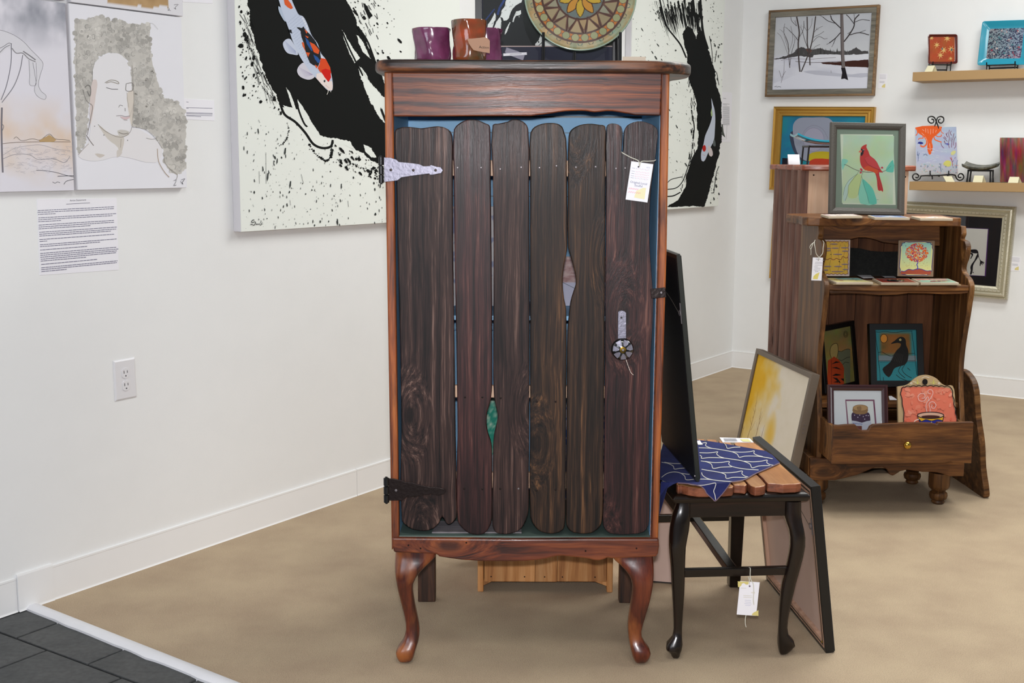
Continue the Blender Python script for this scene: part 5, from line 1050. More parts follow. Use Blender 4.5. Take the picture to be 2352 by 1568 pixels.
# stitched pattern lies on the cloth
mH = Matrix.Translation(CL.location) @ Matrix.Identity(4); P = Paint(mH, HC+.0020)
wt = (206, 204, 198)
ctopU = ctop
def stitch(pts, w_=1.2, sm=5):
    pts = cat(pts, sm, False) if len(pts) > 2 else pts
    q = np.array(pts); ok = inpoly(q, ctopU); seg = []
    for i, k in enumerate(ok):
        if k: seg.append(tuple(q[i]))
        if (not k or i == len(ok)-1) and len(seg) > 1: P.line(seg, w_, wt, lay=False); seg = []
        elif not k: seg = []
for pts in [((640, 158), (680, 190), (700, 170), (760, 165), (745, 200), (800, 232), (870, 250)), ((650, 235), (760, 238), (870, 248), (1000, 268), (1130, 295), (1200, 330), (1222, 368), (1300, 355), (1420, 352), (1540, 362), (1700, 390)), ((1000, 165), (1035, 195), (1050, 240), (1150, 228), (1300, 225)),
            ((1120, 290), (1250, 298), (1380, 290), (1440, 280), (1432, 310), (1480, 340), (1560, 360)), ((660, 305), (780, 308), (870, 300), (920, 292), (905, 320), (940, 355), (1010, 380)), ((665, 340), (690, 360), (685, 382), (800, 375), (1010, 382), (1130, 398), (1280, 425), (1380, 470), (1405, 518), (1500, 495), (1660, 488)),
            ((1290, 425), (1420, 435), (1540, 425), (1625, 412), (1615, 440), (1650, 470), (1720, 485)), ((680, 422), (760, 435), (830, 470), (850, 525), (960, 512), (1120, 505)), ((740, 428), (860, 445), (980, 442), (1085, 432), (1075, 465), (1110, 495), (1200, 520), (1340, 540), (1500, 550)),
            ((690, 540), (800, 560), (960, 588), (1030, 620), (1040, 668), (1140, 655), (1330, 658)), ((960, 588), (1080, 590), (1180, 580), (1270, 568), (1262, 600), (1300, 635), (1350, 650)), ((690, 585), (700, 620), (760, 665), (850, 690), (1000, 708), (1130, 715)), ((660, 680), (760, 682), (850, 690)),
            ((120, 440), (220, 460), (290, 500), (300, 535), (380, 528), (450, 524)), ((120, 655), (200, 600), (300, 578), (390, 595), (450, 640), (465, 685), (580, 684)), ((160, 440), (280, 458), (400, 460)), ((390, 595), (470, 608), (520, 612)), ((270, 245), (350, 300), (380, 292))]:
    stitch(C8(*pts), 1.5)
P.k += 1; P.line(C8((1800, 450), (1620, 530), (1450, 605), (1290, 690), (1100, 722)), 2.4, (112, 92, 104), smooth=4); P.build('stitching', CL, 'print', label='white stitched arcs')
mV = Matrix.Translation(CL.location); mf = frame_m(Vector((CL.location.x, YFL-.0006, 0)), (1, 0, 0), (0, 0, 1)); P2 = Paint(mf, .0004)
P2.line(C8((480, 745), (600, 765), (700, 768), (800, 752), (890, 738), (880, 800), (862, 850), (880, 910), (890, 975)), 1.6, wt, smooth=4); P2.line(C8((1100, 735), (1010, 860), (940, 940), (880, 992), (850, 965), (760, 880), (735, 830), (690, 790), (640, 772), (500, 746), (350, 735)), 2.2, (112, 92, 104), smooth=4)
o = P2.build('hem_stitching', CL, 'print', label='frayed mauve hem'); o.matrix_local = CL.matrix_world.inverted() @ mf
# white tag lying on the slab at the back
q = [G(a, b, HT+.0012) for a, b in C8((945, 88), (1375, 100), (1430, 158), (990, 155))]; ctr = sum(q, Vector())/4
T = thing('price_tag', 'white price tag lying flat at the back edge of the stool slabs', 'price tag', (ctr.x, ctr.y, HT)); mb = MB(); mb.add([tuple(v-T.location) for v in q], [(0, 1, 2, 3)]); o = obj('tag_card', mb, 'paper', T); s_ = o.modifiers.new('t', 'SOLIDIFY'); s_.thickness = .0008
P = Paint(T.matrix_world, HT*0+.0022); P.poly(C8((1235, 110), (1355, 112), (1400, 152), (1275, 145)), (216, 212, 150))
for i in range(5): P.line(C8((1000+i*4, 104+i*9), (1180+i*6, 104+i*9)), .6, (150, 150, 156), lay=False)
P.build('tag_print', T); obj('tag_string', MB().tube([tuple(G(*p, HC+.003)-T.location) for p in C8((1000, 165), (1030, 190), (1050, 236))], .001, 6), 'string', T)
# small label under the dark frame
T = thing('small_card', 'small white card beside the dark upright frame on the cloth', 'card', (*G(*C8((670, 175))[0], HC+.003).xy, HC+.0025)); mb = MB(); mb.add([tuple(G(a, b, HC+.003)-T.location) for a, b in C8((620, 135), (665, 130), (708, 190), (640, 192))], [(0, 1, 2, 3)]); o = obj('card_face', mb, 'paper', T)
# tag hanging from the stretcher
C9 = cr(1670, 1290, .10204)
cs = C9((238, 432), (682, 458), (708, 1215), (270, 1182))
def st_stool(P, cs, w_, h_):
    P.poly([bil(cs, 0, 0), bil(cs, .56, 0), bil(cs, .54, .08), bil(cs, .42, .09), bil(cs, .32, .05), bil(cs, .22, .07), bil(cs, .16, .14), bil(cs, .06, .18), bil(cs, 0, .18)], (214, 200, 128), .5, 2)
    P.poly([bil(cs, .66, 1), bil(cs, .68, .95), bil(cs, .78, .9), bil(cs, .9, .86), bil(cs, 1, .83), bil(cs, 1, 1)], (214, 200, 128), .5, 2)
    P.text('4575', *bil(cs, .76, .34), 4.6, (206, 190, 150), .06)
    for y, a, b in ((.42, .26, .7), (.47, .26, .7), (.56, .33, .64), (.61, .33, .64), (.66, .30, .66), (.71, .33, .62), (.2, .14, .42)): P.line([bil(cs, a, y), bil(cs, b, y)], .8, (206, 200, 176) if y < .5 else (190, 192, 214))
    P.dots([bil(cs, .6, .13)], 2.1, (104, 90, 110), n=12, jit=0)
YT = YS-.003
hangtag('price_tag', 'white price tag with gold corners hanging from the stool stretcher', cs, YT, [[(*C9((495, 125))[0], .03), (*C9((522, 150))[0], .012), (*C9((520, 330))[0], .006), (*C9((545, 420))[0], 0), (*C9((585, 480))[0], -.002), (*C9((598, 650))[0], -.003), (*C9((590, 850))[0], -.003), (*C9((602, 960))[0], -.002)], [(*C9((478, 340))[0], .008), (*C9((500, 400))[0], 0), (*C9((506, 520))[0], .001)], [(*C9((425, 1195))[0], .001), (*C9((410, 1290))[0], 0), (*C9((412, 1400))[0], 0), (*C9((428, 1465))[0], 0)]], st_stool)
# ================================================================ FRAMES LEANING ROUND THE STOOL
def leaning(B, d, Tpx, W_):
    """B near bottom corner, d floor direction to the far end, Tpx pixel of near top corner; returns matrices with x near->far reversed"""
    d = d.normalized(); Tp = onP(*Tpx, B, d); v = (Tp-B); H = v.length; return d, v.normalized(), H
# dark frame standing on the cloth, leaning on the cabinet side (its back faces us)
B = G(1599, 1107, HC+.002); B.z = HC+.0025
d, v, H_ = leaning(B, Vector((-.08, 1, 0)), (1554, 584), .5); FD = .44
u = -d; n = u.cross(v); m = frame_m(B+d*FD, u, v)    # x from far to near, y up, z towards the camera side
T = thing('framed_picture', 'black framed picture seen from its dark back, upright on the indigo cloth against the cabinet', 'picture', mat=m)
t_ = .009
picframe(T, FD, H_, [(0, -t_), (0, -.004), (.002, 0), (.012, 0), (.0125, -.003)], 'olive'); box('front_face', (.004, .004, -t_-.004), (FD-.004, H_-.004, -t_+.001), 'olive', T, .002); box('backing', (.004, .004, -t_+.001), (FD-.012, H_-.012, .0004), 'darkback', T, .0005)
o = box('hanger', (FD-.013, H_*.70, 0), (FD-.006, H_*.79, .0015), 'steel', T, .0003); ring_ = [(FD-.013-.008*math.cos(a)-.004, H_*.745+.007*math.sin(a), .002) for a in np.linspace(0, 6.28, 14)]
obj('ring', MB().tube(ring_, .0008, 6), 'steel', o); obj('hanging_wire', MB().tube(cat([(FD-.02, H_*.745, .003), (FD*.75, H_*.80, .006), (FD*.4, H_*.83, .006), (.02, H_*.745, .003)], 5, False), .0007, 6), 'wire', o)
obj('bumper', MB().lathe([(.003, 0), (.0028, .002)], (FD-.008, .014, 0), 10), 'steel', T)
# large frame leaning on the right of the stool, kraft back towards the stool
B = G(1897, 1500); Fp = G(1760, 1331); d = (Fp-B); FD = d.length; d, v, H_ = leaning(B, d, (1863, 1118), FD)
m = frame_m(Fp, -d, v)
T = thing('framed_picture', 'large black-edged frame leaning on the right of the stool, kraft paper back showing', 'picture', mat=m)
t_ = .023
picframe(T, FD, H_, [(0, -t_), (0, -.001), (.001, 0), (.010, 0), (.0105, -.004)], 'charcoal' if 0 else 'black'); 
picframe(T, FD, H_, [(.0106, -.0035), (.0106, 0.0003), (.030, 0.0003), (.031, -.008), (.034, -.012)], 'rawframe', name='inner_frame'); box('front_face', (.002, .002, -t_-.003), (FD-.002, H_-.002, -t_+.001), 'matblack', T, .001)
box('kraft_backing', (.033, .033, -.016), (FD-.033, H_-.033, -.009), 'kraft', T, .0005)
picframe(T, FD, H_, [(.016, .0002), (.016, .0010), (.020, .0010), (.020, .0002)], 'black', name='paper_tape')
for x, y in ((FD-.022, .024), (.022, .024)): obj('pin', MB().lathe([(.0035, 0), (.003, .002), (.001, .0026)], (x, y, .0006), 10), 'brass', T)
o = box('hanger', (FD-.026, H_*.70, .0004), (FD-.018, H_*.80, .002), 'steel', T, .0003)
obj('ring', MB().tube([(FD-.03-.008*math.cos(a), H_*.75+.008*math.sin(a), .003) for a in np.linspace(0, 6.28, 14)], .001, 6), 'steel', o)
obj('hanging_wire', MB().tube(cat([(FD-.036, H_*.75, .003), (FD*.7, H_*.84, .004), (FD*.4, H_*.86, .004), (.03, H_*.75, .003)], 5, False), .0008, 6), 'wire', o)
# kraft board standing behind the stool
YK = 3.565; a = onY(1455, 1331, YK); b = onY(1566, 1331, YK); ang = math.radians(-4)
mK = Matrix.Translation((a.x, YK+.012, .002)) @ Matrix.Rotation(math.radians(-12), 4, 'Z') @ Matrix.Rotation(math.radians(86), 4, 'X'); T = thing('canvas_board', 'brown kraft-backed board standing behind the stool, mostly hidden by the plank cabinet', 'picture', mat=mK)
box('board', (0, 0, -.018), (b.x-a.x, .40, 0), 'kraft', T, .001); picframe(T, b.x-a.x, .40, [(0, -.018), (0, .0006), (.0035, .0006), (.0035, 0)], 'black', name='edge_strip')
# yellow painting leaning on the hutch
B = G(1797, 1163); d, v, H_ = leaning(B, Vector((-.143, .99, 0)), (1865, 858), .6); FD = .612
m = frame_m(B+d*FD, -d, v); T = thing('yellow_painting', 'yellow and cream landscape painting in taupe frame, leaning on the left of the brown hutch', 'painting', mat=m)
bw = .020
picframe(T, FD, H_, [(0, -.032), (0, -.001), (.0015, 0), (bw, -.001), (bw, -.006)], 'taupe', bevel=.0005); box('backing', (.002, .002, -.034), (FD-.002, H_-.002, -.012), 'card', T)
P = Paint(m, -.0085)
def yel(a, b):
    g = fbm(a*5, b*5, 17); k = np.clip((1.0-a*1.9+(g-.5)*1.0), 0, 1)*np.clip(b*1.7-.02, .2, 1); k = np.clip(k*1.35, 0, 1); g3 = fbm(a*14, b*14, 3)-.5
    s = np.clip(1-((a-.52)**2*70+(b-.42)**2*26), 0, 1)**1.2*(.5+g); k = np.clip(k+s*.8, 0, 1)
    return (230-2*k+8*g3, 222-44*k+8*g3, 206-160*k+12*g3)
P.wash((bw-.001, bw-.001, FD-bw+.001, H_-bw+.001), yel, 70, 60)
Y7 = cr(1680, 700, .30617)
for pts, w_ in (((( 60, 1060), (85, 950), (98, 910)), 1), (((120, 1000), (150, 900), (175, 800), (200, 650)), 1), (((150, 900), (140, 840)), .7), (((160, 850), (185, 780)), .7), (((145, 940), (180, 870)), .7), (((180, 1000), (205, 900), (215, 830), (225, 770)), 1), (((205, 900), (235, 830)), .7), (((195, 940), (190, 880)), .7), (((225, 990), (240, 930), (250, 900)), .8), (((172, 800), (160, 770)), .6), (((212, 860), (232, 800)), .6), (((90, 930), (80, 890)), .6), (((180, 760), (195, 720)), .6)):
    P.line(Y7(*pts), w_, (150, 110, 70), taper=True)
P.build('artwork', T, 'canvasprint')
for i in range(3): obj('staple', MB().box((FD, H_*(.62-.03*i), -.02), (FD+.0012, H_*(.62-.03*i)+.003, -.012)), 'steel', T)
# ================================================================ BROWN PINE HUTCH
HO = Vector((0, 4.41, 0)); YH = 4.41
hx0 = onY(1886, 800, YH).x; hx1 = onY(2238, 700, YH).x; HO.x = hx0
RH = math.radians(1.2); HU = thing('pine_hutch', 'brown pine hutch with scrolled sides, open shelves and a pulled-out drawer', 'hutch', HO, RH)
HWD = (hx1-hx0); HD = .36
def hz(px, py, dY=0): return onY(px, py, YH+dY).z
ztop = hz(2000, 499, .10); zt_ = ztop-.032; zmid = hz(2000, 655, .0); zapr = hz(2000, 1078); zfl = hz(2000, 925, .03)
def side_profile():
    def dep(px, xr): # depth behind front plane at which x=hx1 shows at px
        d_ = ray(px, 700); return 0
    z = lambda py: hz(2230, py, .03)
    # (depth from the front plane, height)
    pf = [(.11, zt_), (.105, z(530)), (.100, z(542)), (.112, z(552)), (.070, z(556)), (.052, z(566)), (.050, z(580)), (.058, z(596)), (.075, z(610)), (.078, z(622)), (.055, z(632)), (.012, z(642)), (-.006, z(654)), (-.008, z(668)), (0, z(690)), (.012, z(725)), (.026, z(760)), (.040, z(800)), (.046, z(840)), (.040, z(880)), (.02, z(930)), (.0, z(980)), (0, zapr)]
    return cat([(a, b) for a, b in pf], 3, False)
sp = side_profile(); sp = sp+[(HD, zapr), (HD, zt_)]
for nm, x in (('side_panel', 0), ('side_panel', HWD-.020)): obj(nm, MB().prism(sp, x, x+.020, 'yz'), 'hutch', HU, .003)
xt0 = onY(1855, 500, YH+.085).x-hx0; xt1 = onY(2211, 504, YH+.085).x-hx0
obj('top_board', MB().prism(cat([(xt0, .082), (.12, .086), (.3, .08), (.48, .086), (xt1, .082), (xt1+.002, .2), (xt1, HD+.02), (xt0, HD+.02), (xt0-.002, .2)], 3), zt_, ztop, 'xy'), 'hutchh', HU, .004)
V6 = cr(1740, 380, .2678)
val = [( (onY(a, b, YH+.16).x-hx0), onY(a, b, YH+.16).z) for a, b in V6((500, 470), (1580, 505), (1580, 690), (1480, 690), (1350, 680), (1200, 672), (1090, 660), (1020, 635), (940, 618), (870, 618), (800, 635), (700, 640), (600, 640), (500, 632))]
val = [(min(max(x, .021), HWD-.021), z) for x, z in val]
obj('valance', MB().prism(val, .16, .175, 'xz'), 'hutchh', HU, .002)
nbk = 5; 
for i in range(nbk):
    x0 = .02+(HWD-.04)*i/nbk; x1_ = .02+(HWD-.04)*(i+1)/nbk-.0015; box('back_board', (x0, HD-.016, zapr), (x1_, HD-.003+random.uniform(-.001, .001), zt_), 'hutchback', HU, .0012)
# middle shelf with a wavy apron
obj('shelf', MB().prism(cat([(.02, .004), (.15, -.012), (.3, -.016), (.45, -.012), (HWD-.02, -.004), (HWD-.02, HD-.017), (.02, HD-.017)], 1), zmid-.020, zmid, 'xy'), 'hutchh', HU, .003)
apr = [(onY(a, b, YH).x-hx0, onY(a, b, YH).z) for a, b in V6((610, 1055), (1860, 1062), (1840, 1095), (1750, 1104), (1600, 1106), (1450, 1098), (1300, 1096), (1200, 1108), (1050, 1112), (900, 1100), (760, 1096), (620, 1100))]
apr = [(min(max(x, .021), HWD-.021), min(z, zmid-.0205)) for x, z in apr]; obj('shelf_apron', MB().prism(apr, -.002, .014, 'xz'), 'hutchh', HU, .003)
box('lower_shelf', (.02, .03, zfl-.020), (HWD-.02, HD-.017, zfl), 'hutchh', HU, .003); box('inner_shelf', (.02, .10, zfl-.10), (HWD-.02, HD-.017, zfl-.085), 'hutchh', HU, .002)
# black ribbed back cloth on the upper shelf
q = [((onY(a, b, YH+HD-.03).x-hx0), onY(a, b, YH+HD-.03).z) for a, b in V6((700, 700), (790, 705), (900, 712), (1000, 735), (1100, 742), (1215, 740), (1330, 740), (1330, 1000), (700, 1000))]
q = [(x, max(z, zmid+.001)) for x, z in q]; T = thing('ribbed_panel', 'black ribbed panel with wavy top standing at the back of the hutch shelf', 'panel', mat=HU.matrix_world.copy()); obj('panel_face', MB().prism(q, HD-.024, HD-.0175, 'xz'), 'corduroy', T, .001)
# plinth with scalloped apron and bun feet
C7 = cr(1680, 700, .30617); YPn = -.012
pl_ = [(onY(a, b, YH+YPn).x-hx0, onY(a, b, YH+YPn).z) for a, b in C7((590, 1150), (1760, 1170), (1752, 1292), (1640, 1292), (1600, 1275), (1550, 1262), (1500, 1258), (1440, 1258), (1380, 1248), (1320, 1240), (1270, 1252), (1235, 1275), (1215, 1285), (1190, 1275), (1175, 1240), (1140, 1218), (1080, 1222), (1010, 1250), (940, 1280), (850, 1300), (780, 1316), (700, 1318), (590, 1312))]
obj('plinth_apron', MB().prism([(x, z) for x, z in pl_], YPn, YPn+.020, 'xz'), 'hutchh', HU, .003); px0 = pl_[0][0]; px1 = pl_[1][0]; pzb = pl_[-1][1]; pzt = zapr+.004
box('plinth_side', (px0, YPn+.02, pzb+.012), (px0+.02, HD+.01, pl_[0][1]), 'hutch', HU, .003); box('plinth_side', (px1-.02, YPn+.02, pzb+.012), (px1, HD+.01, pl_[0][1]), 'hutch', HU, .003); box('plinth_back', (px0+.02, HD-.008, pzb+.02), (px1-.02, HD+.008, pl_[0][1]), 'hutch', HU)
box('base_board', (px0+.018, .0, pl_[0][1]-.018), (px1-.018, HD-.006, pl_[0][1]-.002), 'hutchh', HU)
fh = pzb+.006
fp = [(.001, 0), (.022, 0), (.028, .006), (.024, .014), (.034, .020), (.038, .032), (.036, .042), (.027, .048), (.030, .054), (.040, .062), (.044, .072), (.044, fh+.012)]
fy = .035; 
for x in (px0+.045, px1-.075):
    for y in (fy, HD-.04): obj('bun_foot', MB().lathe([(r*.9, h) for r, h in fp], (x, y, .0008), 28), 'legred' if 0 else 'hutch', HU, smooth='auto')
# drawer pulled forward, wavy rim
YD = -.168
dl = [(onY(a, b, YH+YD).x-hx0, onY(a, b, YH+YD).z) for a, b in C7((742, 1196), (760, 902), (800, 905), (850, 900), (925, 898), (945, 930), (975, 945), (1020, 945), (1035, 915), (1060, 900), (1150, 895), (1300, 888), (1400, 886), (1500, 890), (1540, 900), (1548, 884), (1650, 886), (1740, 884), (1820, 884), (1815, 1000), (1802, 1195), (1660, 1188), (1640, 1180), (1600, 1190), (1200, 1196))]
dx0, dx1 = dl[0][0], dl[-5][0]; dzb = min(z for x, z in dl)+.003; dzt = dl[1][1]
DR = obj('drawer', MB().prism(dl, YD, YD+.018, 'xz'), 'hutchh', HU, .003)
box('drawer_side', (dx0+.002, YD+.018, dzb), (dx0+.016, .30, dzt-.008), 'hutch', DR, .002); box('drawer_side', (dx1-.016, YD+.018, dzb), (dx1-.002, .30, dzt-.006), 'hutch', DR, .002); box('drawer_bottom', (dx0+.012, YD+.016, dzb+.006), (dx1-.012, .30, dzb+.014), 'hutch', DR, 0); box('drawer_back', (dx0+.016, .29, dzb), (dx1-.016, .30, dzt-.02), 'hutch', DR)
kq = onY(2083, 1023, YH+YD-.02); kx = kq.x-hx0; kz = kq.z
obj('knob', MB().lathe([(.006, .002), (.005, -.010), (.0125, -.014), (.0145, -.021), (.012, -.028), (.004, -.031), (.0005, -.0312)], (kx, YD, kz), 28, 'y'), 'brass', DR, smooth=True)
DZB = dzb+.014+.0005
# board leaning on the hutch right side
B = G(2262, 1146); d, v, H_ = leaning(B, Vector((-.02, 1, 0)), (2238, 872), .35)
m = frame_m(B+d*.40, -d, v); T = thing('live_edge_board', 'brown live-edge board with rounded corner leaning on the right of the pine hutch', 'board', mat=m)
bp_ = cat([(0, 0), (.2, 0), (.385, 0), (.397, .02), (.385, .12), (.395, .22), (.380, .33), (.384, H_-.05), (.365, H_-.012), (.30, H_+.015), (.2, H_+.01), (.1, H_+.02), (0, H_)], 3)
o = obj('board_body', MB().prism(bp_, -.024, 0, 'xy'), 'hutch', T, .004)
# things on the hutch -------------------------------------------------------
ZT = ztop+.0005
def tile_flat(label, tl, fl_, fr_, th, z, base, draws, dpt=.15, cat_='tile'):
    a = G(*fl_, z+th); b = G(*fr_, z+th); c = G(*tl, z+th); u = (b-a).normalized(); vv = Vector((-u.y, u.x, 0)); W_ = (b-a).length; sh = (c-a).dot(u)
    dd = (c-a).dot(vv); dd = max(min(dd, .17), .10)
    if abs(sh) > .02: # tile turned: side edge direction from the photograph
        vv = (c-a).normalized(); dd = min((c-a).length, .16)
    T = thing('art_tile', label, 'tile', (a.x, a.y, z)); loc = Vector((a.x, a.y, 0))
    Q = [a, b, b+vv*dd, a+vv*dd]; obj('tile_body', MB().prism([(q.x-a.x, q.y-a.y) for q in Q], 0, th, 'xy'), 'clay', T, .0015)
    P = Paint(T.matrix_world, th+.0003); L = [((q-a).x, (q-a).y) for q in Q]
    f = lambda s, t: tuple(np.array(L[0])*(1-s)*(1-t)+np.array(L[1])*s*(1-t)+np.array(L[2])*s*t+np.array(L[3])*(1-s)*t)
    P.poly([f(.05, .06), f(.95, .06), f(.95, .94), f(.05, .94)], base, px=False)
    for col, pts in draws: P.poly([f(*q) for q in pts], col, px=False)
    for k in range(7):
        cc = random.choice([(60, 50, 90), (170, 60, 50), (60, 120, 140), (220, 190, 120)]); s0, t0 = random.uniform(.15, .8), random.uniform(.15, .8)
        P.line([f(s0+.08*math.cos(q), t0+.08*math.sin(q)) for q in np.linspace(0, 4, 9)], .003, cc, px=False)
    P.build('tile_artwork', T, 'tileprint'); return T
tile_flat('flat clay tile with a plum border, left of three on the hutch top', (1873, 489), (1903, 496.5), (1981, 495.7), .009, ZT, (148, 110, 128), [((206, 196, 188), [(.1, .1), (.9, .1), (.9, .9), (.1, .9)])])
tile_flat('flat clay tile with a blue picture, middle of three on the hutch top', (1980, 492), (2009, 499), (2090, 500), .009, ZT, (92, 110, 150), [((170, 180, 190), [(.2, .2), (.8, .3), (.6, .8)])])
tile_flat('flat clay tile with a peach picture, right of three on the hutch top', (2086, 494.6), (2113.6, 501), (2189, 501.5), .009, ZT, (224, 170, 140), [((240, 230, 220), [(.2, .2), (.8, .3), (.6, .8)])])
T = thing('cardboard_sheet', 'thin cardboard sheet under the tiles on the middle shelf of the hutch', 'cardboard', mat=HU.matrix_world @ Matrix.Translation((0, 0, zmid+.0003)))
obj('sheet', MB().prism([(.035, .002), (.3, -.010), (HWD-.05, .000), (HWD-.05, .15), (.035, .15)], 0, .0032, 'xy'), 'card', T)
ZM = zmid+.0040
tile_flat('flat white-edged tile with yellow and blue scene, left of three on the middle shelf', (1896, 636.5), (1921, 648), (2006, 648), .009, ZM, (222, 214, 150), [((130, 190, 190), [(.3, .6), (.95, .5), (.95, .9), (.3, .9)]), ((150, 60, 70), [(.2, .25), (.32, .25), (.3, .34), (.2, .32)])])
tile_flat('flat clay tile with black flower picture, middle of three on the middle shelf', (1998, 636.5), (2024, 649), (2111, 649), .009, ZM, (150, 60, 46), [((20, 18, 22), [(.25, .3), (.5, .15), (.7, .35), (.8, .7), (.5, .8), (.3, .7)]), ((220, 200, 200), [(.55, .3), (.65, .3), (.65, .42), (.55, .4)])])
tile_flat('flat clay tile with red and green swirls, right of three on the middle shelf', (2088, 637), (2115, 649), (2203, 649), .009, ZM, (150, 190, 170), [((150, 50, 60), [(.3, .2), (.7, .3), (.95, .45), (.6, .5), (.35, .4)]), ((210, 150, 140), [(.05, .6), (.9, .65), (.9, .9), (.05, .9)])])
def standing(name, label, cat_, cs, Y, tilt, zb, t, edge, art, mt='print', frame=None):
    """upright picture: plane leaning back by tilt degrees, bottom on height zb"""
    ti = math.radians(tilt); n = (0, -math.cos(ti), math.sin(ti)); bx_ = onY(*cs[3], Y); p = Vector((bx_.x, Y, zb))
    m, w_, h_ = fit_rect(p, n, *cs); T = thing(name, label, cat_, mat=m); art(T, m, w_, h_); return T, m, w_, h_
U2 = cr(1860, 540, .16156)
def art_yellow(T, m, w_, h_):
    box('tile_body', (0, 0, -.009), (w_, h_, 0), 'clay', T, .0012); P = Paint(m); P.wash((.001, .001, w_-.001, h_-.001), lambda a, b: (198+0*a, 180+0*a, 176+0*a), 2, 2)
    P.wash((.006, .008, w_-.007, h_-.006), lambda a, b: (206+14*(fbm(a*8, b*8, 2)-.5), 166+14*(fbm(a*8, b*8, 4)-.5), 66+0*a), 24, 24)
    pb = (104, 50, 66); f = lambda x, y: (x*w_, y*h_)
    P.line([f(.06+.88*t, .95+.012*math.sin(t*40)) for t in np.linspace(0, 1, 60)], .002, pb, px=False); P.line([f(.94+.01*math.sin(t*44), .05+.9*t) for t in np.linspace(0, 1, 60)], .002, pb, px=False); P.line([f(.06+.88*t, .06+.012*math.sin(t*40)) for t in np.linspace(0, 1, 60)], .002, pb, px=False); P.line([f(.06+.01*math.sin(t*44), .05+.9*t) for t in np.linspace(0, 1, 60)], .002, pb, px=False)
    P.line([f(.05+.9*t, .47+.02*math.sin(t*26)+(.05 if t > .75 else 0)) for t in np.linspace(0, 1, 50)], .0022, (120, 50, 50), px=False)
    for x0 in (.33, .62, .8): P.line([f(x0+.03*math.sin(t*9+x0*8), .12+.75*t) for t in np.linspace(0, 1, 30)], .0010, (96, 104, 60), px=False)
    for (x0, y0, L) in ((.3, .88, .26), (.14, .76, .2), (.36, .77, .24), (.68, .78, .24), (.12, .70, .2), (.72, .69, .22), (.42, .60, .3), (.12, .27, .24), (.46, .27, .26), (.72, .33, .22), (.1, .17, .16), (.38, .13, .4), (.76, .19, .18)):
        for r in range(3): P.line([f(x0+L*t, y0+.016*math.sin(t*60+r*2)*math.sin(t*3.1)+.006*(r-1)) for t in np.linspace(0, 1, 44)], .0011, ((60, 56, 104), (110, 60, 90), (150, 140, 150))[r], px=False)
    P.poly([f(.30, .58), (.34*w_, .615*h_), f(.35, .59)], (30, 26, 20), px=False); P.poly([f(.60, .40), f(.63, .42), f(.68, .38), f(.64, .385)], (30, 26, 20), px=False); P.build('tile_artwork', T, 'tileprint')
standing('art_tile', 'upright tile with blue scribbles on yellow, left on the middle shelf of the hutch', 'tile', U2((150, 62), (556, 66), (586, 583), (168, 583)), YH+.14, 4, ZM, .009, None, art_yellow)
def art_tree(T, m, w_, h_):
    box('tile_body', (0, 0, -.009), (w_, h_, 0), 'clay', T, .0012); P = Paint(m); f = lambda x, y: (x*w_, y*h_)
    P.wash((.001, .001, w_-.001, h_-.001), lambda a, b: (136+0*a, 112+0*a, 90+0*a), 2, 2)
    sc = [f(.5+.455*math.copysign(abs(math.cos(t))**.35, math.cos(t))*(1+.02*math.sin(t*14)), .5+.465*math.copysign(abs(math.sin(t))**.35, math.sin(t))*(1+.02*math.sin(t*14))) for t in np.linspace(0, 2*math.pi, 90, endpoint=False)]
    P.poly(sc, (214, 214, 150), px=False); P.wash((w_*.09, h_*.2, w_*.91, h_*.94), lambda a, b: (216-66*b, 214-12*b, 140+52*b), 4, 14)
    P.line(sc, .0024, (46, 44, 110), px=False, closed=True); P.poly([f(.08, .06), f(.92, .06), f(.93, .17), f(.8, .16), f(.68, .20), f(.55, .22), f(.42, .18), f(.3, .2), f(.18, .14), f(.08, .15)], (164, 78, 56), px=False); P.line([f(.08, .15), f(.18, .14), f(.3, .2), f(.42, .18), f(.55, .22), f(.68, .20), f(.8, .16), f(.93, .17)], .0024, (46, 50, 140), px=False, smooth=4)
    P.line([f(.54, .19), f(.55, .27), f(.52, .33), f(.55, .38), f(.53, .46)], .0035, (64, 70, 170), px=False, smooth=4)
    a = RNG.random(520)*2*math.pi; r = np.sqrt(RNG.random(520)); C = np.stack([(.51+.32*r*np.cos(a))*w_, (.66+.235*r*np.sin(a)*(1-.1*np.cos(2*a)))*h_], 1)
    P.dots(C, RNG.uniform(.0009, .0022, 520), [[(226, 92, 34), (232, 130, 40), (196, 54, 40), (132, 62, 130), (214, 76, 30)][i] for i in RNG.integers(0, 5, 520)], px=False, asp=1.5, ang=RNG.random(520)*3)
    C = np.stack([RNG.uniform(.12, .88, 36)*w_, RNG.uniform(.22, .45, 36)*h_], 1); P.dots(C, .0009, (150, 70, 60), px=False); P.dots([f(.19, .85), f(.66, .87)], .0016, (50, 70, 60), px=False); P.build('tile_artwork', T, 'tileprint')
standing('art_tile', 'upright tile with orange autumn tree, right on the middle shelf of the hutch', 'tile', U2((1243, 74), (1750, 82), (1782, 588), (1278, 583)), YH+.14, 4, ZM, .009, None, art_tree)
for lab, q in (('small white card left of the two lying on the middle shelf of the hutch', ((665, 566), (855, 562), (915, 605), (760, 612))), ('small white card right of the two lying on the middle shelf of the hutch', ((1025, 580), (1190, 582), (1225, 600), (1060, 598)))):
    V_ = [G(a, b, ZM+.0008) for a, b in U2(*q)]; T = thing('small_card', lab, 'card', tuple(Vector((V_[0].x, V_[0].y, ZM-.0006)))); mb = MB(); mb.add([tuple(v_-T.location+Vector((0, 0, .0))) for v_ in V_], [(0, 1, 2, 3)]); o = obj('card_face', mb, 'paper', T); s_ = o.modifiers.new('t', 'SOLIDIFY'); s_.thickness = .0008
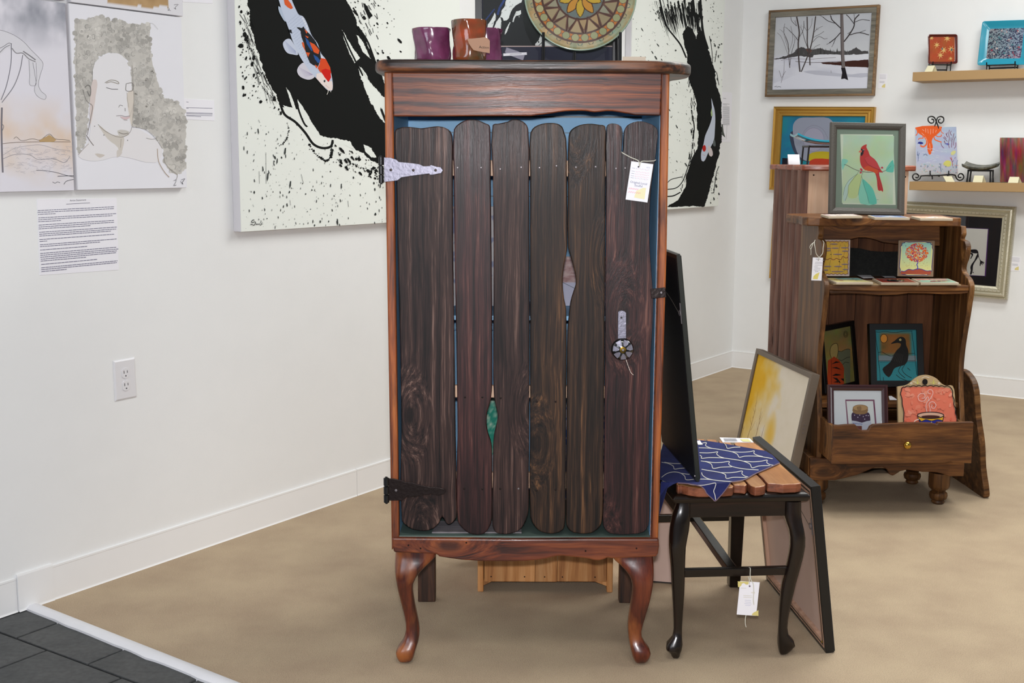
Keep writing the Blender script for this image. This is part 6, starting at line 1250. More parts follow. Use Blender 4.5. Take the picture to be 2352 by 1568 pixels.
# hang tag on the left scroll
T4 = cr(1845, 560, .06378); cs = T4((430, 497), (800, 507), (570, 1312), (205, 1300))
def st_hutch(P, cs, w_, h_):
    P.poly([bil(cs, .36, .95), bil(cs, .34, .82), bil(cs, .5, .72), bil(cs, .82, .64), bil(cs, .82, .95)], (222, 208, 116))
    for y, a, b in ((.07, .1, .6), (.1, .7, .95), (.2, .12, .9), (.26, .12, .9), (.33, .14, .95), (.4, .14, .5), (.46, .2, .8)): P.line([bil(cs, a, y), bil(cs, b, y)], .7, (150, 148, 162))
    P.text('Original Local', *bil(cs, .5, .555), 2.9, (84, 84, 104), 0, sx=.9); P.text('Soulful', *bil(cs, .52, .63), 2.9, (84, 84, 104), 0); P.dots([bil(cs, .38, .11)], .9, (50, 40, 50), n=10, jit=0)
YTg = YH-.012
hangtag('price_tag', 'white price tag hanging by a string from the left scroll of the hutch', cs, YTg, [[(*T4(q)[0], dy) for q, dy in (((556, 590), .0), ((560, 490), -.003), ((470, 360), -.002), ((420, 100), .0), ((400, -60), .02), ((430, -140), .05))], [(*T4(q)[0], dy) for q, dy in (((570, 490), -.003), ((690, 350), 0), ((715, 120), .01), ((745, -40), .03), ((700, -120), .05))], [(*T4(q)[0], dy) for q, dy in (((400, -60), .02), ((300, 10), .012), ((235, 120), .01), ((270, 185), .01), ((300, 130), .01), ((350, -20), .015))], [(*T4(q)[0], dy) for q, dy in (((275, 185), .01), ((280, 300), .01), ((275, 400), .01))]], st_hutch)
# lower compartment pictures
N3 = cr(1880, 730, .16585)
def art_robe(T, m, w_, h_):
    b_ = .019; picframe(T, w_, h_, [(0, -.028), (0, -.001), (.001, 0), (b_, 0), (b_, -.006)], 'black'); box('backing', (.002, .002, -.028), (w_-.002, h_-.002, -.010), 'black', T)
    P = Paint(m, -.008); P.wash((b_, b_, w_-b_, h_-b_), lambda a, b: (120+44*(fbm(a*4, b*7, 5)-.5)+26*np.clip(1-abs(b-.6)*3, 0, 1), 122+30*(fbm(a*4, b*7, 6)-.5)-6*b, 66+26*(fbm(a*4, b*7, 7)-.5)), 24, 40)
    q = N3; bl_ = (24, 22, 20)
    P.poly(q((270, 450), (320, 465), (400, 430), (440, 440), (440, 900), (380, 900), (340, 650), (270, 560)), (104, 106, 82)); P.line(q((272, 460), (320, 465), (360, 440), (410, 428), (440, 438)), 1, bl_); P.line(q((275, 575), (320, 592), (390, 550), (435, 540)), .9, bl_); P.line(q((325, 655), (370, 610), (425, 620)), .9, bl_)
    P.poly(q((205, 365), (245, 350), (268, 385), (270, 480), (250, 560), (180, 560), (160, 500), (162, 430), (180, 385)), (160, 138, 82)); P.line(q((180, 560), (160, 500), (162, 430), (180, 385), (215, 357), (250, 352), (268, 385), (272, 470), (252, 560)), 1, bl_, smooth=3)
    P.poly(q((130, 590), (180, 560), (215, 532), (280, 580), (330, 640), (355, 700), (350, 800), (355, 920), (115, 935)), (168, 62, 28)); P.line(q((180, 580), (180, 930)), .8, bl_)
    for a_ in (((180, 640), (240, 600), (300, 610), (240, 625)), ((180, 690), (250, 680), (330, 720), (270, 705)), ((185, 800), (240, 770), (320, 790), (260, 800)), ((190, 820), (260, 830), (310, 900), (290, 905), (230, 850)), ((300, 840), (350, 840), (350, 880)), ((200, 890), (260, 870), (280, 900))): P.poly(q(*a_), bl_, .6, 2)
    for r in (3.5, 5.5, 7.5): P.line([(1880+.16585*(375+r*4*math.cos(t)), 730+.16585*(225+r*6*math.sin(t))) for t in np.linspace(0, 6.3, 24)], .6, bl_)
    P.build('artwork', T, 'print')
zf = zfl+.0008
# turned picture: its own plane
pA = G(*N3((48, 1085))[0], zf); pB = pA+Vector((math.cos(math.radians(58)), math.sin(math.radians(58)), 0))
uu = Vector((math.cos(math.radians(38)), math.sin(math.radians(38)), 0)); nn = uu.cross(Vector((0, 0, 1))); nn = (nn+Vector((0, 0, .12))).normalized()
m, w_, h_ = fit_rect(pA, nn, *N3((72, 98), (555, 60), (510, 905), (48, 1085))); T = thing('framed_picture', 'black framed picture of a figure in a red robe, turned sideways in the hutch', 'picture', mat=m); art_robe(T, m, w_, h_)
def art_crow(T, m, w_, h_):
    b_ = .024; picframe(T, w_, h_, [(0, -.028), (0, -.001), (.001, 0), (b_, 0), (b_, -.006)], 'black'); box('backing', (.002, .002, -.028), (w_-.002, h_-.002, -.010), 'black', T)
    P = Paint(m, -.008); q = N3; bl_ = (20, 18, 18)
    def cw_(a, b):
        g = fbm(a*5, b*6, 15); k = np.clip(np.minimum(np.minimum(a-.08, .9-a)*12, (b-.45)*9), 0, 1)*np.clip((.97-b)*14, 0, 1); return (44*(1-k)+(120+60*(g-.5))*k, 120*(1-k)+(84+10*(g-.5))*k-20*np.clip(b-.9, 0, 1), 128*(1-k)+(40)*k)
    P.wash((b_, b_, w_-b_, h_-b_), cw_, 40, 50); P.poly(q((830, 520), (1350, 520), (1360, 600), (835, 600)), (110, 124, 128)); P.line(q((835, 592), (1340, 590)), 1, bl_); P.line(q((850, 610), (1000, 608)), .6, bl_); P.line(q((1200, 608), (1335, 606)), .6, bl_)
    P.line(q((785, 190), (830, 195), (930, 188), (1050, 200), (1180, 185), (1300, 180)), 1.1, bl_, smooth=4); P.line(q((790, 190), (800, 330), (825, 480), (835, 620), (850, 760), (858, 890)), 1, bl_, smooth=4); P.line(q((1290, 180), (1310, 330), (1330, 480), (1345, 640), (1362, 790)), 1, bl_, smooth=4); P.line(q((858, 885), (1000, 890), (1250, 890)), .9, bl_, smooth=4)
    P.line(q((830, 480), (880, 472), (930, 500), (1010, 530), (1060, 500)), 1.1, bl_, smooth=4); P.line(q((1250, 495), (1330, 490)), 1, bl_)
    ov = [(1880+.16585*(905+48*math.cos(t)), 730+.16585*(285+60*math.sin(t))) for t in np.linspace(0, 6.28, 30, endpoint=False)]; P.poly(ov, (196, 128, 48)); P.line(ov, 1.2, bl_, closed=True)
    P.poly(cat(q((1000, 358), (1060, 310), (1095, 280), (1140, 260), (1180, 270), (1205, 300), (1215, 380), (1240, 440), (1245, 530), (1225, 610), (1190, 650), (1120, 670), (1050, 700), (1010, 780), (970, 820), (885, 710), (960, 640), (1000, 600), (1040, 520), (1080, 450), (1130, 400), (1140, 360), (1100, 345), (1060, 350)), 3), (26, 24, 22))
    P.dots(np.array(q((1132, 302))), 2.6, (190, 180, 120), n=10, jit=.1); P.dots(np.array(q((1135, 302))), 1.1, (20, 18, 16), n=8)
    for i in range(7): P.line(q((1060+i*18, 480+i*4), (1000+i*24, 580+i*8)), .5, (60, 56, 52))
    for a_ in (((1140, 665), (1105, 735), (1160, 800), (1200, 830)), ((1195, 650), (1155, 715), (1215, 790), (1290, 830)), ((1075, 785), (1130, 830), (1230, 870)), ((1230, 690), (1270, 725)), ((895, 820), (900, 880))): P.line(q(*a_), 1.2, (30, 34, 34), smooth=2)
    P.build('artwork', T, 'print')
standing('framed_picture', 'black framed picture of a black crow under a sun, inside the hutch', 'picture', N3((660, 80), (1395, 78), (1520, 950), (770, 950)), YH+.13, 14, zf, .03, None, art_crow)
V_ = [G(a, b, zf+.001) for a, b in N3((970, 1080), (1010, 1078), (1100, 1135), (985, 1135))]; T = thing('small_card', 'small white card on the hutch floor below the crow picture', 'card', (V_[0].x, V_[0].y, zf)); mb = MB(); mb.add([tuple(v_-Vector((V_[0].x, V_[0].y, zf))) for v_ in V_], [(0, 1, 2, 3)]); obj('card_face', mb, 'paper', T)
def art_jar(T, m, w_, h_):
    b_ = .022; picframe(T, w_, h_, [(0, -.02), (0, -.002), (.002, 0), (.007, 0), (.009, -.003), (.014, -.002), (b_, -.006), (b_, -.010)], 'maroon'); box('backing', (.002, .002, -.02), (w_-.002, h_-.002, -.013), 'card', T)
    P = Paint(m, -.0125); P.wash((b_-.004, b_-.004, w_-b_+.004, h_-b_+.004), lambda a, b: (222+0*a, 226+0*a, 228+0*a), 3, 3); q = N3
    P.poly(q((370, 1130), (775, 1130), (812, 1560), (405, 1560)), (128, 76, 100)); P.poly(q((385, 1150), (755, 1150), (790, 1560), (425, 1560)), (222, 226, 224))
    P.poly(cat(q((470, 1310), (690, 1310), (712, 1350), (718, 1420), (722, 1600), (480, 1600), (462, 1430), (455, 1360)), 3), (62, 34, 66)); P.poly(cat(q((465, 1420), (600, 1450), (720, 1420), (725, 1600), (478, 1600)), 2), (196, 200, 212))
    [P.line(q((478+i*22, 1450+i*2), (490+i*22, 1472+i*2), (494+i*22, 1452+i*2)), 1.1, (70, 90, 160)) for i in range(6)]; P.poly(q((480, 1490), (600, 1495), (600, 1600), (482, 1600)), (120, 70, 60)); P.poly(cat(q((475, 1250), (480, 1310), (580, 1335), (672, 1315), (682, 1250)), 2), (150, 116, 72))
    el = [(1880+.16585*(580+103*math.cos(t)), 730+.16585*(1245+43*math.sin(t))) for t in np.linspace(0, 6.28, 30, endpoint=False)]; P.poly(el, (184, 148, 98)); P.line(el, .8, (120, 84, 52), closed=True); P.dots(np.array(q((565, 1250))), 6, (150, 116, 74), asp=.9)
    P.dots(np.array(q((500, 1345), (545, 1375), (570, 1345), (620, 1365), (660, 1350), (690, 1350), (640, 1400))), 1.2, (214, 204, 220)); P.build('artwork', T, 'print')
    obj('glass', MB().box((b_-.002, b_-.002, -.0115), (w_-b_+.002, h_-b_+.002, -.0105)), 'glass', T)
aJ = onY(*N3((150, 930))[0], YH-.06)
def standing2(name, label, cate, tl, tr, bot_px, Y, tilt, zb, art):
    ti = math.radians(tilt); n = Vector((0, -math.cos(ti), math.sin(ti))); v = Vector((0, math.sin(ti), math.cos(ti))); p = Vector((0, Y, zb)); A_ = onP(*tl, p, n); B_ = onP(*tr, p, n); w_ = (B_-A_).length; h_ = ((A_+B_)/2-p).dot(v); o = Vector((A_.x, Y, zb)); m = frame_m(o, (1, 0, 0), v); T = thing(name, label, cate, mat=m); art(T, m, w_, h_); return T
standing2('framed_picture', 'maroon framed picture of a jam jar standing in the hutch drawer', 'picture', N3((133, 925))[0], N3((960, 920))[0], 0, YH-.125, 13, DZB, art_jar)
def art_cup(T, m, w_, h_):
    ol = []; q = N3; mi = m.inverted()
    for a, b in cat(q((1093, 950), (1150, 940), (1215, 928), (1265, 900), (1330, 840), (1400, 800), (1480, 785), (1560, 800), (1640, 840), (1700, 900), (1760, 935), (1860, 938), (1900, 1150)), 3, False)[:-1]:
        p = mi @ onP(a, b, m.translation, m.col[2].xyz); ol.append((p.x, p.y))
    x0, x1_ = ol[0][0], ol[-1][0]; ol = [(x0+.001, 0)]+ol+[(x1_+.004, 0)]; obj('board_body', MB().prism([(x, y) for x, y in ol][::-1], -.014, 0, 'xy'), 'card', T, .002)
    P = Paint(m, .0003); P.poly(cat(q((1150, 955), (1200, 960), (1260, 960), (1330, 950), (1400, 955), (1480, 948), (1560, 945), (1640, 955), (1720, 960), (1790, 975), (1840, 1010), (1855, 1100), (1870, 1200), (1895, 1300), (1915, 1430), (1925, 1600), (1190, 1600), (1180, 1400), (1175, 1250), (1150, 1120), (1135, 1020)), 3), (212, 112, 88))
    for i in range(90):
        x, y = RNG.uniform(1190, 1840), RNG.uniform(990, 1500); P.dots(np.array(q((x, y))), RNG.uniform(2, 5), (lambda g_: (216+g_*.3, 134+g_-(y-1000)*.05, 110+g_-(y-1000)*.05))(RNG.normal(0, 9)), asp=1.6, ang=RNG.random()*3, n=9)
    ed = []
    for i, (x, y) in enumerate(cat(q((1190, 1600), (1180, 1400), (1165, 1220), (1140, 1080), (1140, 1000), (1170, 955)), 4, False)): ed.append((x+1.0*math.sin(i*1.3), y))
    for i, t in enumerate(np.linspace(0, 1, 60)): ed.append((1880+.16585*(1190+630*t), 730+.16585*(960-12*t*(1-t)*4-14*abs(math.sin(t*math.pi*8)))))
    for i, (x, y) in enumerate(cat(q((1840, 985), (1862, 1100), (1880, 1220), (1900, 1330), (1920, 1450), (1930, 1600)), 5, False)): ed.append((x+1.2*math.sin(i*1.2), y))
    P.line(ed, 2.2, (44, 26, 24)); cc = (150, 120, 96)
    P.dots(np.array(q((1470, 885))), 7.0, (24, 16, 14), n=18, jit=0, asp=.9)
    for cx0, sg in ((1365, 1), (1590, -1)):
        for k in range(5): P.line(q((cx0, 915), (cx0+(k-2)*22, 850+abs(k-2)*20)), 1.0, (196, 190, 110) if k != 2 else (206, 200, 80))
    P.line(q((1300, 880), (1340, 885), (1350, 910)), .8, (220, 216, 206)); P.line(q((1425, 835), (1470, 815), (1530, 828)), .9, (222, 218, 210), smooth=3)
    for x, y in ((1280, 905), (1665, 905)): P.line([(1880+.16585*(x+11*math.cos(t)), 730+.16585*(y+11*math.sin(t))) for t in np.linspace(0, 6.3, 14)], .9, (226, 222, 214))
    wv = (222, 190, 186)
    for pts in (((1510, 1330), (1490, 1280), (1485, 1200), (1520, 1130), (1510, 1090), (1450, 1150), (1390, 1140), (1375, 1080), (1420, 1045), (1465, 1060), (1460, 1110), (1425, 1110)), ((1530, 1350), (1540, 1260), (1530, 1180), (1580, 1160), (1620, 1200), (1600, 1250), (1560, 1240), (1570, 1200)), ((1520, 1150), (1560, 1090), (1580, 1030), (1560, 995), (1515, 1000), (1515, 1040), (1550, 1050))): P.line(q(*pts), 1.2, wv, smooth=4)
    P.poly(q((1365, 1350), (1730, 1350), (1710, 1480), (1700, 1560), (1420, 1560), (1400, 1470)), (40, 44, 128)); P.poly(q((1365, 1350), (1730, 1350), (1715, 1420), (1640, 1405), (1560, 1425), (1480, 1405), (1420, 1430), (1390, 1400)), (212, 160, 40)); P.line(q((1365, 1350), (1395, 1440), (1420, 1560)), 1.6, (24, 20, 24)); P.line(q((1730, 1350), (1712, 1440), (1700, 1560)), 1.6, (24, 20, 24)); P.line(q((1390, 1400), (1420, 1430), (1480, 1405), (1560, 1425), (1640, 1405), (1715, 1422)), 1.2, (24, 20, 24), smooth=3)
    el = [(1880+.16585*(1547+182*math.cos(t)), 730+.16585*(1348+44*math.sin(t))) for t in np.linspace(0, 6.28, 36, endpoint=False)]; P.poly(el, (206, 164, 140)); P.line(el, 2.0, (24, 20, 24), closed=True)
    el = [(1880+.16585*(1547+130*math.cos(t)), 730+.16585*(1366+20*math.sin(t))) for t in np.linspace(0, 6.28, 30, endpoint=False)]; P.poly(el, (70, 34, 30)); P.text('E', *q((1560, 1458))[0], 5.5, (220, 214, 206)); P.line(q((1385, 1400), (1330, 1425), (1315, 1460)), 2.2, (226, 200, 180), smooth=3); P.build('artwork', T, 'tileprint')
standing2('painted_board', 'pink painted board with hanging hole and steaming coffee cup, standing in the hutch drawer', 'picture', N3((1093, 785))[0], N3((1870, 785))[0], 0, YH-.10, 13, DZB, art_cup)
# ================================================================ SLATTED CABINET behind the hutch
YC = 4.90; sxr = onY(1856, 440, YC).x; xr_ = onY(2086, 440, YC).x
D5 = 0.0
# depth so that the far top corner of the side shows at pixel 1788
lo, hi = 0, 2.0
for _ in range(40):
    mid = (lo+hi)/2; p = onY(1788, 440, YC+mid)
    if p.x > sxr: hi = mid
    else: lo = mid
SDp = lo; hT = onY(1856, 379, YC).z
T = thing('slatted_cabinet', 'tall cabinet with half-log slatted side and pale board back, behind the brown hutch', 'cabinet', (sxr, YC, 0)); W5 = xr_-sxr
ns = 5
for i in range(ns):
    y0 = SDp*i/ns; y1_ = SDp*(i+1)/ns; r = (y1_-y0)/2*.86; yc = (y0+y1_)/2; ring = []
    rs = []
    for z in np.linspace(0.001, hT-.02, 14):
        wb = .004*math.sin(z*7+i*2)+.003*(random.random()-.5)
        rs.append([(-.002-r*.62*(1+wb*10)*math.sin(a)+wb*.3 if 0 < a < math.pi else -.002, yc-(r+wb*.3)*math.cos(a), z) for a in np.linspace(0, math.pi, 9)]+[(.012, yc+r, z), (.012, yc-r, z)])
    obj('log_slat', MB().loft(rs), 'log', T, smooth='auto')
bw_ = [0, .38, .71, 1]
for i in range(3): box('pale_board', (W5*bw_[i]+.0015, 0, .02), (W5*bw_[i+1]-.0015, .014, hT-.022), 'creamwood', T, .002)
box('side_panel', (W5-.016, .014, 0), (W5, SDp, hT-.02), 'hutch', T); box('side_panel', (.001, .015, 0), (.012, SDp-.003, hT-.021), 'hutch', T); box('front_face', (.012, SDp-.016, .0), (W5-.016, SDp, hT-.021), 'hutch', T)
tlx = onY(1774, 372, YC+SDp).x-sxr
pts = [(-.02, -.022)]+[(-.035+.008*math.sin(i*2.1)+.004*random.random(), -.01+SDp*i/11) for i in range(12)]+[(-.03, SDp+.03), (W5+.02, SDp+.03), (W5+.02, -.02)]
o = obj('top_board', MB().prism(cat(pts, 2), hT-.022, hT, 'xy'), 'logtop', T, .005, smooth='auto')
for x, z in ((.02, hT-.04), (W5-.015, hT-.045)): obj('nail', MB().lathe([(.0035, 0), (.003, -.0015)], (x, 0, z), 10, 'y'), 'iron', T)
bb = []
for i, (px, py) in enumerate(((1783, 448), (1779, 465), (1778, 480), (1780, 500))):
    q = onY(px, py, YC+SDp); bb.append((q.x-sxr, q.z))
obj('bark_piece', MB().prism(cat([(0, bb[0][1]+.02), (bb[0][0], bb[0][1]), (bb[1][0], bb[1][1]), (bb[2][0], bb[2][1]), (bb[3][0], bb[3][1]), (0, bb[3][1]-.25)], 3), SDp+.004, SDp+.024, 'xz'), 'logtop', T, .004)
TZ5 = hT
# curved turquoise dish on a black stand
YD5 = YC+.22; x0 = onY(1823, 322, YD5).x; xE = onY(1985, 322, YD5).x; xm = (x0+xE)/2; zS = onY(1860, 334, YD5).z
T = thing('turquoise_dish', 'long curved turquoise glass dish on a black stand, on the slatted cabinet', 'dish', (xm, YD5, zS)); L5 = (xE-x0)/2; rings = []
for t in np.linspace(-1, 1, 17):
    x = t*L5; z = .004+.030*abs(t)**2.6
    rings.append([(x, -.07, z+.010*1), (x, -.06, z+.006), (x, 0, z), (x, .06, z+.006), (x, .07, z+.010), (x, .07, z+.017), (x, 0, z+.007), (x, -.07, z+.017)])
obj('dish_body', MB().loft(rings), 'turq', T, smooth='auto')
S = thing('dish_stand', 'black iron stand carrying the turquoise curved dish', 'dish stand', (xm, YD5, TZ5)); hS = zS-TZ5
for xx in (-.55*L5*1.35, .55*L5*1.35):
    for yy in (-.05, .05): obj('leg', MB().tube([(xx*.9, yy, .002), (xx*.86, yy, hS-.006), ], .0038, 8), 'blackiron', S)
    obj('rail', MB().tube([(xx*.86, -.06, hS-.004), (xx*.86, .06, hS-.004)], .0038, 8), 'blackiron', S)
for yy in (-.05, .05): obj('rail', MB().tube([(-.66*L5, yy, hS-.004), (.66*L5, yy, hS-.004)], .0038, 8), 'blackiron', S)
def tent(name, label, cs, Y, z, mt='cream', dep=.03):
    """folded card: front face plane leaning back"""
    a, b, c_, d_ = cs; A_ = onY(*d_, Y); B_ = onY(*c_, Y); tl = onY(*a, Y+dep*.6); tr = onY(*b, Y+dep*.6); o = Vector((A_.x, Y, z)); T = thing(name, label, 'card', tuple(o))
    h_ = max(tl.z, tr.z)-z; f = [(0, 0, 0), (B_.x-A_.x, 0, 0), (tr.x-A_.x, dep*.6, h_), (tl.x-A_.x, dep*.6, h_), (tl.x-A_.x+.006, dep*1.2, 0), (B_.x-A_.x+.006, dep*1.2, 0)]
    f = [(x, y, zz+.0006) for x, y, zz in f]; mb = MB().add(f, [(0, 1, 2, 3), (3, 2, 5, 4)]); o = obj('folded_card', mb, mt, T); s_ = o.modifiers.new('t', 'SOLIDIFY'); s_.thickness = .0006; s_.offset = 0; return T
tent('tent_card', 'white folded tent card beside the turquoise curved dish', [(1809, 355), (1836, 356), (1838, 371), (1812, 371)], YC+.36, TZ5, 'paper')
# cardinal picture on the hutch top
def art_card(T, m, w_, h_):
    bx_ = .026; picframe(T, w_, h_, [(0, -.02), (0, -.002), (.002, 0), (.012, 0), (.020, -.003), (bx_, -.008)], 'darkframe', bevel=.0004); box('backing', (.002, .002, -.02), (w_-.002, h_-.002, -.013), 'card', T)
    obj('mat_board', MB().box((bx_-.002, bx_-.002, -.0128), (w_-bx_+.002, h_-bx_+.002, -.0118)), 'matgreen', T)
    P = Paint(m, -.0114); q = cr(1860, 280, .14027)
    P.poly(q((500, 200), (1365, 206), (1407, 1358), (538, 1344)), (226, 236, 214)); 
    A_ = P.uv(np.array(q((508, 208), (1357, 214), (1398, 1350), (547, 1336))))
    x0, x1_, y0, y1_ = (A_[0][0]+A_[3][0])/2, (A_[1][0]+A_[2][0])/2, (A_[2][1]+A_[3][1])/2, (A_[0][1]+A_[1][1])/2
    P.wash((x0+.002, y0+.002, x1_-.002, y1_-.002), lambda a, b: (204+26*(fbm(a*4, b*5, 31)-.5), 226+14*(fbm(a*4, b*5, 32)-.5), 194+50*(fbm(a*3+5, b*4, 33)-.5)), 30, 40)
    tq = (110, 208, 186); P.poly(cat(q((525, 610), (600, 612), (628, 640), (590, 690), (560, 740), (535, 790)), 2), (150, 220, 200)); P.poly(cat(q((1240, 800), (1290, 700), (1362, 620), (1372, 820), (1300, 822)), 2), tq)
    P.poly(cat(q((560, 1300), (545, 1180), (580, 1050), (640, 950), (780, 850), (720, 930), (650, 1030), (630, 1150), (600, 1260)), 2), (196, 220, 208)); P.poly(cat(q((640, 1030), (700, 930), (780, 850), (850, 880), (820, 1030), (790, 1180), (760, 1240), (640, 1240), (620, 1140)), 2), (202, 220, 156))
    P.poly(cat(q((860, 930), (950, 1000), (1030, 1090), (1070, 1200), (1095, 1340), (830, 1335), (800, 1200), (800, 1120), (840, 1010)), 2), (150, 220, 196)); P.poly(cat(q((862, 930), (950, 1000), (1030, 1090), (1070, 1200), (1095, 1340), (980, 1338), (930, 1180), (880, 1040)), 2), tq)
    gr = (96, 110, 100); P.line(q((560, 700), (590, 700), (700, 760), (800, 800), (930, 822), (1050, 818), (1180, 815), (1240, 798)), 1.1, (96, 84, 78), smooth=3)
    for pts in (((862, 930), (900, 1080), (940, 1200), (970, 1335)), ((780, 850), (640, 960), (570, 1080), (548, 1200)), ((780, 850), (700, 950), (635, 1040), (625, 1160), (580, 1290)), ((870, 820), (850, 880), (862, 930)), ((800, 800), (780, 850)), ((850, 890), (820, 1040), (790, 1200)), ((1240, 800), (1330, 720)), ((1095, 1275), (1125, 1272))): P.line(q(*pts), .6, gr, smooth=3)
    P.poly(cat(q((935, 366), (925, 410), (960, 480), (985, 550), (1050, 600), (1100, 660), (1140, 740), (1175, 800), (1200, 830), (1135, 825), (1160, 950), (1200, 1100), (1195, 1145), (1165, 1120), (1150, 1130), (1115, 1110), (1100, 960), (1070, 840), (1030, 815), (940, 800), (880, 770), (840, 710), (822, 640), (822, 560), (832, 500), (835, 430), (870, 390)), 2), (206, 62, 58))
    P.poly(cat(q((880, 770), (900, 740), (960, 720), (1040, 760), (1120, 790), (1100, 850), (1030, 815), (940, 800)), 2), (220, 90, 44)); P.poly(cat(q((900, 600), (980, 560), (1060, 620), (1140, 740), (1160, 785), (1060, 750), (950, 690)), 2), (212, 74, 76)); P.line(q((900, 610), (950, 690), (1060, 750), (1165, 790)), .8, (140, 40, 44), smooth=3); P.line(q((1080, 850), (1110, 960), (1150, 1110)), .8, (140, 40, 50), smooth=3); P.line(q((1125, 850), (1150, 960), (1190, 1120)), .7, (160, 50, 60), smooth=3)
    P.poly(cat(q((835, 440), (870, 450), (900, 455), (882, 480), (878, 520), (840, 560), (832, 500), (850, 490)), 2), (44, 30, 40)); P.poly(q((795, 492), (825, 462), (852, 468), (850, 498), (815, 500)), (232, 128, 100)); P.line(q((862, 462), (885, 455), (895, 460)), .7, (226, 226, 226)); P.dots(np.array(q((838, 772), (850, 790), (832, 830), (1183, 748))), 2.4, (208, 60, 84), n=10); P.line(q((870, 805), (930, 795), (960, 815)), 1.4, (214, 196, 160))
    P.build('artwork', T, 'print'); obj('glass', MB().box((bx_-.001, bx_-.001, -.0108), (w_-bx_+.001, h_-bx_+.001, -.0098)), 'glass', T)
standing('framed_picture', 'dark grey framed watercolour of a red cardinal on a branch, on top of the hutch', 'picture', [(1904.6, 280), (2076, 283), (2083, 494.6), (1909, 490)], YH+.26, 9, ZT, .02, None, art_card)
# ================================================================ BACK WALL
def wallB(name, label, cate, t, cs): m, w_, h_ = fit_rect(CORNER+NB*t, NB, *cs); return thing(name, label, cate, mat=m), w_, h_, m
W5c = cr(1740, 0, .2997)
T, w_, h_, m = wallB('snow_painting', 'snowy winter landscape painting in weathered grey wood frame, top of the back wall', 'painting', .035, [(1762.5, 24), (2015.7, 10.5), (2009, 219), (1759.5, 222.4)])
picframe(T, w_, h_, [(0, -.034), (0, -.001), (.002, 0), (.010, 0), (.012, -.003)], 'barnlip', name='outer_frame'); picframe(T, w_, h_, [(.012, -.003), (.040, -.006), (.042, -.012)], 'barn', name='inner_frame'); box('backing', (.003, .003, -.034), (w_-.003, h_-.003, -.018), 'card', T)
P = Paint(m, -.0125); A_ = P.uv(np.array(W5c((135, 132), (862, 98), (845, 680), (120, 690)))); x0, x1_, y0, y1_ = A_[:, 0].min()-.002, A_[:, 0].max()+.002, A_[:, 1].min()-.002, A_[:, 1].max()+.002
def snow(a, b):
    sky = np.clip((b-.42)*12, 0, 1); g = fbm(a*5, b*5, 41)-.5; gs = fbm(a*4+b*3, b*9, 43)-.5
    return (sky*(182+16*g+18*(1-b))+(1-sky)*(206+40*gs), sky*(185+16*g+18*(1-b))+(1-sky)*(208+38*gs), sky*(193+14*g+14*(1-b))+(1-sky)*(220+30*gs))
P.wash((x0, y0, x1_, y1_), snow, 60, 50); q = W5c
P.poly(q((128, 445), (220, 432), (280, 400), (300, 375), (340, 360), (420, 378), (480, 372), (560, 392), (700, 395), (760, 362), (800, 388), (850, 385), (850, 412), (700, 420), (560, 425), (450, 440), (330, 430), (260, 440), (130, 455)), (72, 70, 72), 2.0, 2)
for i in range(60):
    x = RNG.uniform(280, 720); y = 420-RNG.random()*8; h1 = RNG.uniform(20, 55)
    P.poly(q((x-7, y), (x, y-h1), (x+7, y)), (RNG.uniform(58, 86),)*3, lay=False)
P.k += 1; P.poly(q((370, 378), (400, 370), (420, 395), (390, 405)), (96, 66, 58), .8, 2); P.poly(q((430, 420), (560, 415), (700, 425), (850, 412), (850, 452), (700, 458), (560, 462), (420, 452)), (214, 216, 224), .8, 3)
P.poly(q((480, 478), (600, 475), (850, 456), (848, 516), (780, 512), (700, 512), (620, 498), (550, 494), (500, 490)), (62, 34, 28), .8, 2); P.line(q((290, 470), (400, 480), (500, 478), (640, 470)), 1, (90, 76, 76)); P.line(q((180, 462), (260, 450), (420, 452), (600, 440)), .8, (110, 100, 108))
P.poly(cat(q((122, 640), (200, 615), (340, 560), (470, 575), (600, 585), (720, 600), (843, 585), (842, 675), (120, 690)), 2), (212, 214, 226)); P.poly(cat(q((350, 548), (470, 540), (600, 560), (720, 570), (845, 560), (845, 588), (720, 590), (560, 580), (440, 572)), 2), (184, 186, 200))
def tree(px, py, ang, L, w_, dep, col):
    if dep == 0 or L < 5: return
    x1_, y1_ = px+L*math.cos(ang), py-L*math.sin(ang); P.line([(px, py), ((px+x1_)/2+RNG.normal(0, L*.04), (py+y1_)/2), (x1_, y1_)], w_, col, lay=False)
    for s_ in (-1, 1): tree(x1_, y1_, ang+s_*RNG.uniform(.2, .6), L*RNG.uniform(.55, .8), w_*.62, dep-1, col)
tk = (72, 64, 64)
tx = lambda a, b: W5c((a, b))[0]
top_clip = 0
for pts, w_ in ((((325, 550), (318, 480), (312, 330), (320, 250), (300, 128)), 3.2), (((335, 550), (380, 440), (410, 350), (430, 250), (445, 125)), 2.6), (((402, 500), (398, 420), (382, 340), (382, 240), (380, 128)), 2.8), (((248, 520), (240, 440), (235, 340), (215, 280)), 1.5), (((248, 500), (262, 400), (280, 340)), 1.0), (((318, 320), (280, 270), (240, 230)), 1.3), (((395, 400), (360, 300), (345, 240)), 1.1), (((415, 330), (470, 280), (515, 300)), .9), (((420, 290), (480, 260), (510, 240)), .8), (((310, 300), (350, 230), (355, 160)), 1), (((300, 200), (262, 160), (255, 130)), 1)):
    P.line(q(*pts), w_, tk, smooth=4)
for pts in (((240, 440), (180, 280), (150, 250)), ((235, 380), (200, 240), (210, 180)), ((240, 400), (270, 300), (255, 200)), ((180, 635), (200, 560), (205, 480)), ((185, 600), (165, 540)), ((190, 590), (215, 545)), ((380, 240), (410, 200), (420, 140)), ((430, 250), (460, 220), (500, 200)), ((565, 560), (562, 540)), ((398, 420), (440, 360), (480, 340))): P.line(q(*pts), .7, (104, 96, 98), smooth=3)
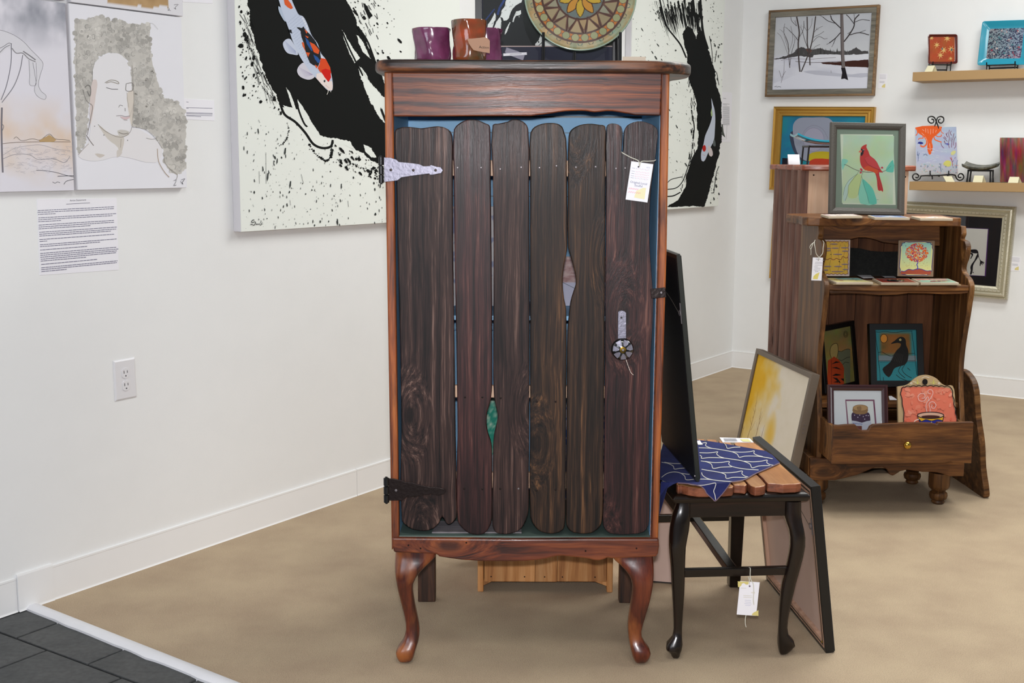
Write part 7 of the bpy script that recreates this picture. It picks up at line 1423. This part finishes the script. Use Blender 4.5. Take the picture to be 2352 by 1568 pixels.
P.poly(q((634, 108), (656, 106), (662, 250), (664, 400), (672, 520), (695, 615), (668, 600), (640, 605), (648, 560), (638, 420), (636, 250)), (112, 104, 104)); P.poly(q((640, 520), (672, 520), (695, 615), (668, 602), (642, 606), (650, 560)), (30, 26, 32)); P.line(q((640, 110), (640, 300), (646, 520)), 1.2, (60, 54, 58))
for pts, w_ in ((((636, 215), (600, 180), (570, 150), (560, 120)), 2.2), (((600, 180), (540, 160), (500, 130)), 1.4), (((636, 250), (600, 290), (550, 330)), 2), (((600, 290), (580, 340)), 1.2), (((662, 320), (700, 270), (740, 200), (745, 150), (780, 110)), 2.6), (((700, 270), (780, 250), (855, 268)), 1.8), (((745, 190), (700, 130), (680, 112)), 1.6), (((745, 170), (800, 150), (860, 158)), 1.2), (((720, 240), (690, 260)), 1), (((780, 250), (830, 230)), .9)): P.line(q(*pts), w_, (56, 50, 52), smooth=4)
for (a, b, an, L, w_) in ((560, 120, 1.9, 8, 1), (500, 130, 2.6, 7, .9), (550, 330, 3.6, 7, .9), (580, 340, 4.2, 7, .8), (745, 150, 1.7, 9, 1), (855, 268, .2, 4, .8), (300, 200, 1.9, 9, .9), (240, 230, 2.4, 8, .8), (345, 240, 2, 9, .8), (515, 300, .3, 7, .7), (215, 280, 2, 10, .8), (280, 340, 1.4, 9, .7), (430, 250, .8, 9, .8), (382, 240, 2.2, 9, .8), (205, 480, 1.5, 5, .6)): tree(*tx(a, b), an, L, w_, 3, (84, 76, 78))
P.k += 1; P.line(q((130, 665), (145, 660), (150, 668), (165, 662), (180, 668)), .8, (60, 56, 60)); P.build('artwork', T, 'canvasprint')
# gold framed abstract
T, w_, h_, m = wallB('abstract_painting', 'gold framed abstract painting in blue and grey with yellow base, under the snow painting', 'painting', .04, [(1775, 244), (2004, 245.8), (1998, 445), (1766, 436)])
picframe(T, w_, h_, [(0, -.039), (0, -.008), (.006, 0), (.016, -.002), (.022, -.010), (.034, -.008), (.040, -.014), (.052, -.014), (.056, -.022)], 'gold', bevel=0); box('backing', (.003, .003, -.039), (w_-.003, h_-.003, -.026), 'card', T)
P = Paint(m, -.024); q = W5c
P.wash((.054, .054, w_-.054, h_-.054), lambda a, b: (34+20*(fbm(a*6, b*6, 51)-.5), 118+40*(fbm(a*6, b*6, 52)-.5), 146+30*(fbm(a*6, b*6, 53)-.5)), 24, 24)
P.poly(cat(q((255, 1010), (262, 1120), (300, 1200), (330, 1228), (620, 1228), (640, 1000)), 3), (58, 64, 84)); P.poly(cat(q((270, 990), (280, 940), (320, 905), (420, 900), (545, 905), (590, 960), (600, 1110), (560, 1228), (360, 1228), (300, 1160)), 3), (140, 146, 164))
el = [(1740+.2997*(430+80*math.cos(t)), .2997*(1070+90*math.sin(t))) for t in np.linspace(0, 6.28, 30, endpoint=False)]; P.poly(el, (152, 152, 172)); P.line(el, .8, (128, 122, 146), closed=True); P.line(q((330, 1100), (360, 1000), (430, 960), (500, 990), (540, 1060)), .8, (124, 120, 140), smooth=3)
P.poly(cat(q((385, 1228), (400, 1180), (470, 1160), (560, 1165), (700, 1190), (700, 1228)), 3), (178, 160, 38)); P.poly(cat(q((400, 1235), (440, 1215), (560, 1220), (700, 1225), (700, 1280), (400, 1280)), 2), (176, 60, 40)); P.poly(q((190, 1210), (270, 1215), (270, 1300), (185, 1300)), (24, 22, 34)); P.build('artwork', T, 'canvasprint')
T, w_, h_, m = wallB('dark_gold_painting', 'narrow visible edge of a gold framed picture behind the slatted cabinet', 'painting', .03, [(1773, 478), (1940, 484), (1934, 655), (1769, 637)])
picframe(T, w_, h_, [(0, -.029), (0, -.003), (.004, 0), (.012, -.003), (.020, -.010)], 'gold'); box('backing', (.002, .002, -.029), (w_-.002, h_-.002, -.014), 'card', T); P = Paint(m, -.0135); P.wash((.018, .018, w_-.018, h_-.018), lambda a, b: (120+30*(fbm(a*6, b*6, 5)-.5), 84+0*a, 40+0*a), 10, 10); P.build('artwork', T)
# silver frame
T, w_, h_, m = wallB('silver_framed_print', 'silver beaded frame with black mat and black figure drawing, right of the hutch', 'picture', .045, [(2052, 463), (2329, 473), (2314, 690.7), (2044, 662)])
picframe(T, w_, h_, [(0, -.044), (0, -.012), (.006, -.006), (.010, -.010), (.014, -.002), (.022, 0), (.030, -.008), (.034, -.012), (.038, -.006), (.050, -.008), (.054, -.014), (.064, -.018), (.066, -.024)], 'silver'); box('backing', (.003, .003, -.044), (w_-.003, h_-.003, -.030), 'card', T)
mb = MB(); mb2 = MB()
def beads(mb_, ins, zc, r, sp):
    for (a, b) in (((ins, ins), (w_-ins, ins)), ((w_-ins, ins), (w_-ins, h_-ins)), ((w_-ins, h_-ins), (ins, h_-ins)), ((ins, h_-ins), (ins, ins))):
        L = math.hypot(b[0]-a[0], b[1]-a[1]); n_ = int(L/sp)
        for i in range(n_):
            x, y = a[0]+(b[0]-a[0])*(i+.5)/n_, a[1]+(b[1]-a[1])*(i+.5)/n_
            mb_.add([(x+r, y, zc), (x, y+r, zc), (x-r, y, zc), (x, y-r, zc), (x, y, zc+r)], [(0, 1, 4), (1, 2, 4), (2, 3, 4), (3, 0, 4)])
beads(mb, .004, -.008, .0042, .0095); obj('outer_beading', mb, 'silver', T, kind='stuff'); beads(mb2, .044, -.008, .0058, .021); obj('inner_beading', mb2, 'silver', T, kind='stuff')
P = Paint(m, -.0285); P.poly([(.060, .060), (w_-.060, .060), (w_-.060, h_-.060), (.060, h_-.060)], (24, 24, 28), px=False); Z7 = cr(2180, 460, .15302)
P.poly(Z7((-300, 385), (595, 425), (550, 1140), (-350, 1100)), (88, 50, 110)); P.poly(Z7((-290, 390), (582, 432), (532, 1132), (-340, 1092)), (216, 214, 206)); q = Z7; bk = (20, 18, 26)
for pts in (((180, 760), (280, 745), (360, 735), (410, 738), (432, 760), (440, 790), (425, 795), (350, 790), (320, 770), (270, 768), (180, 790)), ((310, 780), (345, 790), (362, 810), (345, 850), (325, 880), (318, 872), (340, 820), (305, 795)), ((425, 760), (440, 790), (450, 860), (480, 905), (530, 930), (520, 938), (500, 930), (525, 950), (518, 956), (490, 940), (505, 968), (498, 972), (478, 950), (470, 985), (458, 980), (465, 910), (440, 855), (425, 800)),
            ((425, 800), (440, 840), (390, 920), (360, 980), (355, 1040), (335, 1112), (312, 1112), (325, 1050), (318, 1010), (335, 960), (380, 900)), ((255, 820), (280, 835), (285, 850), (265, 900), (258, 1000), (268, 1090), (255, 1090), (240, 960), (245, 870))): P.poly(cat(q(*pts), 2), bk)
P.dots(np.array(q((360, 1082))), 1.4, (60, 56, 60)); P.build('artwork', T, 'print'); obj('glass', MB().box((.062, .062, -.0275), (w_-.062, h_-.062, -.0265)), 'glass', T)
# labels on the back wall
for lab, cs, ph in (('small white label right of the snow painting', [(2018, 169), (2037, 169), (2036, 204), (2018, 203)], 0), ('small white label right of the silver frame', [(2322, 588), (2344, 590), (2343, 623), (2322, 622)], 1)):
    T, w_, h_, m, P = sheet('label_card', lab, cs, NB, cate='label', p=CORNER)
    for i, y in enumerate((.1, .18, .26, .33, .52, .6)): P.line([bil(cs, .12, y), bil(cs, .9 if i < 4 else .75, y)], .6, (170, 170, 184) if i < 4 else (120, 118, 136))
    P.poly([bil(cs, .4, .92), bil(cs, .42, .82), bil(cs, .62, .72), bil(cs, .84, .66), bil(cs, .84, .93)], (220, 206, 140)); P.build('label_print', T)
# shelves
DS = .20
def shelf(label, fl_, bl_, thick=None):
    a = WBi @ onP(*fl_, CORNER+NB*DS, NB); b = WBi @ onP(*bl_, CORNER+NB*DS, NB); T = thing('wall_shelf', label, 'shelf', mat=WB @ Matrix.Translation((a.x, b.y, 0)))
    Ls = 2.0; th = a.y-b.y; box('shelf_board', (0, 0, .0005), (Ls, th, DS), 'shelfmat', T, .0015); return a.x, a.y
su, sv = shelf('upper tan floating shelf on the back wall holding two square dishes', (2096.6, 165.8), (2096.6, 186.7)); lu, lv = shelf('lower tan floating shelf on the back wall behind the hutch', (2089, 416.6), (2088, 436))
def onshelf(px, py, dz): return WBi @ onP(px, py, CORNER+NB*dz, NB)
def shelfdish(label, cs, dz, hv, edge, base, draw, depth=.022, inset=.02, ang=8, flat=False, rim=None, nb=NB):
    n = (nb+Vector((0, 0, math.tan(math.radians(ang))))).normalized(); p0 = WB @ Vector((onshelf(*cs[3], dz).x, hv+.0, dz)); mm, w_, h_ = fit_rect(p0, n, *cs); T = thing('square_dish', label, 'dish', mat=mm)
    c = .004
    def rr(i, z, cr_=.012):
        out = []
        for cx_, cy_, a0 in ((w_-i-cr_, i+cr_, -90), (w_-i-cr_, h_-i-cr_, 0), (i+cr_, h_-i-cr_, 90), (i+cr_, i+cr_, 180)):
            for k in range(4): a = math.radians(a0+30*k); out.append((cx_+cr_*math.cos(a), cy_+cr_*math.sin(a), z))
        return out
    rings = [rr(inset, -depth), rr(0, -.004), rr(-.001, -.001), rr(.002, .0), rr(inset*.6, -depth*.45), rr(inset, -depth+.006)] if not flat else [rr(.001, -.006), rr(0, -.004), rr(0, -.001), rr(.001, 0)]
    obj('dish_body', MB().loft(rings), edge, T, smooth='auto'); P = Paint(mm, (-depth+.0064) if not flat else .0003); draw(P, w_, h_, inset); P.build('glaze_artwork', T, 'glossprint'); return T, mm, w_, h_
S5 = cr(2100, 40, .10714)
def dr_red(P, w_, h_, i_):
    P.wash((i_, i_, w_-i_, h_-i_), lambda a, b: (162+30*(fbm(a*5, b*5, 61)-.5), 70+30*(fbm(a*5, b*5, 62)-.5), 36+10*(fbm(a*5, b*5, 63)-.5)), 20, 20)
    for (x, y, s_, a0) in ((485, 590, 75, .2), (705, 450, 85, 3.5), (630, 700, 85, .8), (790, 680, 85, -.2), (560, 810, 80, .1), (780, 880, 50, 1), (370, 440, 60, 2)):
        pts = []
        for k in range(14): r = s_*(1 if k % 2 == 0 else .3)*(1.25 if k == 4 else 1); a = a0+k*math.pi/7; pts.append((x+r*math.cos(a), y+r*math.sin(a)))
        P.poly(S5(*pts), (206, 170, 104))
    P.dots(np.array(S5((800, 690), (600, 670))), 2.2, (90, 96, 96), asp=1.5, ang=1.4)
T, mm, w_, h_ = shelfdish('small square rust-red dish with pale maple leaves on the upper shelf', [(2132.6, 79.4), (2200, 78.5), (2198.5, 146), (2131, 146)], .135, sv+.05, 'red', None, dr_red, inset=.012, depth=.016, nb=Vector((0, -1, 0)))
def stand(label, px0, px1, pyb, dz, hv, plate_m, dep=.07):
    a = onshelf(px0, pyb, dz); b = onshelf(px1, pyb, dz); T = thing('dish_stand', label, 'dish stand', mat=WB @ Matrix.Translation((a.x, hv, dz))); W_ = b.x-a.x; H_ = a.y-hv
    for x in (0, W_):
        obj('prong', MB().tube([(x, H_+.012, .022), (x, H_-.003, .018), (x, H_-.003, -dep*.4), ], .0032, 8), 'blackiron', T); obj('leg', MB().tube([(x, .0025, .014), (x, H_-.003, .014)], .0032, 8), 'blackiron', T); obj('back_leg', MB().tube([(x, .0025, -dep*.75), (x, H_+.07, -dep*.55)], .0030, 8), 'blackiron', T)
    obj('cross_bar', MB().tube([(0, H_-.003, .006), (W_, H_-.003, .006)], .0032, 8), 'blackiron', T); obj('cross_bar', MB().tube([(0, .018, -dep*.73), (W_, .018, -dep*.73)], .003, 8), 'blackiron', T); return T
Y_ = mm.translation.y; a = onY(2140, 147, Y_); b = onY(2182, 147, Y_); T = thing('dish_stand', 'black stand under the small rust-red dish', 'dish stand', (a.x, Y_, sv)); W_ = b.x-a.x; H_ = a.z-sv
for x in (0, W_):
    obj('prong', MB().tube([(x, -.020, H_+.012), (x, -.016, H_-.004), (x, .03, H_-.004)], .0032, 8), 'blackiron', T); obj('leg', MB().tube([(x, -.012, .0035), (x, -.012, H_-.004)], .0032, 8), 'blackiron', T); obj('back_leg', MB().tube([(x, .05, .0035), (x, .035, H_+.05)], .003, 8), 'blackiron', T)
obj('cross_bar', MB().tube([(0, -.006, H_-.004), (W_, -.006, H_-.004)], .0032, 8), 'blackiron', T); obj('cross_bar', MB().tube([(0, .048, .018), (W_, .048, .018)], .003, 8), 'blackiron', T)
def dr_turq(P, w_, h_, i_):
    P.wash((i_, i_, w_-i_, h_-i_), lambda a, b: (np.where(fbm(a*34, b*34, 5, 2) > .5, 44, 120)+60*np.clip(fbm(a*3, b*2, 9)*2-.9, 0, 1), np.where(fbm(a*34, b*34, 5, 2) > .5, 50, 136)+0*a, np.where(fbm(a*34, b*34, 5, 2) > .5, 66, 140)+16*a), 80, 80)
    for i in range(70):
        c = (RNG.uniform(i_+.01, w_-i_-.01), RNG.uniform(i_+.01, h_-i_-.01)); P.dots([c], RNG.uniform(.002, .005), [(34, 30, 44), (180, 160, 156), (60, 110, 120), (140, 60, 76)][RNG.integers(4)], px=False, n=6, jit=.6)
shelfdish('large turquoise square dish with a patterned centre on the upper shelf', [(2255.5, 49.5), (2366, 45), (2362, 148), (2246, 149)], .09, sv+.04, 'turq', None, dr_turq, inset=.037, depth=.026)
stand('black stand under the large turquoise dish', 2268, 2333, 149, .09, sv, None)
tent('tent_card', 'cream folded card below the small rust-red dish', [(2132, 151), (2147, 152), (2141, 164.5), (2123, 164)], 0, 0) if 0 else None
def wtent(label, cs, dz, hv):
    a, b, c_, d_ = cs; A_ = onshelf(*d_, dz); B_ = onshelf(*c_, dz); tl = onshelf(*a, dz-.018); tr = onshelf(*b, dz-.018); T = thing('tent_card', label, 'card', mat=WB @ Matrix.Translation((A_.x, hv, dz))); h_ = max(tl.y-hv, .02)
    f = [(0, .0006, 0), (B_.x-A_.x, .0006, 0), (tr.x-A_.x, h_, -.018), (tl.x-A_.x, h_, -.018), (tl.x-A_.x+.012, .0006, -.036), (tr.x-A_.x+.012, .0006, -.036)]; o = obj('folded_card', MB().add(f, [(0, 1, 2, 3), (3, 2, 5, 4)]), 'cream', T); s_ = o.modifiers.new('t', 'SOLIDIFY'); s_.thickness = .0006; s_.offset = 0
wtent('cream folded card below the small rust-red dish', [(2131, 151), (2147, 151), (2141, 164.5), (2123, 165)], .17, sv)
wtent('cream folded card in front of the octopus tile easel', [(2166, 404.5), (2186, 404.5), (2193, 417), (2173, 417.5)], .17, lv)
wtent('cream folded card in front of the black footed dish', [(2238, 403), (2259, 404), (2256, 419.5), (2234, 419)], .17, lv); wtent('cream folded card in front of the red streaked tile', [(2319, 406), (2341, 407), (2338, 421.5), (2315, 421)], .17, lv)
# octopus tile on scroll easel
Z5 = cr(2080, 260, .11565)
def dr_oct(P, w_, h_, i_):
    P.wash((.001, .001, w_-.001, h_-.001), lambda a, b: (168+20*(fbm(a*4, b*14, 71)-.5)+14*(1-b), 182+18*(fbm(a*4, b*14, 72)-.5), 206-26*np.clip(.3-b, 0, 1)*3+0*a), 30, 40); q = Z5; og = (222, 92, 34)
    P.poly(cat(q((190, 285), (720, 268), (700, 330), (680, 370), (640, 410), (590, 450), (550, 480), (520, 560), (540, 650), (530, 740), (490, 820), (470, 820), (440, 750), (430, 650), (440, 550), (400, 500), (340, 450), (260, 400), (220, 340)), 3), og)
    for pts, w_ in ((((210, 300), (235, 360), (225, 420), (200, 440)), 2.4), (((380, 470), (420, 540), (410, 620), (350, 665), (290, 640)), 3.6), (((340, 450), (350, 490), (270, 500), (255, 530)), 2.2), (((560, 460), (580, 520), (640, 550), (715, 575)), 2.6), (((600, 440), (650, 465), (710, 450), (710, 420)), 2.2), (((700, 310), (710, 370), (755, 405)), 1.8)): P.line(q(*pts), w_, (222, 106, 60), smooth=4)
    for pts in (((440, 310), (450, 400)), ((500, 310), (495, 420)), ((550, 310), (545, 400)), ((330, 320), (370, 350)), ((610, 330), (595, 380)), ((320, 390), (370, 440)), ((395, 470), (420, 540)), ((480, 600), (490, 740)), ((400, 300), (402, 380)), ((680, 280), (690, 300))): P.line(q(*pts), .8, (238, 190, 170))
    P.poly(cat(q((245, 580), (290, 565), (330, 575), (355, 595), (330, 612), (290, 618), (262, 600), (245, 612)), 2), (38, 44, 130)); P.poly(q((765, 605), (830, 590), (875, 610), (840, 640), (810, 620)), (96, 104, 176)); mr = (120, 50, 76)
    for pts in (((870, 330), (855, 420), (870, 500), (850, 600), (870, 690)), ((905, 350), (890, 400), (915, 440)), ((830, 380), (815, 440), (840, 480)), ((800, 400), (830, 470)), ((745, 480), (790, 520), (830, 560)), ((765, 460), (810, 510)), ((960, 400), (945, 470), (930, 540)), ((990, 460), (960, 540), (950, 640)), ((900, 480), (905, 560)), ((925, 550), (910, 680)), ((1000, 580), (995, 660), (965, 700)), ((760, 560), (800, 600)), ((700, 590), (720, 650), (760, 690)), ((770, 540), (780, 590))): P.line(q(*pts), 1.1, mr, smooth=3)
    P.poly(cat(q((745, 1010), (790, 950), (850, 935), (900, 965), (905, 1030), (860, 1060), (800, 1050)), 2), (206, 200, 110)); P.poly(cat(q((900, 780), (960, 740), (1000, 760), (960, 820), (910, 830)), 2), (206, 204, 140))
    for i in range(60):
        x, y = RNG.uniform(240, 900), RNG.uniform(700, 1180)
        if y > 1180-(x-240)*.55-60 or RNG.random() < .0: continue
        P.line(q((x, y), (x+30, y-8), (x+60, y+4)), .8, (206, 212, 224), lay=False)
    for i in range(70):
        x, y = RNG.uniform(300, 1040), RNG.uniform(1000, 1200); P.dots(np.array(q((x, y))), RNG.uniform(.6, 1.6), [(150, 190, 180), (206, 150, 150), (110, 130, 150), (210, 190, 170)][RNG.integers(4)], n=5)
    for pts in (((905, 870), (920, 950), (930, 1050)), ((950, 930), (925, 970)), ((880, 880), (915, 930)), ((1030, 930), (1010, 1020), (1000, 1090)), ((985, 870), (970, 900)), ((240, 800), (250, 900), (245, 950)), ((270, 790), (250, 850)), ((700, 1000), (690, 1080), (705, 1150)), ((240, 760), (232, 830)), ((350, 830), (400, 810), (430, 840))): P.line(q(*pts), .9, [(196, 80, 70), (90, 110, 150)][int(pts[0][0] > 940 or pts[0][0] < 800)], smooth=2)
T, mm, w_, h_ = shelfdish('glass tile painted with an orange octopus and coral, on a scroll easel', [(2099.7, 293.5), (2194, 290.3), (2203, 400.5), (2107, 401.6)], .16, lv+.035, 'canvas', None, dr_oct, flat=True, ang=10, nb=Vector((0, -1, 0))); T.name = 'octopus_tile'; T['category'] = 'tile'
YE = mm.translation.y; xe = onY(2155, 410, YE).x
E_ = thing('scroll_easel', 'black iron scroll easel holding the octopus tile', 'easel', (xe, YE, lv))
def es(pts, dy, r=.0036, nm='scroll'):
    L = [onY(a, b, YE+dy)-Vector((xe, YE, lv)) for a, b in Z5(*pts)]; L = cat([(p.x, p.y, p.z) for p in L], 4, False); L = [(x, y, max(z, .0045)) for x, y, z in L]; return obj(nm, MB().tube(L, r, 8), 'blackiron', E_)
es(((195, 1272), (240, 1278), (258, 1240), (225, 1205), (175, 1205), (140, 1250), (160, 1310), (220, 1330), (280, 1300), (305, 1250), (340, 1240), (600, 1235), (980, 1228), (1010, 1290), (1060, 1330), (1120, 1320), (1155, 1270), (1130, 1210), (1080, 1200), (1045, 1240), (1060, 1275), (1105, 1272)), -.016, nm='base_scroll')
for x in (490, 858): es(((x-35, 1240), (x, 1232), (x-3, 1190), (x, 1140)), -.018, nm='prong')
es(((520, 1230), (530, 1270), (530, 1310)), -.016, nm='foot')
es(((515, 115), (555, 130), (555, 180), (500, 195), (450, 150), (455, 85), (515, 62), (570, 85), (600, 140), (620, 190), (650, 280), (660, 420)), .048, nm='top_scroll'); es(((690, 115), (655, 135), (660, 180), (710, 195), (755, 150), (750, 90), (700, 65), (640, 85), (612, 150), (595, 210), (570, 280), (560, 420)), .050, nm='top_scroll')
obj('spine', MB().tube([(0, -.014, .030), (0, .010, .032), (0, .030, .11), (0, .052, .21)], .0036, 8), 'blackiron', E_)
# black footed dish
dzF = .10; a = onshelf(2214, 380, dzF); b = onshelf(2293, 380, dzF); zt5 = onshelf(2250, 388, dzF).y; x0 = (a.x+b.x)/2; Lh = (b.x-a.x)/2
T = thing('footed_dish', 'black and grey patterned shallow dish with upturned ends on the lower shelf', 'dish', mat=WB @ Matrix.Translation((x0, zt5, dzF))); rings = []
for t in np.linspace(-1, 1, 15):
    x = t*Lh; z = .020*abs(t)**2.2; rings.append([(x, z+.012, -.05), (x, z-.006, 0), (x, z-.008, .035), (x, z, .05), (x, z+.008, .05), (x, z+.006, 0), (x, z+.022, -.05)])
obj('dish_body', MB().loft(rings), 'stone', T, smooth='auto')
T2 = thing('dish_stand', 'black four-legged stand under the patterned shallow dish', 'dish stand', mat=WB @ Matrix.Translation((x0, lv, dzF))); hh = zt5-lv
for sx in (-1, 1):
    for dz in (-.03, .03): obj('leg', MB().tube([(sx*Lh*.68, .006, dz), (sx*Lh*.66, hh*.4, dz), (sx*Lh*.64, hh-.006, dz)], [.0055, .0038, .0048], 8), 'blackiron', T2); obj('foot', MB().lathe([(.005, .0005), (.006, .004), (.004, .010)], (0, 0, 0), 8), 'blackiron', T2).matrix_local = Matrix.Translation((sx*Lh*.68, 0, dz)) @ Matrix.Rotation(math.radians(-90), 4, 'X')
    obj('rail', MB().box((sx*Lh*.64-.004, hh-.012, -.034), (sx*Lh*.64+.004, hh-.003, .034)), 'blackiron', T2)
for dz in (-.03, .03): obj('rail', MB().box((-Lh*.66, hh-.013, dz-.004), (Lh*.66, hh-.003, dz+.004)), 'blackiron', T2)
def dr_str(P, w_, h_, i_):
    P.wash((.001, .001, w_-.001, h_-.001), lambda a, b: (96+120*(fbm(a*16, b*3, 81)-.42)+40*np.clip(b-.6, 0, 1)*2, 50+90*(fbm(a*13, b*3, 82)-.45)+60*np.clip(b-.7, 0, 1)*2, 52+80*(fbm(a*15, b*3, 83)-.45)+60*np.clip(b-.7, 0, 1)*2), 50, 30)
T, mm, w_, h_ = shelfdish('rectangular glass tile streaked in red, green and black at the right edge', [(2297.5, 318), (2378, 314), (2372, 421), (2296, 416)], .145, lv+.004, 'platerim', None, dr_str, flat=True, ang=10, nb=Vector((0, -1, 0))); T.name = 'streaked_tile'; T['category'] = 'tile'

# ---------------------------------------------------------------- repeats of one kind share a group
GR = {'pottery_cup': 'pottery cups on the plank cabinet', 'tent_card': 'small folded price cards', 'price_tag': 'white paper price tags', 'label_card': 'small white wall labels', 'statement_sheet': 'printed statement sheets on the left wall',
      'koi_painting': 'black ink and koi canvases', 'wall_shelf': 'tan floating wall shelves', 'dish_stand': 'black iron dish stands', 'small_card': 'small loose cards', 'square_dish': 'square glass dishes on the upper shelf', 'art_tile': 'painted clay tiles on the pine hutch'}
for o in bpy.data.objects:
    b = o.name.split('.')[0]
    if o.parent is None and b in GR and 'label' in o: o['group'] = GR[b]
